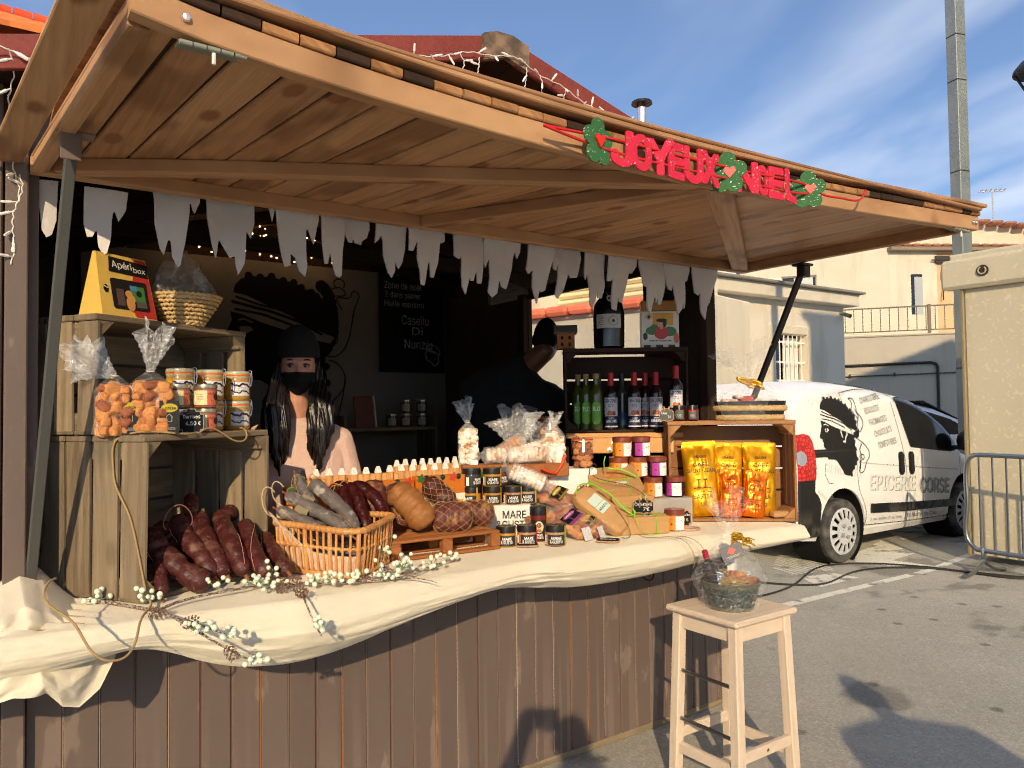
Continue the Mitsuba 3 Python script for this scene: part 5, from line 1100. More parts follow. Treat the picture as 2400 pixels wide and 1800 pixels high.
# honey jars
for i, (a, b, col, lab) in enumerate(((.055, -.0, C('#3a1a10'), 'honey jar with grey hexagonal label on the coffee crate'), (.125, -.005, C('#4a1c12'), 'honey jar with red topped grey label on the coffee crate'))):
    p = KC.P(a, b+.045, 1.506); R = (.036, .032)[i]; k = thing('honey_jar', lab, 'jar', 'honey jars on the coffee crate'); f = face(p[0], p[1])
    put('glass', at(lathe([(0, 0), (R-.005, 0), (R, .005), (R, .058), (R*.85, .07), (0, .07)], 8), p), 'vc_gloss', k, 20, col); put('lid', at(cyl(R*.92, .068, .085, 24, .002), p), 'vc_satin', k, 50, C('#1b191b'))
    put('label', at(wpoly(Polygon([(-.030, 0), (-.016, -.024), (.022, -.024), (.022, .024), (-.016, .024)]) if i == 0 else sbox(-.02, -.024, .02, .02), R, f, .036, .0015), p), 'vc_satin', k, True, C('#5c6058'))
    put('seal', at(patch(R*.93+.001, f-.12, f+.12, .055, .086), p), 'vc_satin', k, True, C('#8a8d88'))
    if i: put('band', at(patch(R+.002, f-.6, f+.6, .05, .058), p), 'vc_satin', k, True, C('#c83038'))
    put('print', at(cat(*[wpoly(sbox(-.013, q, .013, q+.0012), R, f, .036, .0022) for q in (-.012, -.006, 0)]), p), 'vc_satin', k, False, C('#c9cbc4'))

# ------------------------------------------------------------------ small slates with prices
def slate_shape(w, h):
    r = h*.13
    P_ = sbox(-w/2+r, 0, w/2-r, h).union(sbox(-w/2, r, w/2, h-r)).union(Point(0, h-.001).buffer(r*1.6)).union(Point(0, .001).buffer(r*.9))
    for sx in (-1, 1):
        for yy in (0, h): P_ = P_.difference(Point(sx*w/2, yy).buffer(r*.9))
    return P_.intersection(sbox(-w, -h*.08, w, h*1.12))
def slate(label, pos, w, h, lines, lean=.18, turn=0., wooden=False, flat=False):
    k = thing('price_slate', label, 'price sign'); f = face(pos[0], pos[1])+math.pi/2+turn
    M = rotz(f) @ rotx(math.pi/2-lean if not flat else .06)
    out = slate_shape(w, h)
    put('frame', mv(extrude(out, .006), pos, R=M), 'vc_matte', k, False, C('#b58f72') if wooden else C('#8b8d90'))
    put('board', mv(extrude(out.buffer(-.0035), .0012, .0062), pos, R=M), 'vc_matte', k, False, C('#5d625f') if wooden and not flat and lean < .17 else C('#1c1c1d'))
    for (s, hh, x, y_, ww) in lines:
        put('lettering', mv(text(s, hh, (x, y_, .0076), (1, 0, 0), (0, 1, 0), ww, False, .0004), pos, R=M), 'vc_matte', k, False, C('#e9e9e6'))
    if not flat: put('stand', cat(*[mv(box((.006, .004, h*.9), (sx, .012, h*.42)), pos, rz=f) for sx in (-w*.18, w*.18)]), 'vc_matte', k, False, C('#a07a5a'))
    if wooden and not flat: put('peg', cat(*[mv(box((.008, .006, .028), (sx, .004, h*1.06), R=rotx(.15) @ roty(sx*14)), pos, rz=f) for sx in (-.012, .012)]), 'vc_matte', k, False, C('#c79f78'))
    return k
slate('black scalloped slate reading Terrines 4,50 € beside the terrine jars', KL.P(.215, .028, TZ), .082, .078, [('Terrines', .013, 0, .058, .058), ('4,50 €', .014, .006, .034, .05)], .16)
slate('grey slate in pale wood reading Miel 3€ on the coffee crate', KC.P(-.015, .03, 1.506), .078, .062, [('Miel', .013, -.012, .042, .03), ('3€', .013, .014, .022, .018)], .10, 0, True)
slate('black slate reading Confitures 6,50 € beside the single jam jar', (2.745, -.005, ZC+.012), .082, .078, [('Confitures', .014, 0, .056, .07), ('6,50 €', .016, .0, .030, .05)], .25, .1, True)
slate('black slate reading Canistrelli 7€ leaning on the kraft box', (2.465, -.005, ZC+.098), .100, .074, [('Canistrelli', .017, 0, .048, .085), ('7€', .019, .014, .022, .03)], .62, .0, True)
slate('small slate lying flat on the cloth by the front spread jars', (1.79, .035, ZC+.006), .10, .06, [('Rillettes', .012, 0, .036, .07)], 0, .1, True, True)
slate('small slate lying flat at the front edge below the biscuit bags', (2.14, -.10, ZC+.006), .11, .065, [('Biscuits', .014, 0, .036, .07)], 0, -.1, True, True)
# ------------------------------------------------------------------ cured meats
def saus_fn(a, b, c_, fat):
    def fn(p, n, uv):
        t = fbm(p.x*55, p.y*55, p.z*55, 4); k1, k2, r = voronoi(p.x*130+p.z*60, p.y*130+p.z*90)
        col = mix(C(a), C(b), t); col = mix(col, C(fat), smoothstep(.86, .98, r)*smoothstep(.45, .15, k1)*.3*smoothstep(.4, .6, noise(p.x*25, p.y*25, p.z*25)))
        return mix(col, C(c_), smoothstep(.56, .74, fbm(p.x*28+9, p.y*28, p.z*28, 4))*.75)
    return fn
def saus_h(p, n, uv): return fbm(p.x*120, p.y*120, p.z*120, 3)+.6*fbm(p.x*40, p.y*40, p.z*40, 2)
def meat(key, a, b, c_, fat='#c9a08c', rough=.5):
    scene[key] = {'type': 'twosided', 'inner': {'type': 'bumpmap', 'nested': {'type': 'principled', 'base_color': proc(saus_fn(a, b, c_, fat)), 'roughness': rough, 'specular': .45}, 'bump': proc(saus_h, 6e-4), 'scale': .0022}}
meat('meat_red', '#2e1011', '#5a2926', '#6e4a40'); meat('meat_dark', '#24090b', '#451516', '#5a2620', '#8d5a4c', .32)
meat('meat_mould', '#4a4140', '#776e6a', '#b3aca6', '#c9c4bd', .7); meat('meat_brown', '#7c4a22', '#a97440', '#8a5a30', '#b98a5c', .6); meat('meat_ham', '#3e1a1c', '#7a4640', '#a87c3e', '#b08a5a', .45)
def sausage(pts, r, n=34, taper=.12, seed=0, lump=.06):
    p = spline(pts, n); t = np.linspace(0, 1, n)
    e = np.clip(np.minimum(t, 1-t)/taper, 0, 1); rr = r*np.sqrt(np.clip(1-(1-e)**2, .02, 1))
    rr = rr*(1+lump*np.sin(t*19+seed)+lump*.7*np.sin(t*41+seed*2))
    return bump(bump(tube(p, rr, 18), r*.15, 1/(r*1.6), seed, 3), r*.05, 5/r, seed+1, 2)
SAU = []
def sau(name, label, pts, r, mat, cat_='sausage', group=None, string=None, taper=.12, seed=None, lump=.05, knot=True):
    seed = len(SAU) if seed is None else seed; SAU.append(name)
    k = thing(name, label, cat_, group)
    put('body', sausage(pts, r, 54, taper, seed, lump), mat, k, True)
    p0, p1 = np.array(pts[0]), np.array(pts[-1]); d0 = p0-np.array(pts[1]); d0 /= np.linalg.norm(d0); d1 = p1-np.array(pts[-2]); d1 /= np.linalg.norm(d1)
    if knot:
        put('tied_end', bump(tube([p0-d0*.004, p0+d0*.008, p0+d0*.016, p0+d0*.026], [r*.28, r*.16, r*.24, r*.12], 8), .001, 200, seed), 'vc_matte', k, True, C('#8a5f3c'))
        put('tied_end', bump(tube([p1-d1*.004, p1+d1*.008, p1+d1*.016], [r*.28, r*.15, r*.22], 8), .001, 200, seed), 'vc_matte', k, True, C('#7c4a36'))
    if string is not None:
        q = spline(pts, 14); tt = np.gradient(q, axis=0); tt /= np.linalg.norm(tt, axis=1, keepdims=True)
        a = np.cross(tt, [.3, .8, .2]); a /= np.linalg.norm(a, axis=1, keepdims=True); b = np.cross(tt, a)
        g = np.linspace(seed, seed+3.5, 14); path = q+(a*np.cos(g)[:, None]+b*np.sin(g)[:, None])*(r*1.04)
        put('string', tube(spline(path[1:-1], 40), .0012, 5), 'vc_matte', k, True, string)
    return k
GS = 'dark sausages lying in the grey crate'; RW_ = C('#c98a7a')
def LP_(s, t, z): return KL.P(s, t, z)
W3 = lambda *q: np.array(q)
zf = ZC+.02
sau('dry_sausage', 'rightmost dark sausage leaning out of the crate beside the rattan basket', [W3(.705, .02, zf+.02), W3(.70, .12, zf+.05), W3(.712, .27, zf+.085), W3(.735, .40, zf+.105)], .031, 'meat_red', 'sausage', GS, RW_)
sau('dry_sausage', 'second dark sausage from the right, with round knob of another above it', [W3(.628, .015, zf+.02), W3(.615, .10, zf+.07), W3(.622, .22, zf+.12), W3(.645, .36, zf+.165)], .033, 'meat_red', 'sausage', GS, RW_)
sau('dry_sausage', 'dark sausage crossed by a red and white string in the middle of the crate', [W3(.566, .06, zf+.02), W3(.55, .13, zf+.09), W3(.545, .25, zf+.155), W3(.552, .37, zf+.21)], .034, 'meat_red', 'sausage', GS, RW_)
sau('dry_sausage', 'dark sausage with a yellow fat patch near its lower tip', [W3(.512, .10, zf+.02), W3(.485, .16, zf+.08), W3(.47, .26, zf+.15), W3(.465, .36, zf+.22)], .035, 'meat_red', 'sausage', GS, RW_)
sau('dry_sausage', 'dark sausage rising to a peeled tip, left of the yellow spotted one', [W3(.470, .105, zf+.02), W3(.435, .17, zf+.09), W3(.40, .25, zf+.16), W3(.385, .32, zf+.215)], .034, 'meat_red', 'sausage', GS, RW_)
sau('dry_sausage', 'thick curved sausage with a tied waist at the front of the crate', [W3(.445, .075, zf+.015), W3(.40, .06, zf+.03), W3(.345, .10, zf+.075), W3(.30, .19, zf+.13), W3(.28, .28, zf+.16)], .038, 'meat_red', 'sausage', GS, RW_, .1, None, .12)
sau('dry_sausage', 'small sausage end standing at the left front corner of the crate', [W3(.283, .015, zf+.0), W3(.285, .06, zf+.05), W3(.30, .15, zf+.09), W3(.31, .24, zf+.11)], .023, 'meat_red', 'sausage', GS)
sau('dry_sausage', 'upright sausage with torn casing in the shadow at the top of the heap', [W3(.43, .25, zf+.12), W3(.435, .30, zf+.19), W3(.445, .36, zf+.25), W3(.455, .40, zf+.285)], .026, 'meat_red', 'sausage', GS)
sau('dry_sausage', 'round ended sausage peeping above the second one from the right', [W3(.585, .40, zf+.19), W3(.60, .43, zf+.20), W3(.64, .48, zf+.19), W3(.69, .50, zf+.17)], .030, 'meat_red', 'sausage', GS, None, .2)
sau('dry_sausage', 'sausage deep in the left of the crate seen through the slat gap', [W3(.14, .22, zf+.02), W3(.16, .25, zf+.10), W3(.19, .28, zf+.17)], .028, 'meat_red', 'sausage', GS)
for k, (a, b, z) in enumerate(((.20, .33, .06), (.33, .36, .13), (.42, .38, .06), (.46, .30, .02), (.18, .36, .0))):
    q = LP_(a, b, zf+z); sau('dry_sausage', 'sausage buried in the shaded heap at the back of the crate, number unseen behind others' if k > 9 else ('sausage in the dark at the back left of the heap', 'sausage in the dark at the top back of the heap', 'sausage in the dark at the back right of the heap', 'sausage lying under the middle of the heap', 'sausage on the crate floor at the back left')[k], [q-KL.u*.12+[0, 0, .02], q, q+KL.u*.11+[0, 0, .03]], .030, 'meat_red', 'sausage', GS)
# string loops over the heap
k = put('string_loop', tube(spline([W3(.33, .20, zf+.19), W3(.325, .17, zf+.25), W3(.36, .15, zf+.28), W3(.40, .16, zf+.25), W3(.405, .18, zf+.20)], 30), .0022, 6), 'vc_matte', None, True, C('#8d5a50')); tag(k, 'red and white string loop above the sausage heap', 'string')
# rattan basket
def rat_fn(p, n, uv):
    s = noise(p.x*260, p.y*260, p.z*260); t = fbm(p.x*18, p.y*18, p.z*18, 3)
    return mix(C('#a8622c'), C('#d9a566'), dr.clip(t*.9+.3*s, 0, 1))
scene['rattan'] = {'type': 'twosided', 'inner': {'type': 'principled', 'base_color': proc(rat_fn), 'roughness': .38, 'specular': .5}}
rb = thing('rattan_basket', 'open rattan basket with fleece lining holding mouldy and dark sausages', 'basket')
B3 = [np.array(q) for q in ((.74, .247), (.918, -.096), (1.166, .135), (.988, .478))]
cB = sum(B3)/4; zb0, zb1 = ZC+.012, ZC+.185
def rounded(cs, r, n=10):
    P_ = Polygon(cs).buffer(-r).buffer(r, resolution=n); return P_
low = rounded(B3, .05); T3 = [cB+(q-cB)*1.10 for q in B3]; up_ = rounded(T3, .06)
def ring(P_, n, ph=0): L = P_.exterior.length; return np.array([P_.exterior.interpolate(((i+ph)/n % 1)*L).coords[0] for i in range(n)])
nr = 96; lo, hi_ = ring(low, nr), ring(up_, nr)
sh = int(np.argmin(((lo-hi_[0])**2).sum(1))); lo = np.roll(lo, -sh, 0)
def wrapped(path, r, amp, per):
    m = len(path); return tube(path, r*(1+amp*np.sign(np.sin(np.arange(m)*per))), 9, True)
def fine(P2, z, m=5): q = np.array(list(P2)); q = spline(np.c_[q, np.full(len(q), 0)+z], len(q)*m, True); return q
zr = zb1+.006*np.cos(np.arange(nr)*2*math.pi/nr*2)
rimp = spline(np.c_[hi_, zr], 420, True)
put('rim', wrapped(rimp, .0125, .07, .9), 'rattan', rb, True)
put('base_ring', wrapped(fine(lo, zb0), .0095, .06, .8), 'rattan', rb, True)
mid = lo+(hi_-lo)*.55; put('waist_ring', wrapped(fine(mid, zb0+(zb1-zb0)*.58), .0055, .1, .9), 'rattan', rb, True)
for i in range(0, nr, 2):
    a, b = np.array([*lo[i], zb0]), np.array([*hi_[i], zr[i]]); m = (a+b)/2+np.array([*(((a+b)/2)[:2]-cB)*.02, 0])
    put('upright', tube([a, m, b], .0048 if i % 8 else .0085, 7), 'rattan', rb, 40)
    q = a+(b-a)*.58; put('tie', ball(.0105 if i % 8 else .014, q, 1, (1, 1, .8)), 'rattan', rb, True)
put('floor', extrude(low, .006, zb0-.006), 'rattan', rb)
fl = ring(rounded([cB+(q-cB)*.94 for q in B3], .05), 80); flu = ring(rounded([cB+(q-cB)*1.05 for q in B3], .05), 80)
vv, ff = [], []
hgt = np.full(80, .07); 
for i in range(80):
    d = np.linalg.norm(flu[i]-np.array([.73, .25])); hgt[i] += .155*np.exp(-(d/.12)**2)
for j in range(9):
    t = j/8
    for i in range(80):
        q = fl[i]+(flu[i]-fl[i])*t; ex = (q-cB)/np.linalg.norm(q-cB)*(.075*max(0, t-.5)*np.exp(-(np.linalg.norm(flu[i]-np.array([.73, .25]))/.12)**2))
        vv.append((*(q+ex), zb0+.004+hgt[i]*t))
vv.append((*cB, zb0+.02))
for j in range(8):
    for i in range(80): a, b = j*80+i, j*80+(i+1) % 80; ff += [[a, b, b+80], [a, b+80, a+80]]
for i in range(80): ff.append([len(vv)-1, (i+1) % 80, i])
def fleece_fn(p, n, uv): return mix(C('#c9a98e'), C('#e4d0bb'), noise(p.x*240, p.y*240, p.z*240)*.6+.4*fbm(p.x*50, p.y*50, p.z*50, 2))
def fleece_h(p, n, uv): return noise(p.x*260, p.y*260, p.z*260)
scene['fleece'] = {'type': 'twosided', 'inner': {'type': 'bumpmap', 'nested': {'type': 'principled', 'base_color': proc(fleece_fn), 'roughness': .95, 'sheen': .8}, 'bump': proc(fleece_h, 6e-4), 'scale': .004}}
fk = put('fleece_liner', bump((np.array(vv), np.array(ff)), .006, 45, 3), 'fleece', None, True); tag(fk, 'pinkish fleece lining spilling over the left corner of the rattan basket', 'cloth')
GM = 'mould covered sausages in the rattan basket'; TW = C('#b8935e')
zt_ = zb1
for pts, r, lab in (([W3(1.0, .13, zt_-.06), W3(.93, .18, zt_+.01), W3(.85, .24, zt_+.065), W3(.79, .30, zt_+.11)], .026, 'grey mould covered sausage leaning over the basket, front of the left bunch'), ([W3(1.03, .16, zt_-.05), W3(.99, .21, zt_+.04), W3(.945, .27, zt_+.10), W3(.91, .33, zt_+.15)], .029, 'silvery mould sausage in the middle of the rattan basket'),
        ([W3(.95, .26, zt_-.05), W3(.90, .29, zt_+.05), W3(.865, .33, zt_+.13), W3(.85, .36, zt_+.18)], .025, 'reddish mould sausage standing tallest in the basket'), ([W3(.90, .14, zt_-.06), W3(.84, .19, zt_+.0), W3(.79, .235, zt_+.03), W3(.745, .275, zt_+.055)], .024, 'brownish sausage resting on the fleece at the left of the basket'),
        ([W3(1.0, .05, zb0+.05), W3(.93, .10, zb0+.055), W3(.85, .16, zb0+.06)], .030, 'mould sausage lying on the basket floor')):
    sau('mould_sausage', lab, pts, r, 'meat_mould', 'sausage', GM, TW)
GD = 'smooth dark red sausages in the rattan basket'
for i, (x, y, dx, hgt_) in enumerate(((1.015, .335, -.03, .135), (1.05, .30, -.01, .125), (1.085, .285, .01, .125), (1.13, .26, .055, .12), (1.095, .34, .0, .13))):
    tp_ = W3(1.075+dx*.3, .36, zt_+hgt_)
    sau('red_sausage', ('leftmost smooth dark red sausage of the tied bunch in the basket', 'second smooth dark red sausage of the tied bunch', 'third smooth dark red sausage, in front of the tied bunch', 'rightmost smooth dark red sausage curving out of the bunch', 'smooth dark red sausage at the back of the tied bunch')[i], [W3(x+dx*.6, y-.11, zt_-.10), W3(x+dx*.8, y-.06, zt_-.01), W3(x+dx*.5, y+.01, zt_+.075), tp_], .0265, 'meat_dark', 'sausage', GD, None, .16, i, .02)
k = thing('twine_bunch', 'twine loops and wooden pegs tying the sausage bunches in the basket', 'twine')
for i in range(9):
    c = W3(.83+.03*i, .33+.01*(i % 3), zt_+.15-.006*i); q = rng.normal(0, .018, (6, 3))+c+np.array([[0, 0, .02*math.sin(j*1.2)] for j in range(6)])
    put('loop', tube(spline(q, 30), .0016, 5), 'vc_matte', k, True, TW)
for a, b in (((.77, .265, zt_+.14), (.74, .30, zt_+.10)), ((.74, .28, zt_+.12), (.70, .29, zt_+.06))):
    put('loop', tube(spline([W3(*a), W3(a[0]-.03, a[1]+.02, a[2]+.02), W3(*b), W3(b[0]+.03, b[1]-.02, b[2]-.035), W3(.80, .25, zt_+.06)], 30), .0022, 5), 'vc_matte', k, True, C('#c9b48e'))
ptag = put('paper_tag', mv(extrude(sbox(-.024, -.05, .024, .05).buffer(.003), .0012), (.835, .225, zt_+.06), R=frame((.72, -.55, -.25), (-.3, -.6, .7))), 'vc_matte', None, False, C('#8d8266')); tag(ptag, 'brown paper tag hanging on the mouldy sausages', 'tag')

# little pallet with hams
pk = thing('small_pallet', 'miniature brown pallet serving as a tray for cured hams', 'pallet')
PO_ = np.array([1.165, .115]); pa = math.radians(-2.5)
def pp(x, y, z): return np.array([PO_[0]+x*math.cos(pa)-y*math.sin(pa), PO_[1]+x*math.sin(pa)+y*math.cos(pa), z])
for j in range(4): wood('deck_board', box((.515, .072, .012), pp(.257, .036+j*.079, ZC+.080), .002, rz=pa), 'wood_pallet', pk, 0)
for x in (.02, .257, .495):
    wood('cross_board', box((.045, .31, .010), pp(x, .155, ZC+.068), .002, rz=pa), 'wood_pallet', pk, 1)
    for y in (.02, .155, .29): wood('block', box((.045, .04, .046), pp(x, y, ZC+.040), .002, rz=pa), 'wood_pallet', pk, 1)
for y in (.02, .155, .29): wood('bottom_board', box((.515, .045, .012), pp(.257, y, ZC+.010), .002, rz=pa), 'wood_pallet', pk, 0)
DZ = ZC+.087; GH = 'cured hams on and behind the little pallet'
def netted(key, pts, r, n=10, col=C('#b08a62')):
    q = spline(pts, 40); t = np.gradient(q, axis=0); t /= np.linalg.norm(t, axis=1, keepdims=True); a = np.cross(t, [.2, .3, .9]); a /= np.linalg.norm(a, axis=1, keepdims=True); b = np.cross(t, a)
    e = np.clip(np.minimum(np.linspace(0, 1, 40), np.linspace(1, 0, 40))/.22, 0, 1); rr = r*np.sqrt(1-(1-e)**2+.02)*1.035
    ms = []
    for s in (-1, 1):
        for j in range(n):
            g = j*2*math.pi/n+s*np.linspace(0, 2.4, 40); ms.append(tube(q+(a*np.cos(g)[:, None]+b*np.sin(g)[:, None])*rr[:, None], .0011, 4))
    k_ = put('netting', cat(ms), 'vc_matte', key, True, col); plabel(k_, None, 'stuff')
a = [W3(1.375, .19, DZ+.03), W3(1.345, .23, DZ+.09), W3(1.31, .29, DZ+.15), W3(1.28, .34, DZ+.19)]
sau('cured_loin', 'long light brown cured loin leaning on end at the left of the pallet', a, .062, 'meat_brown', 'ham', GH, None, .16, 3, .05, False)
a = [W3(1.41, .235, DZ+.055), W3(1.46, .215, DZ+.06), W3(1.53, .19, DZ+.06), W3(1.585, .17, DZ+.055)]; k = sau('cured_ham', 'fat dark netted ham lying in the middle of the pallet', a, .064, 'meat_ham', 'ham', GH, None, .28, 5, .05, False); netted(k, a, .066)
a = [W3(1.60, .29, DZ+.05), W3(1.64, .27, DZ+.055), W3(1.69, .245, DZ+.055), W3(1.735, .22, DZ+.05)]; k = sau('cured_ham', 'round netted ham at the right end of the pallet', a, .058, 'meat_ham', 'ham', GH, None, .3, 8, .05, False); netted(k, a, .060)
a = [W3(1.235, .37, DZ+.02), W3(1.22, .38, DZ+.09), W3(1.20, .40, DZ+.16), W3(1.18, .42, DZ+.215)]; k = sau('cured_ham', 'broad pale streaked ham standing behind the basket', a, .070, 'meat_ham', 'ham', GH, None, .2, 11, .03, False)
a = [W3(1.345, .36, DZ+.02), W3(1.33, .37, DZ+.09), W3(1.315, .395, DZ+.15), W3(1.30, .41, DZ+.205)]; k = sau('cured_ham', 'ham in criss-cross netting with red cord behind the pallet', a, .062, 'meat_ham', 'ham', GH, None, .16, 12, .03, False); netted(k, a, .064, 12)
a = [W3(1.60, .37, DZ+.09), W3(1.57, .39, DZ+.12), W3(1.53, .41, DZ+.16), W3(1.49, .43, DZ+.205)]; k = sau('cured_ham', 'dark netted ham lying aslant behind the others', a, .052, 'meat_red', 'ham', GH, None, .2, 14, .03, False); netted(k, a, .054)
a = [W3(1.56, .31, DZ+.03), W3(1.53, .35, DZ+.045), W3(1.49, .39, DZ+.05)]; sau('cured_ham', 'small dark ham tucked behind the fat netted one', a, .045, 'meat_red', 'ham', GH, C('#c9b08c'), .3, 15, .05, False)
k = put('cord', tube(spline([W3(1.39, .40, DZ+.20), W3(1.41, .39, DZ+.14), W3(1.43, .375, DZ+.06)], 16), .0025, 5), 'vc_matte', None, True, C('#b3402e')); tag(k, 'red cord hanging beside the criss-cross netted ham', 'string')

# ------------------------------------------------------------------ display cartons, toy fence, boards behind
gd = 'orange display cartons standing behind the hams'
for (x0, x1, y, ztop, lab) in ((.865, 1.235, .50, 1.255, 'orange display carton behind the rattan basket'), (1.245, 1.465, .495, 1.262, 'orange display carton behind the netted hams, left of the yellow printed one'), (1.475, 1.735, .475, 1.272, 'orange carton with printed yellow lower panel beside the jars')):
    k = thing('display_carton', lab, 'carton', gd); w = x1-x0; xc = (x0+x1)/2; R_ = rotz(-.06)
    put('carton', box((w, .06, ztop-ZC-.006), (xc, y+.03, (ztop+ZC)/2), .002, R=R_), 'vc_satin', k, False, C('#c96f14'))
    fx = lambda x, z: np.array([xc, y, z])+R_ @ np.array([x, -.0015, 0])
    put('panel', box((w-.01, .002, .115), fx(0, ztop-.15)+[0, .0555-.0555, 0], .0004, R=R_), 'vc_satin', k, False, C('#e9e2d2'))
    put('panel', box((w*.55, .002, .085), fx(w*.15, ztop-.165)+[0, -.0022, 0], .0004, R=R_), 'vc_satin', k, False, C('#e0a43a'))
    put('lettering', cat(text('à la découverte', .011, fx(w*.15, ztop-.14)+[0, -.004, 0], R_ @ [1, 0, 0], (0, 0, 1), w*.42), text('des Abeilles', .011, fx(w*.18, ztop-.158)+[0, -.004, 0], R_ @ [1, 0, 0], (0, 0, 1), w*.30)), 'vc_satin', k, False, C('#8a5420'))
    for i in range(int(w/.085)):
        xx = -w/2+.05+i*.085; q = fx(xx, ztop-.012)+[0, -.001, 0]
        put('bottle_cap', cat(ball(.014, q+[0, .004, 0], 2, (1, .5, 1))), 'vc_gloss', k, True, C('#16301f') if i % 3 else C('#121212'))
    for i in range(int(w/.13)+1):
        q = fx(-w/2+.02+i*.17, ztop-.012)+[0, -.001, 0]
        put('painted_flower', mv(extrude(unary_union([affinity.rotate(affinity.scale(Point(.012, 0).buffer(.011, 4), 1, .7, origin=(.012, 0)), d, origin=(0, 0)) for d in (0, 72, 144, 216, 288)]), .0006), q, R=frame((1, 0, 0), (0, -1, 0))), 'vc_satin', k, False, C('#c9452c') if i % 2 else C('#3d6b33'))
fe = thing('toy_picket_fence', 'miniature wooden picket fence with white tipped pales behind the cartons', 'fence')
def picket(x, y, z1, w=.028, mat=None, dark=False):
    P_ = Polygon([(-w/2, 1.06), (w/2, 1.06), (w/2, z1-.026), (w*.22, z1), (-w*.22, z1), (-w/2, z1-.026)]); v, f = extrude(P_, .012)
    pk_ = put('picket', (np.stack([x+v[:, 0], y-v[:, 2], v[:, 1]], 1), f), 'wood_new' if not dark else 'vc_matte', fe, False, C('#2b2a2e') if dark else None, wuv((np.stack([v[:, 0], v[:, 2], v[:, 1]], 1), f), 2) if not dark else None)
    if not dark:
        T_ = Polygon([(-w/2-.001, z1-.030), (w/2+.001, z1-.030), (w/2+.001, z1-.026), (w*.22, z1+.001), (-w*.22, z1+.001), (-w/2-.001, z1-.026)]); v, f = extrude(T_, .014)
        put('white_tip', (np.stack([x+v[:, 0], y+.001-v[:, 2], v[:, 1]], 1), f), 'vc_matte', pk_, False, C('#efece6'))
for i in range(14): picket(.965+i*.0600, .60-.001*i, 1.322+.002*math.sin(i), .028, None, i == 0)
for i in range(8): picket(1.50+i*.048, .75, 1.334+.003*(i % 2), .026)
wood('rail', box((.87, .012, .040), (1.355, .606, 1.268), .002), 'wood_new', fe, 0); wood('rail', box((.87, .012, .030), (1.355, .606, 1.12), .002), 'wood_new', fe, 0)
wood('rail', box((.42, .012, .036), (1.67, .757, 1.285), .002), 'wood_new', fe, 0); wood('base', box((.90, .05, .10), (1.355, .625, ZC+.05), .003), 'wood_new', fe, 0)
wp = thing('wooden_plank', 'thick brown plank laid across as a stand for bags of white biscuits', 'plank')
wood('plank', box((.54, .15, .066), (2.03, .475, 1.272), .004, rz=-.48), 'wood_pallet', wp, 0)
for x, y in ((1.86, .60), (2.16, .44)): wood('support', box((.09, .10, 1.238-ZC-.004), (x, y, (1.238+ZC)/2), .003, rz=-.48), 'wood_pallet', wp, 2)
k = put('white_box', box((.34, .17, .305), (2.30, .43, ZC+.155), .004, rz=-.40), 'vc_satin', None, False, C('#e6e4df')); tag(k, 'white box carrying the big glass jar of brown chunks', 'box')

# ------------------------------------------------------------------ clear film, bags of biscuits
def wrap_fn(lo, hi):
    def fn(p, n, uv):
        a = dr.abs(noise(p.x*70, p.y*70, p.z*70)-.5)*2; b = dr.abs(noise(p.x*160+5, p.y*160, p.z*160)-.5)*2
        return lo+(hi-lo)*(smoothstep(.08, .0, a)*.8+smoothstep(.05, .0, b)*.5)
    return fn
for key_, lo_, hi_ in (('wrap', .03, .40), ('wrap_hazy', .12, .55)):
    scene[key_] = {'type': 'mask', 'opacity': proc(wrap_fn(lo_, hi_)), 'inner': {'type': 'twosided', 'inner': {'type': 'principled', 'base_color': rgbt(C('#eef1f4')), 'roughness': .16, 'specular': 1.0, 'clearcoat': 1.0, 'clearcoat_gloss': .95}}}
def crumple(m, amp, freq, seed=0):
    """sharp film creases: ridged noise along the normals."""
    v, f = vf(m); t = trimesh.Trimesh(v, f, process=False)
    q = v*freq+seed*7.1; a = np.abs(meshkit.noise(q, seed)-.5)*2; b = np.abs(meshkit.noise(q*2.3+5, seed+1)-.5)*2; c = np.abs(meshkit.noise(q*5.1+2, seed+2)-.5)*2
    return v+t.vertex_normals*(amp*((1-a)+.5*(1-b)+.25*(1-c)-.9))[:, None], f
def ruff(n=40, m=26, r0=.012, r1=.05, h=.09, fan=.6, seed=0, sq=.45):
    """the gathered, flaring mouth of a film bag, standing on its knot."""
    rs = np.random.default_rng(seed); a = np.linspace(0, 2*math.pi, n, endpoint=False); ph = rs.uniform(0, 6, 4)
    v = []
    for j in range(m):
        t = j/(m-1); r = r0+(r1-r0)*t**1.1
        w = 1+.35*t*np.sin(a*7+ph[0])+.25*t*np.sin(a*11+ph[1])
        hh = h*t*(1+.25*np.sin(a*2+ph[2])+.12*np.sin(a*5+ph[3]))
        v.append(np.stack([r*w*np.cos(a), r*w*np.sin(a)*sq, hh+0*a], 1))
    v = np.vstack(v); i, j = np.meshgrid(np.arange(m-1), np.arange(n), indexing='ij'); k = (j+1) % n
    q = np.stack([i*n+j, i*n+k, (i+1)*n+k, (i+1)*n+j], -1).reshape(-1, 4)
    return v, np.vstack([q[:, [0, 1, 2]], q[:, [0, 2, 3]]])
def chunk(sz, seed, rd=.55):
    """one rough biscuit: a rounded, uneven block."""
    rs = np.random.default_rng(seed); v, f = ball(1, (0, 0, 0), 2)
    v = np.sign(v)*np.abs(v)**rd; v = v/np.abs(v).max()*np.array(sz)/2
    return bump((v, f), min(sz)*.10, 2.2/min(sz), seed, 2)
def bisc_fn(a, b, sugar):
    def fn(p, n, uv):
        t = fbm(p.x*70, p.y*70, p.z*70, 4); s = smoothstep(.62, .8, noise(p.x*600, p.y*600, p.z*600))
        return mix(mix(C(a), C(b), t), C('#e0b48a'), s*sugar)
    return fn
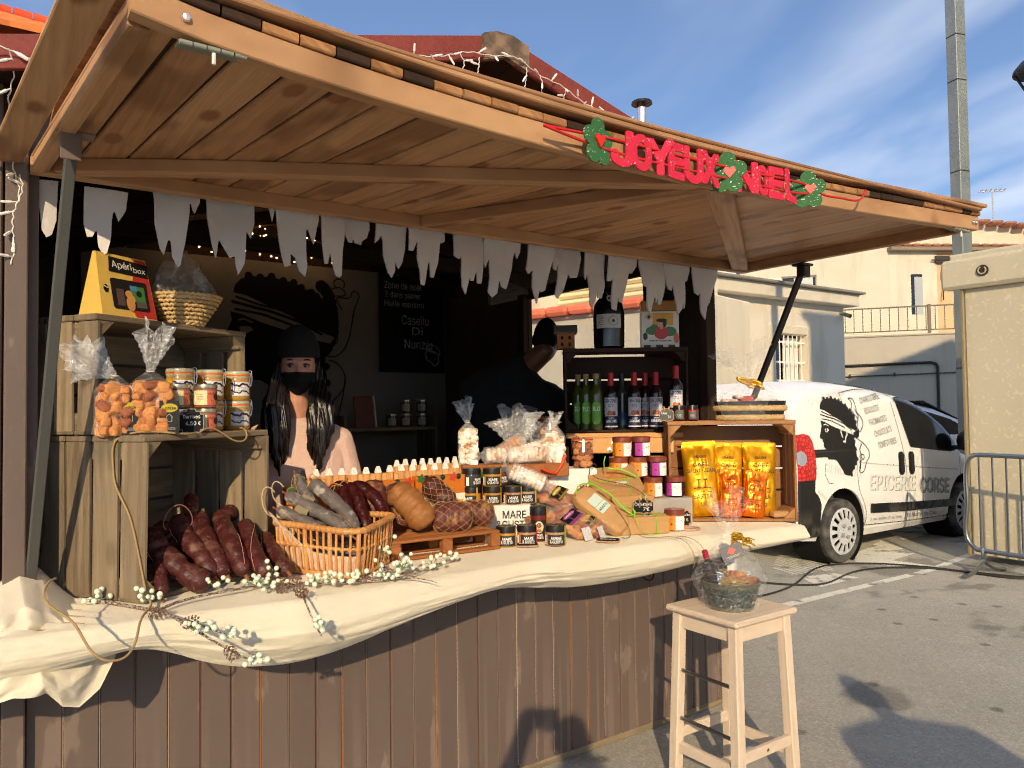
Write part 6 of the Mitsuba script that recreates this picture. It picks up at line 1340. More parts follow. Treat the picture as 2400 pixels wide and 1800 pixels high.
scene['biscuit'] = {'type': 'principled', 'base_color': proc(bisc_fn('#9a5426', '#d99a5a', .4)), 'roughness': .75}
scene['biscuit_dark'] = {'type': 'principled', 'base_color': proc(bisc_fn('#6a3524', '#a4603c', .3)), 'roughness': .75}
scene['sugar'] = {'type': 'principled', 'base_color': proc(lambda p, n, uv: mix(mix(C('#b98a62'), C('#e6d2b8'), smoothstep(.38, .5, fbm(p.x*45, p.y*45, p.z*45, 3))), C('#f0ebe4'), smoothstep(.45, .6, fbm(p.x*30+5, p.y*30, p.z*30, 3)))), 'roughness': .85}
def fill(key, inside, n, sz, mats, seed, name='biscuit', R=None, o=(0, 0, 0)):
    """n biscuits spread through a body: inside(i, rs) gives each one's place."""
    rs = np.random.default_rng(seed)
    for i in range(n):
        p = inside(i, rs); q = rs.uniform(.66, 1.22, 3)*np.array(sz)
        M = trimesh.transformations.random_rotation_matrix(rs.random(3))[:3, :3]
        if rs.random() < .6: M = rotz(rs.uniform(0, 3.1)) @ roty(rs.normal(0, .25))
        m = mv(chunk(q, seed*100+i), p, R=M)
        if R is not None: m = mv(m, o, R=R)
        put(name, m, mats[int(rs.integers(len(mats)))], key, True)
def biscuit_bag(label, pos, w, d, h, mats, n, sz, seed, group, tail=(0, 0, 1), film='wrap', tail_len=.10, card=None, turn=0., ruffr=.05):
    k = thing('biscuit_bag', label, 'bag', group); rz = face(pos[0], pos[1])+math.pi/2+turn; R_ = rotz(rz)
    lev = max(3, int(h/(sz[2]*.82))); per = int(math.ceil(n/lev))
    def ins(i, rs):
        l, j = divmod(i, per); zz = sz[2]*.5+(h*.90-sz[2])*l/(lev-1); ww = w*(1 if zz < h*.75 else .85)
        return np.array([(-.5+(j % 3+.5)/3)*ww*.86+rs.normal(0, .003), (-.36 if j < 3 else .25)*d+rs.normal(0, .002), zz+rs.normal(0, .003)])
    fill(k, ins, n, sz, mats, seed, 'biscuit', R_, pos)
    na, m_ = 44, 40; a = np.linspace(0, 2*math.pi, na, endpoint=False); v = []
    for j in range(m_):
        t = j/(m_-1); zz = h*1.09*t; s = 1.0 if t < .72 else max(.12, 1-((t-.72)/.28)**1.6*.9)
        ex = .55
        c_, s_ = np.cos(a), np.sin(a); v.append(np.stack([np.sign(c_)*np.abs(c_)**ex*w/2*1.04*s, np.sign(s_)*np.abs(s_)**ex*d/2*1.06*s, zz+0*a], 1))
    v = np.vstack(v); i, j = np.meshgrid(np.arange(m_-1), np.arange(na), indexing='ij'); kk = (j+1) % na
    q = np.stack([i*na+j, i*na+kk, (i+1)*na+kk, (i+1)*na+j], -1).reshape(-1, 4); f = np.vstack([q[:, [0, 1, 2]], q[:, [0, 2, 3]]])
    put('film', mv(crumple((v, f), .0022, 42, seed), pos, R=R_), film, k, 35)
    tl_ = np.array(tail, float); tl_ /= np.linalg.norm(tl_); rf = ruff(90, 44, .010, ruffr, tail_len, .6, seed)
    Mt = frame(np.cross([.0, 1, .2], tl_), tl_)
    put('film_tail', mv(crumple(rf, .006, 55, seed+3), np.array(pos)+[0, 0, h*1.07], R=R_ @ Mt), film if film != 'wrap' else 'wrap_hazy', k, 30)
    put('tie', mv(tube([(.012*math.cos(q), .010*math.sin(q), 0) for q in np.linspace(0, 6.28, 15)[:-1]], .0022, 5, True), np.array(pos)+[0, 0, h*1.075], R=R_), 'vc_matte', k, True, C('#c9c2b0'))
    if card is not None:
        cx, cw, ch = card; c = np.array(pos)+R_ @ np.array([cx, -d*.56, ch/2])
        put('card', box((cw, .0012, ch), c, .0004, R=R_), 'vc_satin', k, False, C('#15130f'))
        put('card_oval', mv(extrude(affinity.scale(Point(0, 0).buffer(1, 14), cw*.42, ch*.13), .0006), c+R_ @ np.array([0, -.0012, ch*.28]), R=R_ @ rotx(math.pi/2)), 'vc_satin', k, False, C('#b3a01c'))
        put('lettering', text('corse', ch*.09, c+R_ @ np.array([.004, -.0025, ch*.28]), R_ @ [1, 0, 0], (0, 0, 1), cw*.55, True, .0003), 'vc_satin', k, False, C('#2a2608'))
        put('card_print', cat(*[mv(box((cw*.6, .0004, .0012), (0, -.001, -ch*(.30+q*.03))), c, R=R_) for q in range(3)], mv(extrude(Polygon([(-.008, -.012), (.008, -.012), (.008, .006), (0, .014), (-.008, .006)]).exterior.buffer(.0008), .0005), c+R_ @ np.array([0, -.001, -ch*.02]), R=R_ @ rotx(math.pi/2))), 'vc_satin', k, False, C('#a8a49c'))
    return k
gb = 'clear bags of orange biscuits on the left crate'
biscuit_bag('bag of orange biscuit cubes with film tail flopping left', KL.P(-.005, .145, TZ), .118, .075, .185, ['biscuit', 'biscuit', 'biscuit', 'biscuit_dark'], 60, (.054, .042, .036), 3, gb, (-.75, .1, .5), 'wrap', .15, (.045, .05, .12), 0, .062)
biscuit_bag('bag of orange biscuit cubes with upright film tail and black card', KL.P(.078, .075, TZ), .132, .080, .20, ['biscuit', 'biscuit', 'biscuit_dark'], 66, (.056, .043, .037), 5, gb, (.12, 0, 1), 'wrap', .14, (.058, .062, .115), 0, .045)
PT = 1.307; gw = 'clear bags of sugared white biscuits on the plank'
scene['sugar2'] = scene['sugar']
biscuit_bag('tall bag of white sugared biscuits standing at the left end of the plank', (1.815, .575, PT), .098, .066, .195, ['sugar'], 42, (.042, .034, .030), 11, gw, (-.2, 0, 1), 'wrap_hazy', .10, None, 0, .040)
biscuit_bag('tall bag of white sugared biscuits standing next to the glass jar', (2.235, .40, ZC+.310), .105, .07, .205, ['sugar'], 44, (.042, .034, .030), 12, gw, (.1, 0, 1), 'wrap_hazy', .06, None, 0, .03)
wl = thing('bag_label', 'round white label on the leftmost bag of sugared biscuits', 'label'); f_ = face(1.815, .575)
put('paper', mv(extrude(Point(0, 0).buffer(.034, 14), .001), (1.815+.020+.040*math.cos(f_), .575+.040*math.sin(f_), PT+.10), R=rotz(f_+math.pi/2) @ rotx(math.pi/2)), 'vc_satin', wl, False, C('#efedea'))
wl = thing('bag_label', 'white label on the bag of sugared biscuits next to the glass jar', 'label')
put('paper', mv(extrude(Point(0, 0).buffer(.036, 14), .001), (2.235+.045*math.cos(f_), .40+.045*math.sin(f_), ZC+.310+.08), R=rotz(f_+math.pi/2) @ rotx(math.pi/2)), 'vc_satin', wl, False, C('#efedea'))
def roll_bag(label, a, b, r, seed, mat='sugar', n=9, film='wrap_hazy'):
    """a lying bag of round biscuits stacked like a roll."""
    k = thing('biscuit_roll', label, 'bag', 'rolls of round biscuits in clear film'); a, b = np.array(a, float), np.array(b, float); d = b-a; L = np.linalg.norm(d); M = frame(np.cross(d, [.1, .2, 1]), d)
    for i in range(n): put('biscuit', mv(bump(lathe([(0, 0), (r*.8, .0), (r*.95, L/n*.25), (r*.92, L/n*.7), (r*.6, L/n*.92), (0, L/n*.95)], 16), .002, 60, seed+i), a+d*i/n, R=M), mat, k, True)
    p = [a-d/L*.05, a-d/L*.02, a, a+d*.1, a+d*.5, b-d*.1, b, b+d/L*.015, b+d/L*.05]; 
    q = spline(p, 44); t = np.linspace(0, 1, 44); rr = r*1.07*np.interp(t, [0, .10, .2, .8, .9, 1], [.8, .25, 1, 1, .3, .9])
    put('film', crumple(tube(q, rr, 30, False, False), .0035, 50, seed), film, k, 35)
    return k
roll_bag('short fat film parcel with string at the left of the heap', (1.885, .51, PT+.042), (1.975, .465, PT+.042), .040, 21, 'sugar', 4)
roll_bag('roll of biscuits lying highest across the plank', (2.00, .56, PT+.05), (2.07, .47, PT+.115), .038, 22, 'biscuit', 6)
roll_bag('roll of round biscuits lying in the middle of the plank', (1.97, .43, PT+.043), (2.14, .36, PT+.05), .043, 23, 'sugar', 10)
roll_bag('roll of round biscuits hanging down in front of the plank', (1.95, .39, PT-.03), (2.08, .29, PT-.10), .043, 24, 'sugar', 9)
roll_bag('roll of pale biscuits behind the orange ribbon', (2.07, .46, PT+.05), (2.18, .40, PT+.08), .045, 25, 'sugar', 7)
k = thing('film_bag', 'big flaring clear film bag top behind the biscuit rolls', 'bag')
put('film', mv(crumple(ruff(130, 64, .03, .105, .17, .6, 31), .011, 40, 31), (2.06, .50, PT+.08), R=rotz(-.6)), 'wrap_hazy', k, 30)
put('film', mv(crumple(ruff(120, 60, .02, .085, .15, .6, 32), .010, 44, 32), (2.15, .46, PT+.08), R=rotz(-.4) @ roty(.25)), 'wrap', k, 30)
k = thing('orange_ribbon', 'bright orange ribbon tying the biscuit bags', 'ribbon')
put('strip', tube(spline([(2.08, .315, PT-.02), (2.12, .305, PT-.04), (2.165, .30, PT-.05)], 12), [.006]*12, 6), 'vc_satin', k, True, C('#d9411c')); put('strip', tube(spline([(2.16, .30, PT-.05), (2.185, .295, PT-.02), (2.215, .29, PT+.04)], 12), np.linspace(.005, .011, 12), 6), 'vc_satin', k, True, C('#e0481a'))
def glass_jar(label, pos, R, h, seed, n):
    k = thing('glass_jar', label, 'jar', 'big glass jars of brown chestnut biscuits')
    def ins(i, rs):
        l, j = divmod(i, 7); a = j*2*math.pi/6+l*.5; r_ = 0 if j == 6 else R*.62
        return np.array([r_*math.cos(a), r_*math.sin(a), .022+.030*l+rs.normal(0, .002)])
    fill(k, ins, n, (.042, .036, .032), ['biscuit_dark', 'biscuit_dark', 'biscuit'], seed, 'biscuit', np.eye(3), pos)
    put('glass', at(lathe([(R*.3, 0), (R-.006, 0), (R, .008), (R, h*.93), (R*1.03, h)], 36), pos), 'pane', k, 50)
    put('rubber_ring', at(lathe([(R*.9, h), (R*1.05, h), (R*1.06, h+.003), (R*1.05, h+.006), (R*.9, h+.006)], 32), pos), 'vc_satin', k, 50, C('#d9603a'))
    put('lid', at(lathe([(0, h+.014), (R*.9, h+.016), (R*1.05, h+.012), (R*1.05, h+.006)], 32), pos), 'pane', k, 50)
    f = face(pos[0], pos[1]); q = np.array(pos)+[R*1.04*math.cos(f+.1), R*1.04*math.sin(f+.1), h*.9]
    put('clip', cat(box((.012, .004, .05), q+[0, 0, -.02], .001, rz=f+math.pi/2), box((.012, .006, .02), q+[0, 0, .012], .001, rz=f+math.pi/2)), 'steel', k)
glass_jar('big glass jar of brown biscuit chunks standing on the white box', (2.375, .345, ZC+.311), .055, .140, 41, 29)
glass_jar('big glass jar of dark flakes behind the sugared biscuits', (2.40, .66, 1.37), .058, .155, 42, 33)
k = put('stand_block', box((.16, .16, .40), (2.40, .66, 1.168), .004), 'vc_matte', None, False, C('#2a2019')); tag(k, 'dark block under the rear glass jar', 'box')

# ------------------------------------------------------------------ brown biscuit bags and kraft boxes
def flat_bag(label, c, L, w, th, dirv, seed, oval, band, group, cards=True):
    """a lying bag of brown biscuits with a printed band."""
    k = thing('biscuit_pouch', label, 'bag', group); d = np.array(dirv, float); d /= np.linalg.norm(d); up0 = np.array([-.25, -.45, .86]); M = frame(d, up0)
    def ins(i, rs): l, j = divmod(i, 4); return np.array([(-.46+.92*(l+.5)/7)*L, (-.36+.24*j)*w, rs.uniform(-.006, .010)])
    fill(k, ins, 28, (.042, .036, .034), ['biscuit_dark', 'biscuit_dark', 'biscuit'], seed, 'biscuit', M, c)
    q = ball(1, (0, 0, 0), 4); v = np.sign(q[0])*np.abs(q[0])**.6*np.array([L*.58, w*.56, th*.62]); put('film', mv(crumple((v, q[1]), .004, 42, seed), c, R=M), 'wrap', k, 35)
    if cards:
        hz_ = th*.64; g = rng.uniform(-.1, .1); o = c+M @ np.array([L*.02, 0, hz_]); Mr = M @ rotz(math.pi/2+g)
        put('card', box((w*.78, .062, .0012), o, .0004, R=Mr), 'vc_satin', k, False, C('#15120f'))
        put('card_oval', mv(extrude(affinity.scale(Point(0, 0).buffer(1, 14), w*.33, .013), .0006), o+Mr @ np.array([0, .015, .0008]), R=Mr), 'vc_satin', k, False, oval)
        put('lettering', text('CANISTRELLI', .008, o+Mr @ np.array([0, .015, .0018]), Mr @ [1, 0, 0], Mr @ [0, 1, 0], w*.5, True, .0003), 'vc_satin', k, False, C('#efe6c8'))
        put('card_band', box((w*.78, .012, .0008), o+Mr @ np.array([0, -.026, .0010]), .0002, R=Mr), 'vc_satin', k, False, band)
    return k
gp = 'clear pouches of brown biscuits in the middle of the counter'; YEL, PUR = C('#a89218'), C('#8a2f8c')
flat_bag('brown biscuit pouch with yellow oval card lying at the back', np.array([2.17, .30, ZC+.17]), .20, .13, .06, (.45, -.75, -.30), 51, YEL, C('#8c7a2a'), gp)
flat_bag('brown biscuit pouch with purple card at the front left', np.array([2.10, .12, ZC+.075]), .20, .14, .06, (.45, -.80, -.32), 52, PUR, PUR, gp)
flat_bag('brown biscuit pouch with yellow card right of the purple one', np.array([2.20, .10, ZC+.06]), .18, .12, .055, (.35, -.85, -.28), 53, YEL, C('#8c7a2a'), gp)
flat_bag('brown biscuit pouch lying under the others at the left', np.array([2.05, .27, ZC+.085]), .19, .13, .06, (.5, -.7, -.25), 54, YEL, PUR, gp, False)
flat_bag('brown biscuit pouch with red ribbon behind the kraft bags', np.array([2.32, .34, ZC+.13]), .18, .12, .06, (.6, -.6, -.2), 55, YEL, PUR, gp, False)
for (x, y, an_) in ((2.19, -.005, .5), (2.115, .01, .3)):
    k = put('white_flap', box((.07, .0015, .062), (x, y, ZC+.034), .0004, R=rotz(an_) @ rotx(-.35)), 'vc_satin', None, False, C('#d4d6d6')); tag(k, 'white cardboard end flap of the biscuit pouch, %s' % ('right one' if x > 2.15 else 'left one'), 'flap')
def kraft_fn(p, n, uv): return mix(C('#a87c4c'), C('#c29a68'), .6*fbm(p.x*9, p.y*9, p.z*9, 3)+.4*noise(p.x*400, p.y*400, p.z*400))
scene['kraft'] = {'type': 'twosided', 'inner': {'type': 'principled', 'base_color': proc(kraft_fn), 'roughness': .8}}
gk = 'kraft paper gift boxes with green ribbons'
def kraft(label, c, sz, R_, window=False):
    k = thing('kraft_box', label, 'box', gk); c = np.array(c, float)
    put('carton', box(sz, c, .002, R=R_), 'kraft', k)
    put('lid', box((sz[0]+.004, sz[1]+.004, sz[2]*.25), c+R_ @ np.array([0, 0, sz[2]*.39]), .0015, R=R_), 'kraft', k)
    if window: put('window', mv(extrude(affinity.scale(Point(0, 0).buffer(1, 18), sz[0]*.28, sz[1]*.26), .0012), c+R_ @ np.array([sz[0]*.1, sz[1]*.1, sz[2]*.515]), R=R_), 'biscuit', k)
    put('sticker', box((.06, .022, .0008), c+R_ @ np.array([sz[0]*.12, -sz[1]*.25, sz[2]*.52]), .0002, R=R_), 'vc_satin', k, False, C('#c9d2c9'))
    z = sz[2]/2+.0025
    for (sx, sy) in ((.22, None), (None, -.1)):
        if sx is not None: p = [(sx*sz[0], -sz[1]/2-.003, -sz[2]*.5), (sx*sz[0], -sz[1]/2-.003, 0), (sx*sz[0], -sz[1]/2-.002, z), (sx*sz[0], 0, z), (sx*sz[0], sz[1]/2+.002, z), (sx*sz[0], sz[1]/2+.003, -sz[2]*.4)]
        else: p = [(-sz[0]/2-.003, sy*sz[1], -sz[2]*.5), (-sz[0]/2-.002, sy*sz[1], z), (0, sy*sz[1], z), (sz[0]/2+.002, sy*sz[1], z), (sz[0]/2+.003, sy*sz[1], -sz[2]*.5)]
        put('ribbon', mv(tube(np.array(p), .0028, 6), c, R=R_), 'vc_satin', k, 40, C('#7fb32c'))
    return k
R1 = rotz(-.45); 
kraft('kraft gift box lying flat in front on the cloth', (2.475, .025, ZC+.045), (.245, .135, .082), rotz(-.42))
kraft('kraft gift box in the middle of the pile', (2.50, .14, ZC+.130), (.22, .15, .09), rotz(-.40)); kraft('tilted kraft gift box with oval window on top of the pile', (2.475, .215, ZC+.222), (.25, .23, .085), rotz(-.5) @ rotx(.42) @ roty(-.10), True)
k = thing('kraft_bag', 'creased kraft paper bag with mint label and green ribbon lying aslant', 'bag', gk); q = ball(1, (0, 0, 0), 4); v = np.sign(q[0])*np.abs(q[0])**.5*np.array([.15, .062, .036]); Mk = frame((.42, -.62, -.55), (-.45, -.35, .8)); ck = np.array([2.275, .10, ZC+.12])
put('paper', mv(crumple((v, q[1]), .006, 22, 61), ck, R=Mk), 'kraft', k, 40)
for sx, w_ in ((-.045, .05), (.005, .045)): put('label', box((w_, .07, .001), ck+Mk @ np.array([sx, .0, .042]), .0003, R=Mk), 'vc_satin', k, False, C('#c2d4ca')); 
put('lettering', text('BISCUITS', .012, ck+Mk @ np.array([.005, 0, .0432]), Mk @ [0, 1, 0], Mk @ [-1, 0, 0], .06, True, .0003), 'vc_satin', k, False, C('#33564a'))
def curl(name, pts, r, col, parent): return put(name, tube(spline(pts, 60), r, 5), 'vc_satin', parent, True, col)
rbk = thing('green_ribbon', 'curling bright green and dark ribbons across the kraft parcels', 'ribbon')
def kp(a, b, c_): return ck+Mk @ np.array([a, b, c_])
GRN = C('#86c22e')
curl('strand', [kp(-.13, .06, .04), kp(-.06, .065, .055), kp(0, .07, .06), kp(.07, .06, .055), kp(.14, .065, .05)], .0045, GRN, rbk); curl('strand', [kp(-.13, -.05, .05), kp(-.14, 0, .075), kp(-.11, .04, .07), kp(-.08, .06, .055)], .004, GRN, rbk)
curl('strand', [kp(.05, .065, .055), kp(.10, .09, .04), kp(.13, .08, .06), kp(.15, .06, .04)], .004, GRN, rbk); DK = C('#2b3420')
curl('strand', [(2.345, .235, ZC+.28), (2.38, .12, ZC+.25), (2.46, .05, ZC+.22), (2.50, .0, ZC+.16), (2.47, -.03, ZC+.09)], .0018, DK, rbk); curl('strand', [(2.34, .25, ZC+.28), (2.32, .22, ZC+.32), (2.36, .24, ZC+.335), (2.40, .26, ZC+.31)], .002, DK, rbk)
curl('strand', [(2.30, .02, ZC+.14), (2.34, -.02, ZC+.06), (2.33, -.05, ZC+.01), (2.28, -.04, ZC+.006)], .0018, DK, rbk); curl('strand', [(2.38, -.04, ZC+.085), (2.40, -.07, ZC+.03), (2.50, -.075, ZC+.005), (2.60, -.07, ZC+.02)], .0016, GRN, rbk)
curl('strand', [(2.42, .20, ZC+.31), (2.47, .16, ZC+.305), (2.52, .10, ZC+.27)], .005, GRN, rbk); curl('strand', [(2.40, .20, ZC+.31), (2.43, .24, ZC+.34), (2.45, .25, ZC+.37)], .003, GRN, rbk)
k = thing('red_ribbon', 'frizzy red ribbon curls on the biscuits behind the kraft parcels', 'ribbon')
for i in range(7):
    c = np.array([2.30+.012*i, .36-.01*i, ZC+.20+.005*(i % 3)]); a = np.linspace(0, 6*math.pi, 40)
    put('curl', tube(c+np.stack([.016*np.cos(a)*(1-.3*i % 1), .012*np.sin(a), a*.0016-.012], 1), .0016, 4), 'vc_satin', k, True, C('#c0222e'))
for pts, lab in (([(2.36, -.06, ZC+.02), (2.42, -.16, ZC+.008), (2.47, -.25, ZC+.004), (2.48, -.31, ZC-.06), (2.46, -.322, ZC-.115)], 'fine brown string trailing over the cloth edge below the kraft box'), ([(2.48, -.20, ZC+.006), (2.53, -.24, ZC+.004), (2.55, -.295, ZC-.03), (2.54, -.325, ZC-.09)], 'short fine string hanging at the cloth edge, right of the longer one')):
    k = put('string', tube(spline(pts, 40), .0016, 5), 'vc_matte', None, True, C('#8f7650')); tag(k, lab, 'string')
# twine ring by the single jam jar
k = put('wooden_ring', tube(spline([(2.72+.05*math.cos(a), -.075+.04*math.sin(a), ZC+.008) for a in np.linspace(0, 6.283, 13)[:-1]], 40, True), .006, 6, True), 'vc_matte', None, True, C('#c2a28a')); tag(k, 'pale ring lying on the cloth beside the Confitures slate', 'ring')

# ------------------------------------------------------------------ coffee bags
def coffee(label, a, b, w, h, d, col, small=False, lean=.12, roll=0., seed=0):
    k = thing('coffee_bag', label, 'bag', 'small orange coffee bags' if small else 'big yellow coffee bags')
    nu, nv = 26, 40; U, W_ = np.meshgrid(np.linspace(-1, 1, nu), np.linspace(0, 1, nv), indexing='ij')
    ew = np.sqrt(np.clip(1-np.abs(U)**4, 0, 1)); th = d/2*ew*np.where(W_ < .12, .55+.45*(W_/.12)**.5, np.where(W_ > .72, np.clip(1-((W_-.72)/.26), .03, 1), 1))
    cr = (np.abs(meshkit.noise(np.stack([U*2.3, W_*5+seed, U*0], -1), seed)-.5)-.25)*.016+(np.abs(meshkit.noise(np.stack([U*5, W_*10+seed, U*0], -1), seed+3)-.5)-.25)*.006
    hw = w/2*(1-.06*np.clip((W_-.1)*2, 0, 1)*np.clip((.9-W_)*2, 0, 1))
    fr_ = np.stack([U*hw, -th-cr*np.clip(ew, 0, 1), W_*h], -1); bk_ = np.stack([U*hw, th, W_*h], -1)
    V = np.vstack([fr_.reshape(-1, 3), bk_.reshape(-1, 3)]); ii = np.arange(nu*nv).reshape(nu, nv)
    F = np.c_[ii[:-1, :-1].ravel(), ii[1:, :-1].ravel(), ii[1:, 1:].ravel(), ii[:-1, 1:].ravel()]; F2 = F[:, ::-1]+nu*nv
    M = KC.R @ rotx(-lean) @ roty(roll); o = KC.P(a, b, ZC+.022)
    put('foil', mv((V, np.vstack([F, F2])), o, R=M), 'vc_foil', k, True, col)
    put('seal', mv(box((w*.94, .004, .028), (0, 0, h-.01), .001), o, R=M), 'vc_foil', k, False, col*.9)
    INK = C('#5a3a10') if not small else C('#7a2f0a')
    def on(x, z): # the skin of the bag's face
        i = np.clip(np.searchsorted(np.linspace(-1, 1, nu), x/(w/2)), 1, nu-1); j = int(np.clip(z/h*(nv-1), 0, nv-2)); return fr_[i, j, 1]
    def face_text(s, hh, x, z, ww, bold=True):
        v, f = text(s, hh, (0, 0, 0), (1, 0, 0), (0, 1, 0), ww, bold, .0003)
        y = np.array([on(x+q, z+r) for q, r in v[:, :2]])
        return np.stack([x+v[:, 0], y-.0022-v[:, 2], z+v[:, 1]], 1), f
    sc = h/.41
    put('lettering', mv(cat(face_text('GRAINS', .012*sc, 0, h*.80, w*.36), face_text('CAFÉ', .021*sc, 0, h*.695, w*.46), face_text('SAINT-JEAN', .020*sc, .0, h*.615, w*.80), face_text('BASTIA', .024*sc, 0, h*.27, w*.55), face_text('1Kg' if not small else '250g', .020*sc, .005, h*.17, w*.26, False)), o, R=M), 'vc_satin', k, False, INK)
    hs = [face_text('I I', .05*sc, 0, h*.44, w*.30), face_text('- - -', .03*sc, 0, h*.385, w*.5), face_text('~ ~ ~', .02*sc, 0, h*.335, w*.55)]
    put('harbour_print', mv(cat(*hs), o, R=M), 'vc_satin', k, False, INK*1.2)
    return k
YC_, OC_ = C('#e0a012'), C('#e0720f')
coffee('big yellow coffee bag at the left of the crate, showing all its print', .178, .075, .185, .405, .085, YC_, False, .08, -.045, 1)
coffee('big yellow coffee bag in the middle, behind the first small orange one', .315, .115, .170, .395, .08, YC_, False, .06, .02, 2)
coffee('big yellow coffee bag at the right of the crate', .480, .085, .178, .395, .085, YC_, False, .08, .03, 3)
coffee('small orange coffee bag standing straight in front', .318, .035, .112, .255, .05, OC_, True, .10, .02, 4)
coffee('small orange coffee bag leaning to the right in front', .432, .03, .118, .245, .05, OC_, True, .10, .13, 5)
k = put('cork_block', box((.09, .05, .03), KC.P(.57, .03, ZC+.04), .006, R=KC.R @ rotz(.3)), 'kraft', None); tag(k, 'brown cardboard scrap at the right corner of the coffee crate', 'cardboard')
# ------------------------------------------------------------------ people
SET_DOWN = None
def sph(c, r, n=12): return m3.Manifold.sphere(float(r), n).translate([float(q) for q in c])
def bone(a, ra, b, rb): return m3.Manifold.batch_hull([sph(a, ra), sph(b, rb)])
def blob(balls): return m3.Manifold.batch_hull([sph(c, r) for c, r in balls])
def skin_of(parts, ref=.018, it=8):
    m = parts[0]
    for p in parts[1:]: m = m+p
    v, f = vf(m.refine_to_length(ref)); t = trimesh.Trimesh(v, f, process=True)
    trimesh.smoothing.filter_taubin(t, lamb=.5, nu=.52, iterations=it); return np.array(t.vertices), np.array(t.faces)
def hand(w, d, up_, side, r=.0088, curl=.6, L=.085):
    """palm with five unequal, bent fingers from the wrist w along d; up_ is the back of the hand."""
    w = np.array(w, float); d = np.array(d, float)/np.linalg.norm(d); up_ = np.array(up_, float); up_ -= d*(up_@d); up_ /= np.linalg.norm(up_); s = np.cross(d, up_)*side
    ps = [m3.Manifold.batch_hull([sph(w, .024), sph(w+d*L*.9+s*.030, .012), sph(w+d*L*.9-s*.030, .012), sph(w+d*L*.3+s*.033, .014), sph(w+d*L*.3-s*.030, .013)])]
    for i, (o, l) in enumerate(((.030, .070), (.011, .080), (-.009, .074), (-.028, .058))):
        p = w+d*L*.86+s*o; q = d.copy()
        for j, k_ in enumerate((.45, .32, .26)):
            c_ = curl*(.6+.5*j); q2 = d*math.cos(c_*(j+1)*.7)-up_*math.sin(c_*(j+1)*.7); n_ = p+q2*l*k_; ps.append(bone(p, r*(1-.1*j), n_, r*(.92-.1*j))); p = n_
    p = w+d*L*.30+s*.030; n1 = p+(d*.55+s*.75-up_*.25)*.036; n2 = n1+(d*.85+s*.2-up_*.35)*.030; ps += [bone(w+d*.01+s*.015, .016, p, .014), bone(p, .0125, n1, .0105), bone(n1, .0105, n2, .0085)]
    return ps
def head_mesh(c, fwd, h=.235, mask=False):
    """a head with brow, eye sockets, nose, lips, chin and ears, facing fwd."""
    v, f = ball(1, (0, 0, 0), 5); x, y, z = v.T    # x right, y forward, z up
    w, dp = .076, .098
    X_, Y_, Z_ = x*w, y*dp, z*h*.5
    jaw = np.clip((-z-.15)/.85, 0, 1); X_ = X_*(1-.30*jaw**1.3); Y_ = np.where(y > 0, Y_*(1-.10*jaw), Y_*(1-.32*jaw)); Y_ = Y_-.012*jaw*(y < .2)
    fr_ = np.clip(y, 0, 1)**2
    g = lambda cx, cz, sx, sz: np.exp(-((X_-cx)/sx)**2-((Z_-cz)/sz)**2)*fr_
    Y_ = Y_-.010*(g(.031, .012, .016, .013)+g(-.031, .012, .016, .013))+.006*(g(.03, .032, .03, .010)+g(-.03, .032, .03, .010))
    Y_ = Y_+.024*g(0, -.022, .011, .014)+.014*g(0, -.004, .009, .022)-.004*g(0, -.044, .03, .006)+.007*(g(0, -.052, .022, .006)+g(0, -.064, .020, .006))-.003*g(0, -.058, .022, .002)+.008*g(0, -.095, .02, .014)
    Y_ = Y_+.004*(g(.045, -.02, .018, .018)+g(-.045, -.02, .018, .018))
    hd = np.stack([X_, Y_, Z_], 1); ears = []
    for s in (-1, 1):
        e = affinity.scale(Point(0, 0).buffer(1, 12), .017, .031); q = ball(1, (0, 0, 0), 3); ev = q[0]*np.array([.010, .018, .031]); ev[:, 0] -= .006*np.exp(-((ev[:, 1]/.009)**2+(ev[:, 2]/.018)**2))*(q[0][:, 0]*s > 0)*s*1.0
        ears.append(mv((ev, q[1]), (s*.078, -.008, .0), R=rotz(-s*.35)))
    F_ = np.array([*fwd, 0.]) if len(fwd) == 2 else np.array(fwd, float); F_ /= np.linalg.norm(F_); Rr = np.cross(F_, [0, 0, 1]); Rr /= np.linalg.norm(Rr); U_ = np.cross(Rr, F_); M = np.stack([Rr, F_, U_], 1)
    return mv(cat((hd, f), *ears), c, R=M), M
def skin_fn(a, b):
    return lambda p, n, uv: mix(C(a), C(b), fbm(p.x*40, p.y*40, p.z*40, 3))
scene['skin'] = {'type': 'principled', 'base_color': proc(skin_fn('#b07c66', '#c9967e')), 'roughness': .5, 'specular': .35}
def knit(key, a, b, sc=300):
    def fn(p, n, uv): return mix(C(a), C(b), noise(p.x*sc, p.y*sc, p.z*sc*.5)*.5+.5*fbm(p.x*12, p.y*12, p.z*12, 3))
    scene[key] = {'type': 'twosided', 'inner': {'type': 'principled', 'base_color': proc(fn), 'roughness': .92, 'sheen': .4}}
knit('coat_pink', '#c2a094', '#d9bcae'); knit('wool_black', '#08080a', '#161619', 240)
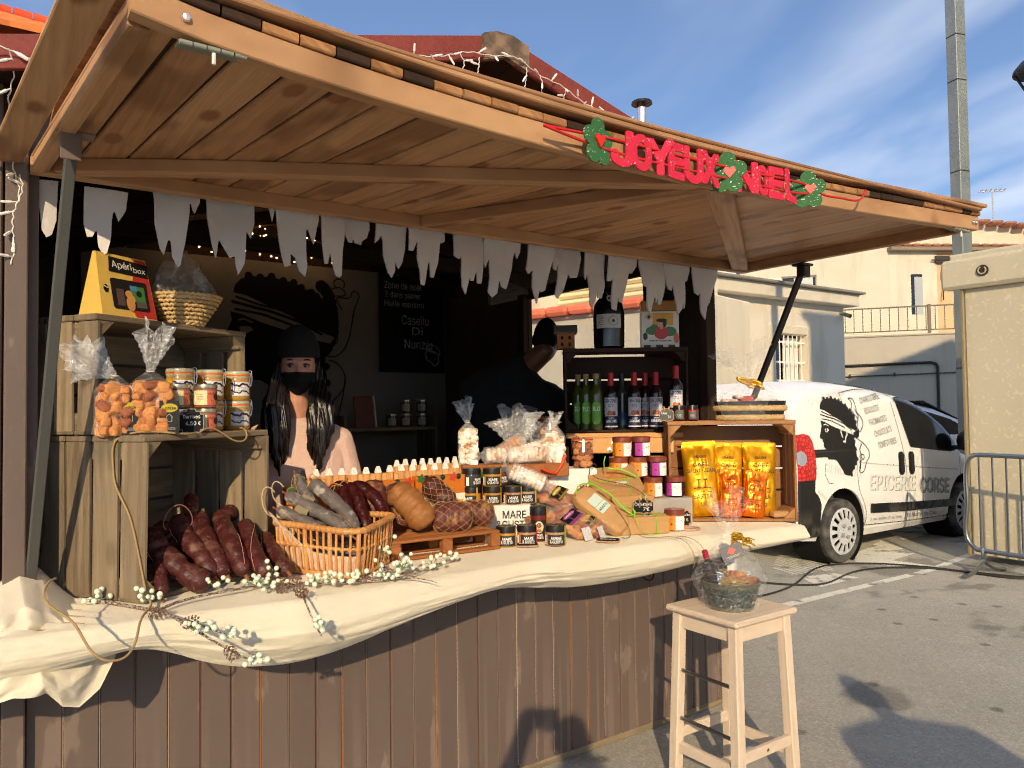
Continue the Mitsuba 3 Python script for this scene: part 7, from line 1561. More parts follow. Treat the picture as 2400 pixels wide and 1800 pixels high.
# woman behind the counter
wo = thing('person', 'woman in black beanie and mask with long dark hair and pale pink coat', 'person')
hc = np.array([.925, .535, 1.77]); fw = np.array([-.32, -.94, -.03])
hm, HM = head_mesh(hc, fw); put('head', hm, 'skin', wo, True)
def hp(x, y, z): return hc+HM @ np.array([x, y, z])
base = np.array([.93, .58]); rt = np.array([.94, -.32])/np.hypot(.94, .32); fwd2 = np.array([-.32, -.94])
def bp_(a, b, z): q = base+rt*a+fwd2*b; return np.array([q[0], q[1], z])
neck = skin_of([bone(bp_(0, .0, 1.52), .052, hc+HM @ np.array([0, -.02, -.08]), .050)], .02, 4); put('neck', neck, 'skin', wo, True)
parts = [blob([(bp_(-.15, 0, 1.47), .062), (bp_(.15, 0, 1.47), .062), (bp_(0, .01, 1.50), .075), (bp_(-.11, .03, 1.28), .105), (bp_(.11, .03, 1.28), .105)]), blob([(bp_(-.11, .03, 1.28), .105), (bp_(.11, .03, 1.28), .105), (bp_(-.12, .0, .98), .115), (bp_(.12, .0, .98), .115)]), blob([(bp_(-.12, 0, .98), .115), (bp_(.12, 0, .98), .115), (bp_(-.13, 0, .62), .12), (bp_(.13, 0, .62), .12)])]
arms = [(-1, bp_(-.185, .0, 1.45), bp_(-.24, .02, 1.20), bp_(-.20, .20, 1.06)), (1, bp_(.185, .0, 1.45), bp_(.255, .0, 1.19), bp_(.22, .16, 1.02))]
for sgn, s_, e_, w_ in arms: parts += [bone(s_, .066, e_, .055), bone(e_, .055, w_, .042)]
parts += [bone(bp_(sx, 0, .62), .10, bp_(sx*1.05, .0, .12), .075) for sx in (-.09, .09)]
cv, cf = skin_of(parts, .02, 10)
fol = .008*np.sin(cv[:, 2]*38+6*meshkit.noise(cv*9, 2))*np.clip((1.4-cv[:, 2])*4, 0, 1)
t_ = trimesh.Trimesh(cv, cf, process=False); put('coat', (cv+t_.vertex_normals*fol[:, None], cf), 'coat_pink', wo, True)
for sgn, s_, e_, w_ in arms: put('hand', skin_of(hand(w_, w_-e_+np.array([0, 0, -.03]), (0, 0, 1), -sgn, curl=.5), .006, 5), 'skin', wo, True)
bv, bf = ball(1, (0, 0, 0), 4); bz = bv[:, 2] > -.25
bb = bv*np.array([.092, .112, .125]); bb[:, 2] = np.maximum(bb[:, 2], -.022)
rib = .0025*np.sin(np.arctan2(bv[:, 1], bv[:, 0])*44); bb[:, :2] *= (1+rib/.1)[:, None]
bk_ = put('beanie', mv((bb, bf), hc+HM @ np.array([0, -.008, .070]), R=HM), 'wool_black', wo, True)
put('beanie_cuff', mv(lathe([(.086, -.03), (.097, -.03), (.099, .0), (.096, .03), (.086, .032)], 40), hc+HM @ np.array([0, -.010, .080]), R=HM @ np.diag([.93, 1.13, 1.0])), 'wool_black', wo, True)
mv2 = hm[0].copy(); 
mm, mf_ = head_mesh((0, 0, 0), (0, 1, 0)); mm_, MM_ = mm; 
keep = (mm_[0] if isinstance(mm_, tuple) else mm_)
hv, hf = mm; sel = (hv[:, 2] < -.014) & (hv[:, 2] > -.118) & (hv[:, 1] > -.005) & (np.abs(hv[:, 0]) < .076); ff_ = hf[sel[hf].all(1)]
mq = hv.copy(); mq[:, 1] += .006; mq[:, 0] *= 1.045; mq[:, 1] = np.maximum(mq[:, 1], 0)+.004*np.exp(-(mq[:, 0]/.02)**2)
put('mask', mv((mq, ff_), hc, R=HM), 'vc_matte', wo, True, C('#131517'))
for sx in (-1, 1):
    ey = put('eye', ball(.0125, hp(sx*.031, .078, .012), 3), 'vc_gloss', wo, True, C('#8f8680')); put('iris', ball(.0072, hp(sx*.031+.002, .0862, .011), 2), 'vc_gloss', ey, True, C('#1d130f'))
    put('eyelid', mv(tube(spline([(-.017, 0, -.001), (-.008, .004, .0065), (.004, .005, .0075), (.017, 0, .001)], 14), .0022, 6), hp(sx*.031, .086, .012), R=HM), 'vc_matte', ey, True, C('#2a1a16'))
    put('eyebrow', mv(tube(spline([(-.020*sx, -.002, -.003), (0, .004, .005), (.019*sx, -.004, .002)], 12), [.001, .002, .0028, .003, .003, .003, .003, .003, .0028, .0025, .002, .001], 6), hp(sx*.033, .088, .033), R=HM), 'vc_matte', wo, True, C('#20130f'))
def hair_fn(p, n, uv): return mix(C('#070607'), C('#1c1718'), noise(p.x*220, p.y*220, p.z*16))
scene['hair'] = {'type': 'twosided', 'inner': {'type': 'principled', 'base_color': proc(hair_fn), 'roughness': .38, 'specular': .5}}
for sx, dl_, sc_ in ((-1, 0, 1), (1, 0, 1), (-1, 1, .5), (1, 1, .5), (-1, 2, .5), (1, 2, .45), (-1, 3, .4), (1, 3, .4)):
    ox, oy, oz = ((0, 0, 0), (.035, .02, .03), (-.035, .03, .045), (.012, .045, -.035))[dl_]
    p = [hp(sx*(.072+ox*.3), oy*.5, .03), hp(sx*(.084+ox*.5), .015+oy*.6, -.06), hp(sx*(.094+ox), .06+oy, -.16), hp(sx*(.090+ox), .078+oy, -.25), hp(sx*(.083+ox*.9), .078+oy, -.33+oz), hp(sx*(.07+ox*.7), .072+oy, -.41+oz)]
    rs_ = [q*sc_ for q in (.022, .032, .046, .052, .044, .012)]; ps = [bone(a, ra, b, rb_) for a, ra, b, rb_ in zip(p[:-1], rs_[:-1], p[1:], rs_[1:])]
    hv_, hf__ = skin_of(ps, .012, 6); g_ = .004*np.sin((hv_@np.array([1, -.5, 0]))*330+3*np.sin(hv_[:, 2]*20)); tt_ = trimesh.Trimesh(hv_, hf__, process=False)
    put('hair_lock', (hv_+tt_.vertex_normals*g_[:, None], hf__), 'hair', wo, True)
# man with his back turned at the window
mn_ = thing('person', 'bald man in a black jacket turning away towards the bright window', 'person')
hc2 = np.array([2.52, .83, 1.985]); f2 = np.array([.72, .62, -.28]); hm2, HM2 = head_mesh(hc2, f2, .27)
put('head', hm2, 'vc_satin', mn_, True, C('#6a4636'))
vv_, fv_ = hm2; loc = (vv_-hc2) @ HM2; sel = (loc[:, 2] > -.01-1.1*np.clip(-loc[:, 1], 0, 1)) & (loc[:, 1] < .068) & (np.abs(loc[:, 0]) < .079); fz = fv_[sel[fv_].all(1)]
put('cropped_hair', ((loc*1.012) @ HM2.T+hc2, fz), 'vc_matte', mn_, True, C('#120e0d'))
b2 = np.array([2.36, .95]); r2 = np.array([.78, -.62]); r2 /= np.linalg.norm(r2); q2 = np.array([-r2[1], r2[0]])
def mp_(a, b, z): q = b2+r2*a+q2*b; return np.array([q[0], q[1], z])
put('neck', skin_of([bone(mp_(.05, .03, 1.80), .072, hc2+HM2 @ np.array([0, -.03, -.08]), .062)], .02, 4), 'vc_satin', mn_, True, C('#6a4636'))
parts = [blob([(mp_(-.20, 0, 1.70), .095), (mp_(.19, .02, 1.66), .09), (mp_(0, 0, 1.76), .11), (mp_(-.14, 0, 1.40), .14), (mp_(.14, 0, 1.40), .14)]), blob([(mp_(-.14, 0, 1.40), .14), (mp_(.14, 0, 1.40), .14), (mp_(-.12, 0, 1.02), .15), (mp_(.12, 0, 1.02), .15)]), blob([(mp_(0, .01, 1.78), .10), (mp_(.06, .02, 1.845), .085)])]
for s_, e_, w_ in ((mp_(-.25, 0, 1.67), mp_(-.32, .06, 1.36), mp_(-.20, .27, 1.22)), (mp_(.24, .02, 1.63), mp_(.31, .08, 1.33), mp_(.20, .28, 1.24))): parts += [bone(s_, .082, e_, .066), bone(e_, .066, w_, .05)]
cv, cf = skin_of(parts, .022, 10); t_ = trimesh.Trimesh(cv, cf, process=False); put('jacket', (cv+t_.vertex_normals*(.010*np.sin(cv[:, 2]*30+7*meshkit.noise(cv*7, 3)))[:, None], cf), 'wool_black', mn_, True)
for sgn, w_, e_ in ((-1, mp_(-.20, .27, 1.22), mp_(-.31, .06, 1.32)), (1, mp_(.20, .28, 1.24), mp_(.31, .08, 1.30))): put('hand', skin_of(hand(w_, w_-e_, (0, 0, 1), -sgn, curl=.7), .007, 5), 'skin', mn_, True)
put('trousers', skin_of([bone(mp_(s*.10, 0, 1.0), .12, mp_(s*.11, 0, .55), .085) for s in (-1, 1)]+[bone(mp_(s*.11, 0, .55), .085, mp_(s*.11, 0, .14), .065) for s in (-1, 1)], .03, 6), 'wool_black', mn_, True)
for s in (-1, 1): put('shoe', skin_of([bone(mp_(s*.11, -.03, .115), .045, mp_(s*.12, .16, .105), .038)], .02, 4), 'vc_satin', mn_, True, C('#141414'))

# ------------------------------------------------------------------ photographer and a bystander, whose shadows fall in the picture
def figure(label, base, fwd, H=1.72, phone=None, bulk=1.0):
    k = thing('person', label, 'person'); F_ = np.array(fwd, float)/np.linalg.norm(fwd); R_ = np.array([F_[1], -F_[0]]); s = H/1.72
    P = lambda a, b, z: np.array([*(np.array(base)+R_*a+F_*b), z*s])
    hm_, M_ = head_mesh(P(0, .02, 1.60), (*F_, 0)); put('head', hm_, 'skin', k, True)
    v_, f_ = hm_; c_ = P(0, .02, 1.60); l_ = (v_-c_) @ M_; sl_ = (l_[:, 2] > -.02+.5*np.clip(l_[:, 1], 0, 1)) & (l_[:, 1] < .06); put('hair', ((l_*1.06) @ M_.T+c_, f_[sl_[f_].all(1)]), 'hair', k, True)
    b = bulk; ps = [bone(P(0, 0, 1.44), .06, P(0, .01, 1.54), .055), blob([(P(-.17*b, 0, 1.40), .07), (P(.17*b, 0, 1.40), .07), (P(0, 0, 1.42), .09), (P(-.11*b, .02, 1.20), .115*b), (P(.11*b, .02, 1.20), .115*b)]), blob([(P(-.11*b, .02, 1.20), .115*b), (P(.11*b, .02, 1.20), .115*b), (P(-.10*b, 0, .92), .125*b), (P(.10*b, 0, .92), .125*b)])]
    tg = phone
    for sg in (-1, 1):
        sh_ = P(sg*.21*b, 0, 1.38)
        if tg is not None: w_ = np.array(tg)+np.array([*(R_*sg*.085-F_*.05), -.05]); el = (sh_+w_)/2+np.array([*(R_*sg*.10), -.13])
        else: el = P(sg*.27*b, -.03, 1.12); w_ = P(sg*.25*b, .10, .90)
        ps += [bone(sh_, .062*b, el, .05*b), bone(el, .05*b, w_, .036)]
        put('hand', skin_of(hand(w_, (w_-el), (0, 0, 1), -sg, curl=.7), .007, 4), 'skin', k, True)
    put('jacket', skin_of(ps, .03, 8), 'wool_black', k, True)
    lg = []
    for sg in (-1, 1): lg += [bone(P(sg*.09, 0, .92), .105*b, P(sg*.10, .01, .50), .072), bone(P(sg*.10, .01, .50), .072, P(sg*.10, -.01, .10), .055)]
    put('trousers', skin_of(lg, .03, 6), 'vc_matte', k, True, C('#20242e'))
    for sg in (-1, 1): put('shoe', skin_of([bone(P(sg*.10, -.03, .045), .042, P(sg*.115, .15, .035), .034)], .02, 3), 'vc_satin', k, True, C('#1a1816'))
    return k
_o = np.array([-.22141, -2.73527, 1.58628]); _f = np.array([math.sin(.6099), math.cos(.6099), .0])
ph = _o-_f*.022
figure('photographer in dark jacket holding up a phone in both hands', (_o-_f*.43)[:2]+np.array([.10, -.07]), _f[:2], 1.74, ph)
pk_ = put('phone', box((.155, .009, .078), ph, .004, R=np.stack([np.array([_f[1], -_f[0], 0]), _f, [0, 0, 1]], 1)), 'vc_satin', None, False, C('#101012')); tag(pk_, 'black phone held level by the photographer', 'phone')
figure('bystander in dark jacket standing to the right of the photographer', (1.20, -3.78), (.55, .83), 1.80, None, 1.30)

# ------------------------------------------------------------------ stool with gift basket
st_ = thing('bar_stool', 'pale wooden bar stool carrying the wrapped gift basket in front of the counter', 'stool')
sx0, sx1, sy0, sy1, SH = 2.195, 2.592, -.775, -.395, .742
wood('seat', box((sx1-sx0, sy1-sy0, .026), ((sx0+sx1)/2, (sy0+sy1)/2, SH-.013), .009), 'wood_stool', st_, 0)
LG = {}
for i, (x, y) in enumerate(((sx0+.045, sy0+.045), (sx1-.045, sy0+.045), (sx1-.045, sy1-.045), (sx0+.045, sy1-.045))):
    dx, dy = (-1 if x < 2.39 else 1)*.022, (-1 if y < -.58 else 1)*.022; a, b = np.array([x, y, SH-.027]), np.array([x+dx, y+dy, 0]); LG[i] = (a, b)
    m = beam(a, b, .044, .044, .004, up=(0, 1, 0)); wood('leg', m, 'wood_stool', st_, b-a)
def onleg(i, z): a, b = LG[i]; return a+(b-a)*((a[2]-z)/a[2])
for i, j in ((0, 1), (1, 2), (2, 3), (3, 0)):
    a, b = onleg(i, SH-.062), onleg(j, SH-.062); d = (b-a)/np.linalg.norm(b-a); wood('apron', beam(a+d*.02, b-d*.02, .02, .066, .003), 'wood_stool', st_, b-a)
for i, j, z in ((0, 1, .20), (2, 3, .20), (1, 2, .15), (3, 0, .15)):
    a, b = onleg(i, z), onleg(j, z); d = (b-a)/np.linalg.norm(b-a); wood('stretcher', beam(a+d*.02, b-d*.02, .022, .044, .003), 'wood_stool', st_, b-a)
for z in (.47, .27): put('foot_rod', tube([onleg(3, z), onleg(0, z)], .008, 10), 'vc_metal', st_, 40, C('#8a8f94'))
put('bolt', mv(lathe([(0, 0), (.007, 0), (.005, .003), (0, .003)], 10), onleg(0, .20)+(onleg(1, .20)-onleg(0, .20))*.5+[0, -.011, 0], R=rotx(math.pi/2)), 'vc_metal', st_, 40, C('#8a7a5a'))
def hamper_film(key, c, rb_, rt, hb, hn, htop, seed, sq=(1, 1), tilt=None, rfan=.10):
    """clear film wrapped up round a basket: a bulging skirt, a tied neck and a wide ruff."""
    n, m = 130, 84; a = np.linspace(0, 2*math.pi, n, endpoint=False); v = []
    for j in range(m):
        t = j/(m-1); z = hn*t
        r = np.interp(z, [0, .01, hb*.5, hb, hb+(hn-hb)*.45, hn*.93, hn], [rb_*.9, rb_*1.04, rb_*1.09+.3*(rt-rb_), rt*1.12, rt*.80, rt*.18, .016])
        w = 1+.05*np.sin(a*5+seed)+.03*np.sin(a*9+2*seed)*(.3+t)
        v.append(np.stack([r*w*np.cos(a)*sq[0], r*w*np.sin(a)*sq[1], z+0*a], 1))
    v = np.vstack(v); i, j = np.meshgrid(np.arange(m-1), np.arange(n), indexing='ij'); k = (j+1) % n
    q = np.stack([i*n+j, i*n+k, (i+1)*n+k, (i+1)*n+j], -1).reshape(-1, 4); f = np.vstack([q[:, [0, 1, 2]], q[:, [0, 2, 3]]])
    put('film', mv(crumple(crumple((v, f), .009, 17, seed), .004, 60, seed+9), c), 'wrap', key, 30)
    rf = ruff(60, 36, .014, rfan, htop, .8, seed+2, .7); put('film_ruff', mv(crumple(rf, .009, 36, seed+5), np.array(c)+[0, 0, hn], R=tilt if tilt is not None else np.eye(3)), 'wrap', key, 30)
gb_ = thing('gift_basket', 'dark gift basket with bottle and biscuits wrapped in clear film on the stool', 'gift basket')
gc = np.array([2.375, -.60, SH+.002])
put('tub', at(lathe([(0, 0), (.088, 0), (.094, .004), (.118, .098), (.121, .100), (.118, .104), (.108, .10), (.088, .008), (0, .008)], 48), gc), 'vc_gloss', gb_, 40, C('#2f3a38'))
put('tub_band', at(lathe([(.1195, .090), (.1215, .092), (.1235, .112), (.1215, .114), (.116, .110)], 48), gc), 'vc_foil', gb_, 40, C('#6d6f5c')); put('tub_band', at(lathe([(.0895, .001), (.0935, .001), (.0965, .014), (.0945, .015)], 48), gc), 'vc_foil', gb_, 40, C('#7d7c6a'))
for q in range(16): a = q*2*math.pi/16; put('stave_line', tube([gc+[.0975*math.cos(a), .0975*math.sin(a), .012], gc+[.1215*math.cos(a), .1215*math.sin(a), .094]], .0010, 4), 'vc_satin', gb_, False, C('#1d2524'))
straw = [tube(spline([gc+np.array([*rng.uniform(-.07, .07, 2), .095+rng.uniform(0, .03)]) for _ in range(4)], 8), .0012, 4) for _ in range(70)]
sk = put('straw', cat(straw), 'vc_matte', gb_, True, C('#b79a5c')); plabel(sk, None, 'stuff')
bt_ = np.array([-.045, .03, .055]); Mb = frame(np.cross([0, 1, 0], [-.28, .1, .95]), [-.28, .1, .95])
put('bottle', mv(lathe([(0, 0), (.026, 0), (.028, .004), (.028, .10), (.024, .12), (.012, .145), (.0105, .185), (0, .185)], 24), gc+bt_, R=Mb), 'vc_gloss', gb_, 50, C('#1c0c12')); put('bottle_capsule', mv(cyl(.0125, .155, .192, 18, .002), gc+bt_, R=Mb), 'vc_satin', gb_, 50, C('#9c1f3c'))
fb = face(gc[0], gc[1]); lb_ = [wpoly(affinity.scale(Point(0, 0).buffer(1, 16), .034, .026), .0285, 0, .07, .001)]
Rl = rotz(fb)
put('bottle_label', mv(mv(lb_[0], (0, 0, 0), R=Rl), gc+bt_), 'vc_satin', gb_, True, C('#e4e6ea')); put('bottle_label', mv(wpoly(affinity.scale(Point(0, 0).buffer(1, 16), .030, .022), .0285, fb, .07, .0016), gc+bt_), 'vc_satin', gb_, True, C('#2f6fae'))
put('lettering', mv(wtext('MAT', .0285, fb, .07, .015, .036, True, .0022), gc+bt_), 'vc_satin', gb_, False, C('#f2f4f6'))
for i in range(9): put('biscuit', mv(chunk((.045, .034, .03), 900+i), gc+[.045+.03*math.cos(i*2.1), -.02+.035*math.sin(i*1.7), .105+.012*(i % 3)]), 'biscuit_dark' if i % 2 else 'biscuit', gb_, True)
put('jar', at(cyl(.026, .05, .125, 20), gc+[.03, .055, 0]), 'vc_gloss', gb_, 50, C('#8a8576')); put('jar_lid', at(cyl(.0265, .122, .138, 20, .002), gc+[.03, .055, 0]), 'vc_metal', gb_, 50, C('#b9b2a0'))
put('white_parcel', box((.05, .03, .075), gc+[.055, .035, .155], .006, rz=.4), 'vc_satin', gb_, False, C('#d9d6d0'))
cc_ = gc+np.array([-.075, -.075, .245]); Rc = rotz(fb+math.pi/2) @ rotx(math.pi/2-.35) @ rotz(.42)
put('card', mv(box((.092, .058, .0012), (0, 0, 0), .0003), cc_, R=Rc), 'vc_satin', gb_, False, C('#4a4a52')); put('card_emblem', mv(extrude(Point(.0, .006).buffer(.014, 12).union(sbox(-.02, .0, .02, .008)), .0006), cc_+Rc @ np.array([0, 0, .0008]), R=Rc), 'vc_satin', gb_, False, C('#b8453a'))
put('card_lines', mv(cat(box((.06, .0016, .0005), (0, -.014, .001)), box((.045, .0016, .0005), (0, -.019, .001))), cc_, R=Rc), 'vc_satin', gb_, False, C('#c9c6c0'))
hamper_film(gb_, gc, .104, .130, .12, .305, .15, 71, (1, 1), roty(-.12), .085)
bw = thing('gold_ribbon', 'curly gold ribbon bow tied round the neck of the stool gift basket', 'ribbon')
for i in range(14):
    a = rng.uniform(0, 6.28); p0 = gc+[.02, -.02, .30]; d = np.array([.05*math.cos(a)+.02, .03*math.sin(a)-.02, -.004*i-.005]); t = np.linspace(0, 1, 24)[:, None]
    put('curl', tube(p0+d*t+np.stack([.012*np.sin(t[:, 0]*22+i), .012*np.cos(t[:, 0]*22+i), .008*np.sin(t[:, 0]*9)], 1), .0032, 5), 'vc_foil', bw, True, C('#d1a42a'))
# long basket on the coffee crate
SET_DOWN = DISPLAY
lb2 = thing('gift_basket', 'long braided basket with black bands wrapped in clear film on the coffee crate', 'gift basket')
lc = KC.P(.44, .085, 1.507); Rk = KC.R
def oval(r, z, w, k_=44): a = np.linspace(0, 2*math.pi, k_, endpoint=False); return np.stack([np.cos(a)*w, np.sin(a)*r, a*0+z], 1)
def braid(z, w, r, th, col, nm):
    n = 130; a = np.linspace(0, 2*math.pi, n, endpoint=False)
    for ph_ in (0, 2.1, 4.2):
        p = np.stack([np.cos(a)*(w+th*.25*np.cos(a*26+ph_)), np.sin(a)*(r+th*.25*np.cos(a*26+ph_)), z+th*.35*np.sin(a*26+ph_)], 1); put(nm, mv(tube(p, th*.36, 6, True), lc, R=Rk), 'straw_braid', lb2, True)
scene['straw_braid'] = {'type': 'twosided', 'inner': {'type': 'principled', 'base_color': proc(lambda p, n, uv: mix(C('#9c7c4c'), C('#d9bd88'), noise(p.x*300, p.y*300, p.z*300)*.6+.4*fbm(p.x*40, p.y*40, p.z*40, 2))), 'roughness': .8}}
LW, LR = .185, .075
braid(.014, LW*.93, LR*.93, .026, None, 'braid'); braid(.064, LW, LR, .026, None, 'braid')
for z, s_ in ((.038, .965), (.090, 1.02)):
    o1 = oval(LR*s_, z-.012, LW*s_); o2 = oval(LR*s_*1.02, z+.012, LW*s_*1.02); n = len(o1); i = np.arange(n); j = (i+1) % n
    put('black_band', mv((np.vstack([o1, o2]), np.vstack([np.stack([i, j, j+n], 1), np.stack([i, j+n, i+n], 1)])), lc, R=Rk), 'vc_satin', lb2, True, C('#16171a'))
put('floor', mv((np.vstack([oval(LR*.9, .006, LW*.9), [[0, 0, .006]]]), np.array([[q, (q+1) % 44, 44] for q in range(44)])), lc, R=Rk), 'straw_braid', lb2)
for i, (x, y, z, sz, col) in enumerate(((-.11, .0, .09, (.09, .06, .05), '#c9a9a0'), (-.02, .01, .10, (.08, .05, .06), '#b0433f'), (.07, .0, .09, (.09, .06, .05), '#d9d6d0'), (.13, .0, .085, (.05, .05, .05), '#b9b4ae'), (-.06, .02, .125, (.12, .04, .02), '#d4c9c9'))):
    put('parcel', mv(box(sz, (x, y, z), .008, rz=i*.4), lc, R=Rk), 'vc_satin', lb2, False, C(col))
hamper_film(lb2, lc, .17, .20, .10, .205, .165, 75, (1.02, .50), KC.R @ roty(-.22), .125)
rb2 = thing('gold_ribbon', 'smooth gold ribbon bow on the film of the long basket', 'ribbon'); bc = lc+[0, 0, .205]
for p in ([(0, 0, 0), (-.03, -.01, .018), (-.065, -.01, .022), (-.05, -.012, .008), (0, 0, 0)], [(0, 0, 0), (.03, -.02, -.01), (.055, -.03, -.025), (.07, -.03, -.04)], [(0, 0, 0), (.035, -.015, .005), (.06, -.02, -.012), (.03, -.02, -.014), (0, 0, 0)], [(0, 0, 0), (-.01, -.02, -.02), (.02, -.03, -.03)]):
    put('loop', mv(tube(spline(p, 26), .0075, 6), bc, R=KC.R), 'vc_foil', rb2, True, C('#d9a53a'))
# ------------------------------------------------------------------ on the upper crate: printed box and wicker bowl
ab_ = thing('aperitif_box', 'yellow and red gable box with oval cut window on top of the upper crate', 'box')
a0 = np.array([.126, .201]); a1 = np.array([.322, .331]); du = (a1-a0)/np.linalg.norm(a1-a0); L_ = np.linalg.norm(a1-a0); dv = np.array([-du[1], du[0]])
Ra = np.stack([[*du, 0], [*dv, 0], [0, 0, 1]], 1); oa = np.array([*a0, 1.927]); DB = .115; HB = .225
def bxp(x, y, z): return oa+Ra @ np.array([x, y, z])
YL, RD = C('#d9b45a'), C('#b5322c')
sl_ = np.array([0, DB*.42, HB]); 
V = [bxp(0, 0, 0), bxp(L_, 0, 0), bxp(L_-.012, DB*.44, HB), bxp(.012, DB*.44, HB), bxp(0, DB, 0), bxp(L_, DB, 0), bxp(.012, DB*.56, HB), bxp(L_-.012, DB*.56, HB)]
F = [[0, 1, 2], [0, 2, 3], [4, 6, 7], [4, 7, 5], [0, 3, 6], [0, 6, 4], [1, 5, 7], [1, 7, 2], [3, 2, 7], [3, 7, 6], [0, 4, 5], [0, 5, 1]]
put('carton', (np.array(V), np.array(F)), 'vc_satin', ab_, False, YL)
upv = np.array([0, DB*.44, HB]); Hs = np.linalg.norm(upv); upv /= Hs; Uw = Ra @ upv; Rw = np.array([*du, 0]); Nw = np.cross(Rw, Uw)
def onf(P2, off, col, name, par=ab_, th=.0006): return put(name, mv(extrude(P2, th), oa+Nw*off, R=np.stack([Rw, Uw, Nw], 1)), 'vc_satin', par, False, col)
win = sbox(L_*.26, Hs*.16, L_*.84, Hs*.56).buffer(.010)
onf(Polygon([(L_*.60, .002), (L_-.002, .002), (L_-.014, Hs-.003), (L_*.72, Hs-.003), (L_*.64, Hs*.62), (L_*.46, Hs*.60), (L_*.52, Hs*.18)]).buffer(-.001), .0008, RD, 'red_half')
onf(Polygon([(L_*.24, Hs*.72), (L_*.93, Hs*.70), (L_*.95, Hs*.90), (L_*.27, Hs*.94)]).buffer(.003), .0018, C('#15130f'), 'title_plate')
onf(win, .0020, C('#1d1a18'), 'window'); onf(affinity.translate(sbox(0, 0, L_*.13, Hs*.27), L_*.30, Hs*.17), .0030, C('#5a4440'), 'jar_picture')
onf(affinity.scale(Point(L_*.53, Hs*.22).buffer(.02, 8), .9, 1.4).union(Point(L_*.52, Hs*.37).buffer(.015, 8)).union(Point(L_*.55, Hs*.30).buffer(.017, 8)), .0032, C('#c98f52'), 'biscuit_picture')
onf(sbox(L_*.56, Hs*.26, L_*.82, Hs*.52), .0028, C('#3f7a3c'), 'meadow_picture'); onf(sbox(L_*.56, Hs*.44, L_*.68, Hs*.52), .0034, C('#4a86b8'), 'sky_picture'); onf(Point(L_*.71, Hs*.40).buffer(.012, 8), .0036, C('#1a1a1a'), 'head_picture'); onf(sbox(L_*.64, Hs*.17, L_*.83, Hs*.27), .0032, C('#55524e'), 'text_picture')
onf(affinity.scale(Point(L_*.13, Hs*.42).buffer(.012, 8), .8, 1.25), .0010, C('#15130f'), 'emblem'); onf(LineString([(L_*.10, Hs*.455), (L_*.16, Hs*.43)]).buffer(.0018), .0018, C('#e8e0cc'), 'emblem_band')
put('lettering', cat(text('Apéri', Hs*.11, oa+Rw*L_*.47+Uw*Hs*.835+Nw*.0028, Rw, Uw-.06*Rw, L_*.36, False, .0004), text('box', Hs*.085, oa+Rw*L_*.79+Uw*Hs*.795+Nw*.0028, Rw, Uw, L_*.22, False, .0004)), 'vc_satin', ab_, False, C('#d8d6d2'))
wb = thing('wicker_bowl', 'small woven wicker bowl wrapped in film beside the aperitif box', 'basket')
wc = KU.P(.43, .06, 1.927); wr_ = [(.060, .004), (.066, .012), (.074, .026), (.083, .041), (.092, .056), (.101, .071), (.109, .086), (.116, .100), (.122, .112)]
for i, (r, z) in enumerate(wr_):
    a = np.linspace(0, 2*math.pi, 90, endpoint=False); p = np.stack([(r+.003*np.cos(a*20+i*math.pi))*np.cos(a)*1.1, (r+.003*np.cos(a*20+i*math.pi))*np.sin(a), z+.003*np.sin(a*40)], 1); put('weave', at(tube(p, .0075, 6, True), wc), 'straw_braid', wb, True)
put('floor', at(lathe([(0, .002), (.06, .003)], 30), wc), 'straw_braid', wb, 40)
put('inner', at(lathe([(.058, .01), (.112, .11)], 30), wc), 'straw_braid', wb, 40)
put('film', mv(crumple(ruff(60, 40, .125, .05, .14, .6, 81, 1.0), .010, 28, 81), wc+[0, 0, .095]), 'wrap', wb, 30)
SET_DOWN = None
# ------------------------------------------------------------------ inside the chalet: mural, chalkboard, shelves
mu = thing('mural_panel', 'white wall panel painted with a black head wearing a white headband', 'mural')
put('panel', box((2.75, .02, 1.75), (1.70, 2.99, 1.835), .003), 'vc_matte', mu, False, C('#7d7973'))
HB_ = np.array(VG['head']); hx0, hz1 = HB_[:, 0].min(), HB_[:, 1].max(); sM = .86/(HB_[:, 0].max()-hx0)
def mur(P_, dx=0.0): return affinity.translate(affinity.scale(P_, sM, sM*.96, origin=(hx0, hz1)), 1.225-hx0+dx, 2.60-hz1)
def onwall(P_, col, name, y=2.9785, th=.0008):
    v, f = extrude(P_, th); return put(name, (np.stack([v[:, 0], y-v[:, 2], v[:, 1]], 1), f), 'vc_matte', mu, False, col)
onwall(mur(unary_union([headp, stroke(VG['bl1'], .016), stroke(VG['bl2'], .014), stroke(VG['bl3'], .012)])), C('#0c0c0e'), 'head')
curlsM = unary_union([Point(1.95+.11*math.cos(a), 2.30+.26*math.sin(a)).buffer(.05, 3) for a in np.linspace(-1.4, 1.4, 14)])
onwall(curlsM.union(Polygon([(1.60, 2.05), (1.98, 2.05), (2.03, 2.3), (1.95, 2.5), (1.7, 2.55)])).difference(mur(bandana)), C('#0c0c0e'), 'curls', 2.9788)
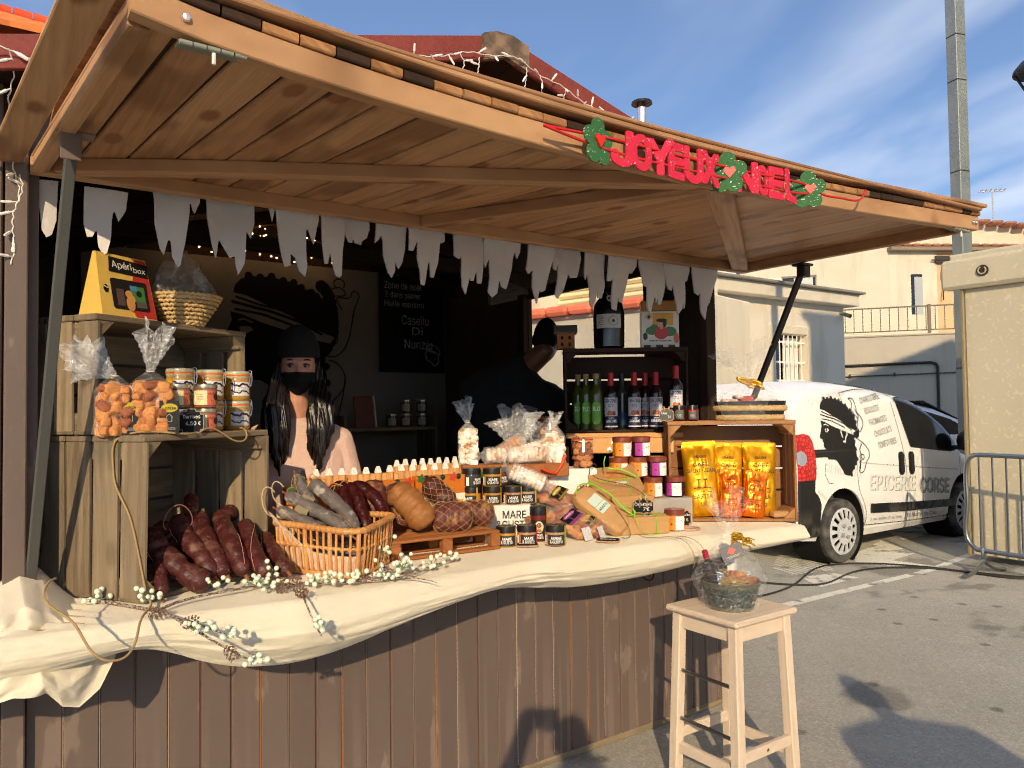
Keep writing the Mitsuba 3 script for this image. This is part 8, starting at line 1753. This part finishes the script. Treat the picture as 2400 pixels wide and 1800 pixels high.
for pts in ([(1.98, 2.06), (2.06, 2.10), (2.10, 2.20), (2.06, 2.38), (2.02, 2.52), (2.05, 2.54), (2.14, 2.55), (2.17, 2.51), (2.10, 2.49), (2.03, 2.50)], [(2.00, 2.02), (2.10, 2.02), (2.17, 2.10), (2.22, 2.28), (2.27, 2.46), (2.28, 2.52), (2.23, 2.54), (2.21, 2.49), (2.12, 2.48), (2.14, 2.38)], [(2.09, 2.55), (2.09, 2.62), (2.14, 2.62), (2.15, 2.56)], [(2.03, 1.98), (2.13, 1.92), (2.16, 1.80), (2.10, 1.70), (2.05, 1.66)], [(2.16, 1.84), (2.14, 1.70), (2.10, 1.55)], [(2.02, 2.09), (2.10, 2.14), (2.09, 2.18)]):
    onwall(stroke_([tuple(q) for q in spline([(a, b, 0) for a, b in pts], 30)[:, :2]], .010), C('#151515'), 'ribbon_line')
cbd = thing('chalkboard', 'tall black chalkboard with handwritten prices on the back wall', 'chalkboard')
put('board', box((.605, .02, .93), (2.75, 2.955, 2.36), .004), 'vc_matte', cbd, False, C('#15171a'))
for s, w, x, z, h in (('Promos', .30, 2.66, 2.73, .075), ('Zone de noël', .34, 2.66, 2.61, .055), ('2 dans panier', .33, 2.66, 2.535, .05), ('Huile maison', .36, 2.67, 2.46, .05), ('Casellu', .25, 2.77, 2.33, .075), ('Di', .10, 2.79, 2.24, .065), ('Nunziu', .26, 2.80, 2.13, .075)):
    put('lettering', text(s, h, (x, 2.944, z), (1, 0, 0), (0, 0, 1), w, False, .0006), 'vc_matte', cbd, False, C('#b9bcbf'))
put('chalk_head', mv((lambda m: (np.stack([m[0][:, 0], -m[0][:, 2], m[0][:, 1]], 1), m[1]))(extrude(affinity.translate(affinity.scale(head.exterior.buffer(.02).union(bandana), .22, .22, origin=(6.9, 1.2)), -6.9, -1.2), .0006)), (2.93, 2.944, 2.03)), 'vc_matte', cbd, False, C('#8f9396'))
sh = thing('back_shelf', 'dark wooden shelf with jars against the back wall of the chalet', 'shelf')
for z in (1.44, 1.0): wood('board', box((.80, .30, .024), (2.36, 2.70, z), .003), 'wood_grey', sh, 0)
for x in (1.98, 2.74): wood('side', box((.024, .30, 1.0), (x, 2.70, 1.05), .003), 'wood_grey', sh, 2)
for i, (x, lv) in enumerate(((2.52, 0), (2.52, 1), (2.66, 0), (2.66, 1), (2.40, 0))):
    k = thing('shelf_jar', 'small jar with pale lid on the dark back shelf, %s' % ('lower left', 'upper left', 'lower right', 'upper right', 'alone at the far left')[i], 'jar', 'jars on the back shelf'); ps = (x, 2.64, 1.453+lv*.108)
    put('glass', at(cyl(.042, 0, .084, 20), ps), 'vc_gloss', k, 50, C('#4a3a26')); put('lid', at(cyl(.043, .082, .104, 20, .003), ps), 'vc_metal', k, 50, C('#c9c2b0')); f = face(x, 2.64); put('label', at(patch(.042, f-.8, f+.8, .015, .07), ps), 'vc_satin', k, True, C('#a8a294'))
k = thing('framed_picture', 'leaning card with pale edge on the dark back shelf', 'picture')
put('card', box((.17, .012, .24), (2.16, 2.62, 1.573), .002, R=rotz(.2) @ rotx(-.16)), 'vc_satin', k, False, C('#6b2f28')); put('edge', box((.012, .03, .24), (2.247, 2.63, 1.573), .002, R=rotz(.2) @ rotx(-.16)), 'vc_satin', k, False, C('#d9d2c4'))
# fairy lights: tiny lit lamps on a dark wire under the roof
fl_ = thing('fairy_light_string', 'string of tiny warm lit fairy lights under the chalet roof', 'fairy lights')
rs7 = np.random.default_rng(4); FP = []
for i in range(96):
    x = rs7.uniform(.80, 2.05); z = 2.70+rs7.uniform(0, 1)*min(.36, roofz(x)-2.86); FP.append((x, 2.86-rs7.uniform(0, .12), z))
FP = sorted(FP, key=lambda q: q[0]+.15*math.sin(q[2]*30))
put('wire', tube(spline(FP, 300), .0018, 4), 'vc_matte', fl_, True, C('#2c2420'))
scene['lamp_glow'] = {'type': 'diffuse', 'reflectance': rgbt((.8, .6, .4))}
bl = put('lamp', cat([ball(.0055, q, 1) for q in FP]), 'lamp_glow', fl_); plabel(bl, None, 'stuff'); scene[bl]['emitter'] = {'type': 'area', 'radiance': {'type': 'rgb', 'value': [5.0, 2.6, 1.0]}}
# on the bottle crate: product box with a painted lady, and a toy house
pb_ = thing('printed_carton', 'white carton printed with a woman in red under a yellow sun, on the bottle crate', 'box')
q0, q1 = np.array([2.635, .285]), np.array([2.813, .161]); dq = (q1-q0)/np.linalg.norm(q1-q0); nq_ = np.array([dq[1], -dq[0]]); Lq = np.linalg.norm(q1-q0)
q0 = KB.P(.405, .055, 0)[:2]; dq = KB.u[:2]; nq_ = -KB.v[:2]; Rq = KB.R
def cq(x, z, o=0): q = q0+dq*x+nq_*o; return np.array([q[0], q[1], 1.902+z])
put('carton', box((.20, .07, .195), cq(.10, .0975, -.035), .002, R=Rq), 'vc_satin', pb_, False, C('#dcd8cf')); put('crate_top', box((.20, .07, .055), cq(.10, .225, -.035), .003, R=Rq), 'vc_satin', pb_, False, C('#a8793c'))
Mq = np.stack([KB.u, [0, 0, 1], -KB.v], 1)
def onq(P_, o, col, nm): put(nm, mv(extrude(P_, .0006), cq(0, 0, .0005+o), R=Mq), 'vc_satin', pb_, False, col)
E_ = lambda x, y, a, b: affinity.scale(Point(x, y).buffer(1, 12), a, b)
onq(sbox(.06, .12, .17, .185), .0, C('#d9a441'), 'sun_panel'); onq(E_(.055, .09, .032, .022).union(E_(.15, .085, .036, .026)).union(E_(.07, .11, .02, .014)), .0012, C('#3f7a4a'), 'leaves')
onq(E_(.105, .078, .038, .034), .002, C('#c03a44'), 'dress'); onq(E_(.105, .125, .016, .021).union(sbox(.098, .098, .112, .11)), .003, C('#d99a84'), 'face'); onq(E_(.108, .145, .028, .010).union(E_(.123, .13, .010, .022)), .004, C('#1d1a1c'), 'hat')
onq(E_(.04, .165, .018, .018), .002, C('#c9b48c'), 'medal'); onq(E_(.04, .165, .007, .009), .003, C('#1a1a1a'), 'medal_head'); onq(E_(.185, .05, .014, .028), .0012, C('#c9644a'), 'flower')
for x in (.03, .095, .16): onq(sbox(x-.018, .0, x+.018, .014), .0012, C('#17181a'), 'foot_notch')
onq(E_(.02, .06, .012, .02), .0012, C('#2c2f2c'), 'thistle'); put('lettering', text('PARFUMS & SAVEURS', .007, cq(.10, .036, .002), KB.u, (0, 0, 1), .12, True, .0004), 'vc_satin', pb_, False, C('#2a2a2a'))
th_ = thing('toy_house', 'small brown toy house with a grey roof on the bottle crate', 'ornament')
hq = KB.P(.0, .10, 1.902); put('walls', box((.095, .08, .09), hq+[0, 0, .045], .003, R=KB.R), 'wood_pallet', th_)
for s in (-1, 1): put('roof', box((.125, .066, .010), hq+KB.v*(s*.026)+[0, 0, .108], .002, R=KB.R @ rotx(-s*.72)), 'vc_matte', th_, False, C('#6d675c'))
for i, (x, z) in enumerate(((-.02, .06), (.02, .06), (-.02, .025), (.02, .025))): put('window', box((.012, .003, .018), hq+KB.u*x-KB.v*.041+[0, 0, z], .0005, R=KB.R), 'vc_matte', th_, False, C('#16110d'))

# ------------------------------------------------------------------ festive banner on the front beam
bn = thing('christmas_banner', 'red glitter felt banner reading JOYEUX NOEL with green flowers along the canopy edge', 'banner')
def felt_fn(c):
    def fn(p, n, uv):
        s = smoothstep(.80, .86, noise(p.x*260, p.y*40, p.z*260)); return mix(mix(C(c), C(c)*1.25, noise(p.x*500, p.z*500, 0)), C('#efe6e6'), s*.8)
    return fn
scene['felt_red'] = {'type': 'twosided', 'inner': {'type': 'principled', 'base_color': proc(felt_fn('#c01c3c')), 'roughness': .8}}
scene['felt_green'] = {'type': 'twosided', 'inner': {'type': 'principled', 'base_color': proc(felt_fn('#2c5f34')), 'roughness': .8}}
BYY = -1.232
def bflat(P_, x, z, tw, mat, name, par, col=None, th=.004, dy=0.):
    v, f = extrude(P_, th); M = np.stack([[math.cos(tw), math.sin(tw), 0], [0, 0, 1], [math.sin(tw), -math.cos(tw), 0]], 1)
    return put(name, mv((v, f), (x, BYY-dy, z), R=M), mat, par, False, col)
def slab(ch, w, h):
    v, f = text(ch, h, (0, 0, 0), (1, 0, 0), (0, 1, 0), w, True, .004); return v, f
SAGZ = lambda x: aw((x+.0)/3.34, .99)[2]
for ch, x, z, h, w, tw in (('J', 1.200, 2.268, .082, .072, -.05), ('O', 1.272, 2.263, .080, .070, .05), ('Y', 1.345, 2.262, .085, .073, -.35), ('E', 1.410, 2.259, .086, .062, .10), ('U', 1.482, 2.262, .086, .066, -.06), ('X', 1.555, 2.257, .082, .080, .12), ('N', 1.722, 2.258, .080, .074, -.25), ('O', 1.800, 2.259, .076, .064, .15), ('E', 1.868, 2.260, .083, .060, -.08), ('L', 1.945, 2.262, .085, .066, .20)):
    v, f = slab(ch, w, h); g = np.array([v[:, 0], v[:, 1], v[:, 2]]).T
    bold = []
    zz = SAGZ(x)+.030; w, h = w*1.06, h*1.08; v, f = slab(ch, w, h)
    for (ox, oy) in ((0, 0), (.004, 0), (-.004, 0), (0, .004), (0, -.004)): bold.append((g+np.array([ox, oy, 0]), f))
    M = np.stack([[math.cos(tw), math.sin(tw), 0], [0, 0, 1], [math.sin(tw), -math.cos(tw), 0]], 1)
    from shapely import union_all
    tri = v[f][:, :, :2]; P_ = union_all([Polygon(t) for t in tri if abs(np.cross(t[1]-t[0], t[2]-t[0])) > 1e-9]).buffer(.0036, join_style=1, resolution=3).simplify(.0006)
    put('letter', mv(extrude(P_, .005), (x, BYY, zz), R=M), 'felt_red', bn)
for x, tw, hx in ((1.112, .15, 0), (1.632, -.85, 0), (2.040, -.75, 0)):
    zz = SAGZ(x)+.028; P_ = unary_union([Point(.034*math.cos(a), .040*math.sin(a)).buffer(.025, 8) for a in np.linspace(.3, .3+2*math.pi, 6)[:-1]]+[Point(0, 0).buffer(.03)])
    fk_ = bflat(P_, x, zz, tw, 'felt_green', 'flower', bn, None, .005, .002)
    hp_ = Polygon([(0, -.018), (.018, .004), (.016, .014), (.008, .017), (0, .011), (-.008, .017), (-.016, .014), (-.018, .004)]); bflat(hp_, x+.002, zz+.002, tw, 'vc_satin', 'heart', fk_, C('#d9221c'), .005, .009)
for zo in (.016, -.014):
    put('ribbon', tube(spline([(.935, BYY-.002, SAGZ(.935)+.035), (1.08, BYY-.004, SAGZ(1.08)+.03+zo*.8)]+[(x, BYY-.001, SAGZ(x)+.030+zo*1.2) for x in (1.2, 1.4, 1.6, 1.8, 2.0)]+[(2.10, BYY-.004, SAGZ(2.1)+.03+zo*.3)], 60), .0042, 5), 'vc_satin', bn, True, C('#c81e26'))
put('ribbon', tube(spline([(2.09, BYY-.003, SAGZ(2.09)+.03), (2.16, BYY-.006, SAGZ(2.16)+.02), (2.24, BYY-.01, SAGZ(2.24)+.02), (2.33, BYY-.012, SAGZ(2.33)+.025), (2.37, BYY-.012, SAGZ(2.37)+.065)], 30), .004, 5), 'vc_satin', bn, True, C('#c81e26'))
# icicle light strings
def light_string(label, path, drops, seed, bulbs_every=.07):
    k = thing('light_string', label, 'light string', 'white icicle light strings on the chalet'); rs = np.random.default_rng(seed)
    W_ = C('#d9d6d0')
    def twisted(p, nm):
        n = max(40, int(len(p)*10)); q = spline(p, n); a = np.linspace(0, n*1.1, n)
        put(nm, tube(q+np.stack([.002*np.cos(a), 0*a, .002*np.sin(a)], 1), .0022, 5), 'vc_satin', k, True, W_)
        L = np.r_[0, np.cumsum(np.linalg.norm(np.diff(q, axis=0), axis=1))]
        for s in np.arange(.03, L[-1], bulbs_every):
            i = int(np.searchsorted(L, s)); c = q[min(i, n-1)]; d = np.array([rs.normal(0, 1), -abs(rs.normal(0, .4)), rs.normal(-.1, .6)]); d /= np.linalg.norm(d)
            b = put('bulb', tube([c, c+d*.012, c+d*.014, c+d*.038, c+d*.042], [.0025, .003, .0048, .0042, .002], 7), 'vc_gloss', k, 40, C('#e6e4e0'))
    twisted(path, 'cable')
    for d in drops: twisted(d, 'drop')
    return k
J = lambda *p: [np.array(q)+rng.normal(0, .008, 3)*[1, .3, 1] for q in p]
light_string('white light string hanging down the left corner post of the chalet', J((-.40, -.235, 2.55), (-.28, -.235, 2.565), (-.165, -.235, 2.60), (-.10, -.235, 2.59), (-.04, -.235, 2.63)), [J((-.163, -.235, 2.60), (-.140, -.20, 2.56), (-.146, -.13, 2.47), (-.136, -.06, 2.40), (-.140, -.04, 2.33), (-.132, -.04, 2.26), (-.150, -.04, 2.18), (-.156, -.04, 2.10), (-.150, -.045, 2.04)),
    J((-.128, -.04, 2.32), (-.118, -.04, 2.25), (-.124, -.04, 2.19), (-.140, -.04, 2.12), (-.132, -.04, 2.06)), J((-.044, -.235, 2.63), (-.052, -.20, 2.58), (-.040, -.15, 2.53))], 5, .085)
gp_ = [(x, -.238, roofz(x)-.085-.006*math.sin(x*31)) for x in np.linspace(1.0, 2.25, 12)]
light_string('white light string draped along the gable edge above the canopy', J(*gp_), [J(*[(x, -.24, roofz(x)-.09), (x+.01, -.23, roofz(x)-.14), (x-.006, -.225, roofz(x)-.19), (x+.012, -.22, roofz(x)-l)]) for x, l in ((1.16, .2), (1.30, .22), (1.39, .22), (1.62, .22), (1.70, .25), (1.81, .22), (1.93, .2), (2.05, .18))], 6, .075)
SET_DOWN = DISPLAY
# ------------------------------------------------------------------ twig garlands with white berries
BW = C('#dfe6cf')
def cone(parent, c, d, r=.016):
    M = frame(np.cross(d, [.3, .2, .9]), d); sc_ = []
    for i in range(34):
        a = i*2.4; t = i/33; rr = r*math.sin(math.pi*min(.18+.82*(1-t), 1)*.62+.35); q = np.array([rr*math.cos(a), rr*math.sin(a), -.022+.046*t])
        sc_.append(mv(ball(.0052, (0, 0, 0), 1, (1, .75, .35)), q, R=rotz(a) @ roty(-.6)))
    put('pine_cone', mv(cat(sc_), c, R=M), 'vc_matte', parent, False, C('#7d6454'))
def spray(parent, c, up_, n, spread, seed, r=.0085):
    rs = np.random.default_rng(seed); c = np.array(c, float); up_ = np.array(up_, float)
    for i in range(n):
        p = c+up_*(.012+rs.uniform(0, .035))+rs.normal(0, 1, 3)*[spread, spread*.8, spread*.55]; p[2] = max(p[2], c[2]+.002)
        m_ = (c+p)/2+rs.normal(0, .004, 3); put('berry_stem', tube([c, m_, p], .0011, 4), 'vc_matte', parent, True, C('#6f8a6a')); put('berry', ball(r*rs.uniform(.85, 1.15), p, 2), 'vc_satin', parent, True, BW*rs.uniform(.9, 1.05))
    for i in range(6):
        d = rs.normal(0, 1, 3)*[1, 1, .5]; d /= np.linalg.norm(d); put('needle', tube([c, c+d*.022], [.0014, .0006], 4), 'vc_matte', parent, False, C('#8fa88c'))
def bark(p, n, uv): return mix(C('#5c4a3e'), C('#b3a79a'), smoothstep(.45, .65, noise(p.x*260, p.y*260, p.z*260)))
scene['twig_bark'] = {'type': 'twosided', 'inner': {'type': 'principled', 'base_color': proc(bark), 'roughness': .9}}
def twig(parent, pts, r0=.0045, r1=.002, seed=0):
    q = spline(pts, 50); put('stem', bump(tube(q, np.linspace(r0, r1, 50), 7), .0012, 160, seed), 'twig_bark', parent, True); return q
zc = ZC+.010
def fr(x, z, o=.02): return (x, -.335-o, z)      # on the hanging front of the cloth
g1 = thing('berry_garland', 'frosted twig garland with white berries lying below the sausage crate', 'garland', 'twig garlands with white berries')
twig(g1, [(.09, .15, zc), (.14, .06, zc), (.20, -.06, zc), (.235, -.16, zc+.005), (.27, -.24, zc-.004), (.31, -.31, zc-.03)], .006, .005, 1)
twig(g1, [(.235, -.16, zc+.004), (.33, -.09, zc+.01), (.45, -.06, zc+.012), (.56, -.03, zc+.01), (.63, .05, zc+.02)], .005, .003, 2)
twig(g1, [(.30, -.30, zc-.02), (.345, -.345, zc-.055), (.40, -.365, zc-.095), (.46, -.372, zc-.135)], .005, .002, 3)
twig(g1, [(.29, -.27, zc-.005), (.35, -.33, zc-.03), (.40, -.355, zc-.055)], .004, .002, 4)
for i, (c, u_, n, s) in enumerate((((.10, .13, zc), (0, -.4, .6), 8, .018), ((.235, -.02, zc+.01), (.1, -.3, .8), 9, .020), ((.315, -.315, zc-.03), (.1, -.6, .5), 10, .022), ((.40, -.355, zc-.055), (.1, -.6, .5), 9, .018), ((.46, -.372, zc-.135), (.1, -.5, .1), 12, .022), ((.455, .01, zc+.012), (0, -.2, .8), 8, .022), ((.575, -.03, zc+.012), (0, -.3, .7), 12, .026), ((.60, -.08, zc+.01), (0, -.4, .5), 9, .022), ((.64, .06, zc+.02), (0, -.3, .8), 10, .022))): spray(g1, c, u_, n, s, 100+i)
for c, d in (((.225, -.20, zc+.01), (.6, -.6, .1)), ((.30, -.30, zc-.01), (.7, -.3, .2)), ((.40, -.372, zc-.10), (.3, -.3, -.6)), ((.63, -.12, zc+.012), (.5, -.8, .1))): cone(g1, np.array(c), np.array(d))
g2 = thing('berry_garland', 'frosted twig garland with white berries in front of the rattan basket', 'garland', 'twig garlands with white berries')
twig(g2, [(.60, -.05, zc+.006), (.70, -.08, zc+.008), (.82, -.135, zc+.006), (.95, -.19, zc+.006), (1.08, -.20, zc+.006), (1.20, -.13, zc+.008), (1.34, -.05, zc+.006), (1.40, -.02, zc+.004)], .005, .002, 5)
twig(g2, [(.66, -.10, zc+.006), (.67, -.20, zc+.006), (.655, -.285, zc+.002), (.66, -.345, zc-.05), (.68, -.372, zc-.10)], .004, .0025, 6)
twig(g2, [(1.10, -.19, zc+.006), (1.05, -.10, zc+.02), (1.06, .0, zc+.05), (1.10, .06, zc+.085)], .003, .0015, 7); twig(g2, [(1.02, -.20, zc+.006), (1.10, -.27, zc+.002), (1.14, -.30, zc-.01)], .003, .0015, 8)
for i, (c, u_, n, s) in enumerate((((.745, -.11, zc+.01), (0, -.3, .7), 12, .026), ((.80, -.15, zc+.01), (0, -.4, .6), 10, .024), ((.875, -.175, zc+.01), (0, -.4, .6), 13, .022), ((.675, -.365, zc-.075), (.1, -.5, .4), 9, .020), ((.98, -.20, zc+.012), (.1, -.3, .7), 14, .030), ((1.05, -.20, zc+.03), (.1, -.2, .9), 10, .026), ((1.10, -.12, zc+.02), (0, -.2, .9), 8, .022), ((1.21, -.13, zc+.012), (.1, -.4, .6), 11, .024), ((1.345, -.05, zc+.01), (0, -.3, .6), 6, .014), ((1.09, .01, zc+.05), (.2, -.3, .7), 7, .02))): spray(g2, c, u_, n, s, 200+i)
for c, d in (((.69, -.09, zc+.018), (.8, -.2, .1)), ((.665, -.23, zc+.012), (.1, -.8, .1)), ((.915, -.165, zc+.016), (.9, -.1, .2)), ((1.0, -.15, zc+.02), (.5, .5, .2))): cone(g2, np.array(c), np.array(d))
# jute twine over the left crate
k = put('jute_twine', tube(spline([KL.P(.20, -.004, 1.515), KL.P(.10, -.006, 1.517), KL.P(.0, .09, 1.517), KL.P(-.018, .12, 1.50), KL.P(-.020, .135, 1.42), KL.P(-.022, .125, 1.36), KL.P(-.022, .07, 1.27), KL.P(-.020, .03, 1.16), KL.P(-.018, .005, 1.06), (.232, -.01, 1.0), (.235, -.06, zc+.01), (.215, -.13, zc+.006), (.17, -.26, zc-.004), (.145, -.335, zc-.04), (.11, -.375, zc-.06), (.06, -.385, zc-.05), (.02, -.36, zc), (-.01, -.30, zc+.05), (-.055, -.25, zc+.085), (-.06, -.17, zc+.12), (-.03, -.1, zc+.13)], 160), .0036, 6), 'vc_matte', None, True, C('#a58a60')); tag(k, 'jute twine running over the left crate and looping onto the cloth corner', 'twine')
k = put('jute_twine', tube(spline([KL.P(.22, -.006, 1.515), KL.P(.34, -.012, 1.50), KL.P(.40, -.02, 1.475), KL.P(.44, -.02, 1.485), KL.P(.45, -.012, 1.51), KL.P(.43, .0, 1.525)], 50), .0032, 6), 'vc_matte', None, True, C('#a58a60')); tag(k, 'short jute twine curl hanging at the top front edge of the left crate', 'twine')
SET_DOWN = None
wl_ = put('wall_hook', tube(spline([(2.42, -.004, .80), (2.42, -.03, .77), (2.45, -.05, .745), (2.49, -.04, .76), (2.49, -.02, .79)], 20), .004, 6), 'vc_satin', None, True, C('#2b201c')); tag(wl_, 'small dark hook on the brown planks under the cloth', 'hook')
SET_DOWN = DISPLAY
k = put('plastic_sheet', box((.16, .002, .14), (2.75, .045, ZC+.075), .0006, R=rotz(-.35)), 'film', None); tag(k, 'clear plastic sheet standing before the grey display box', 'panel')
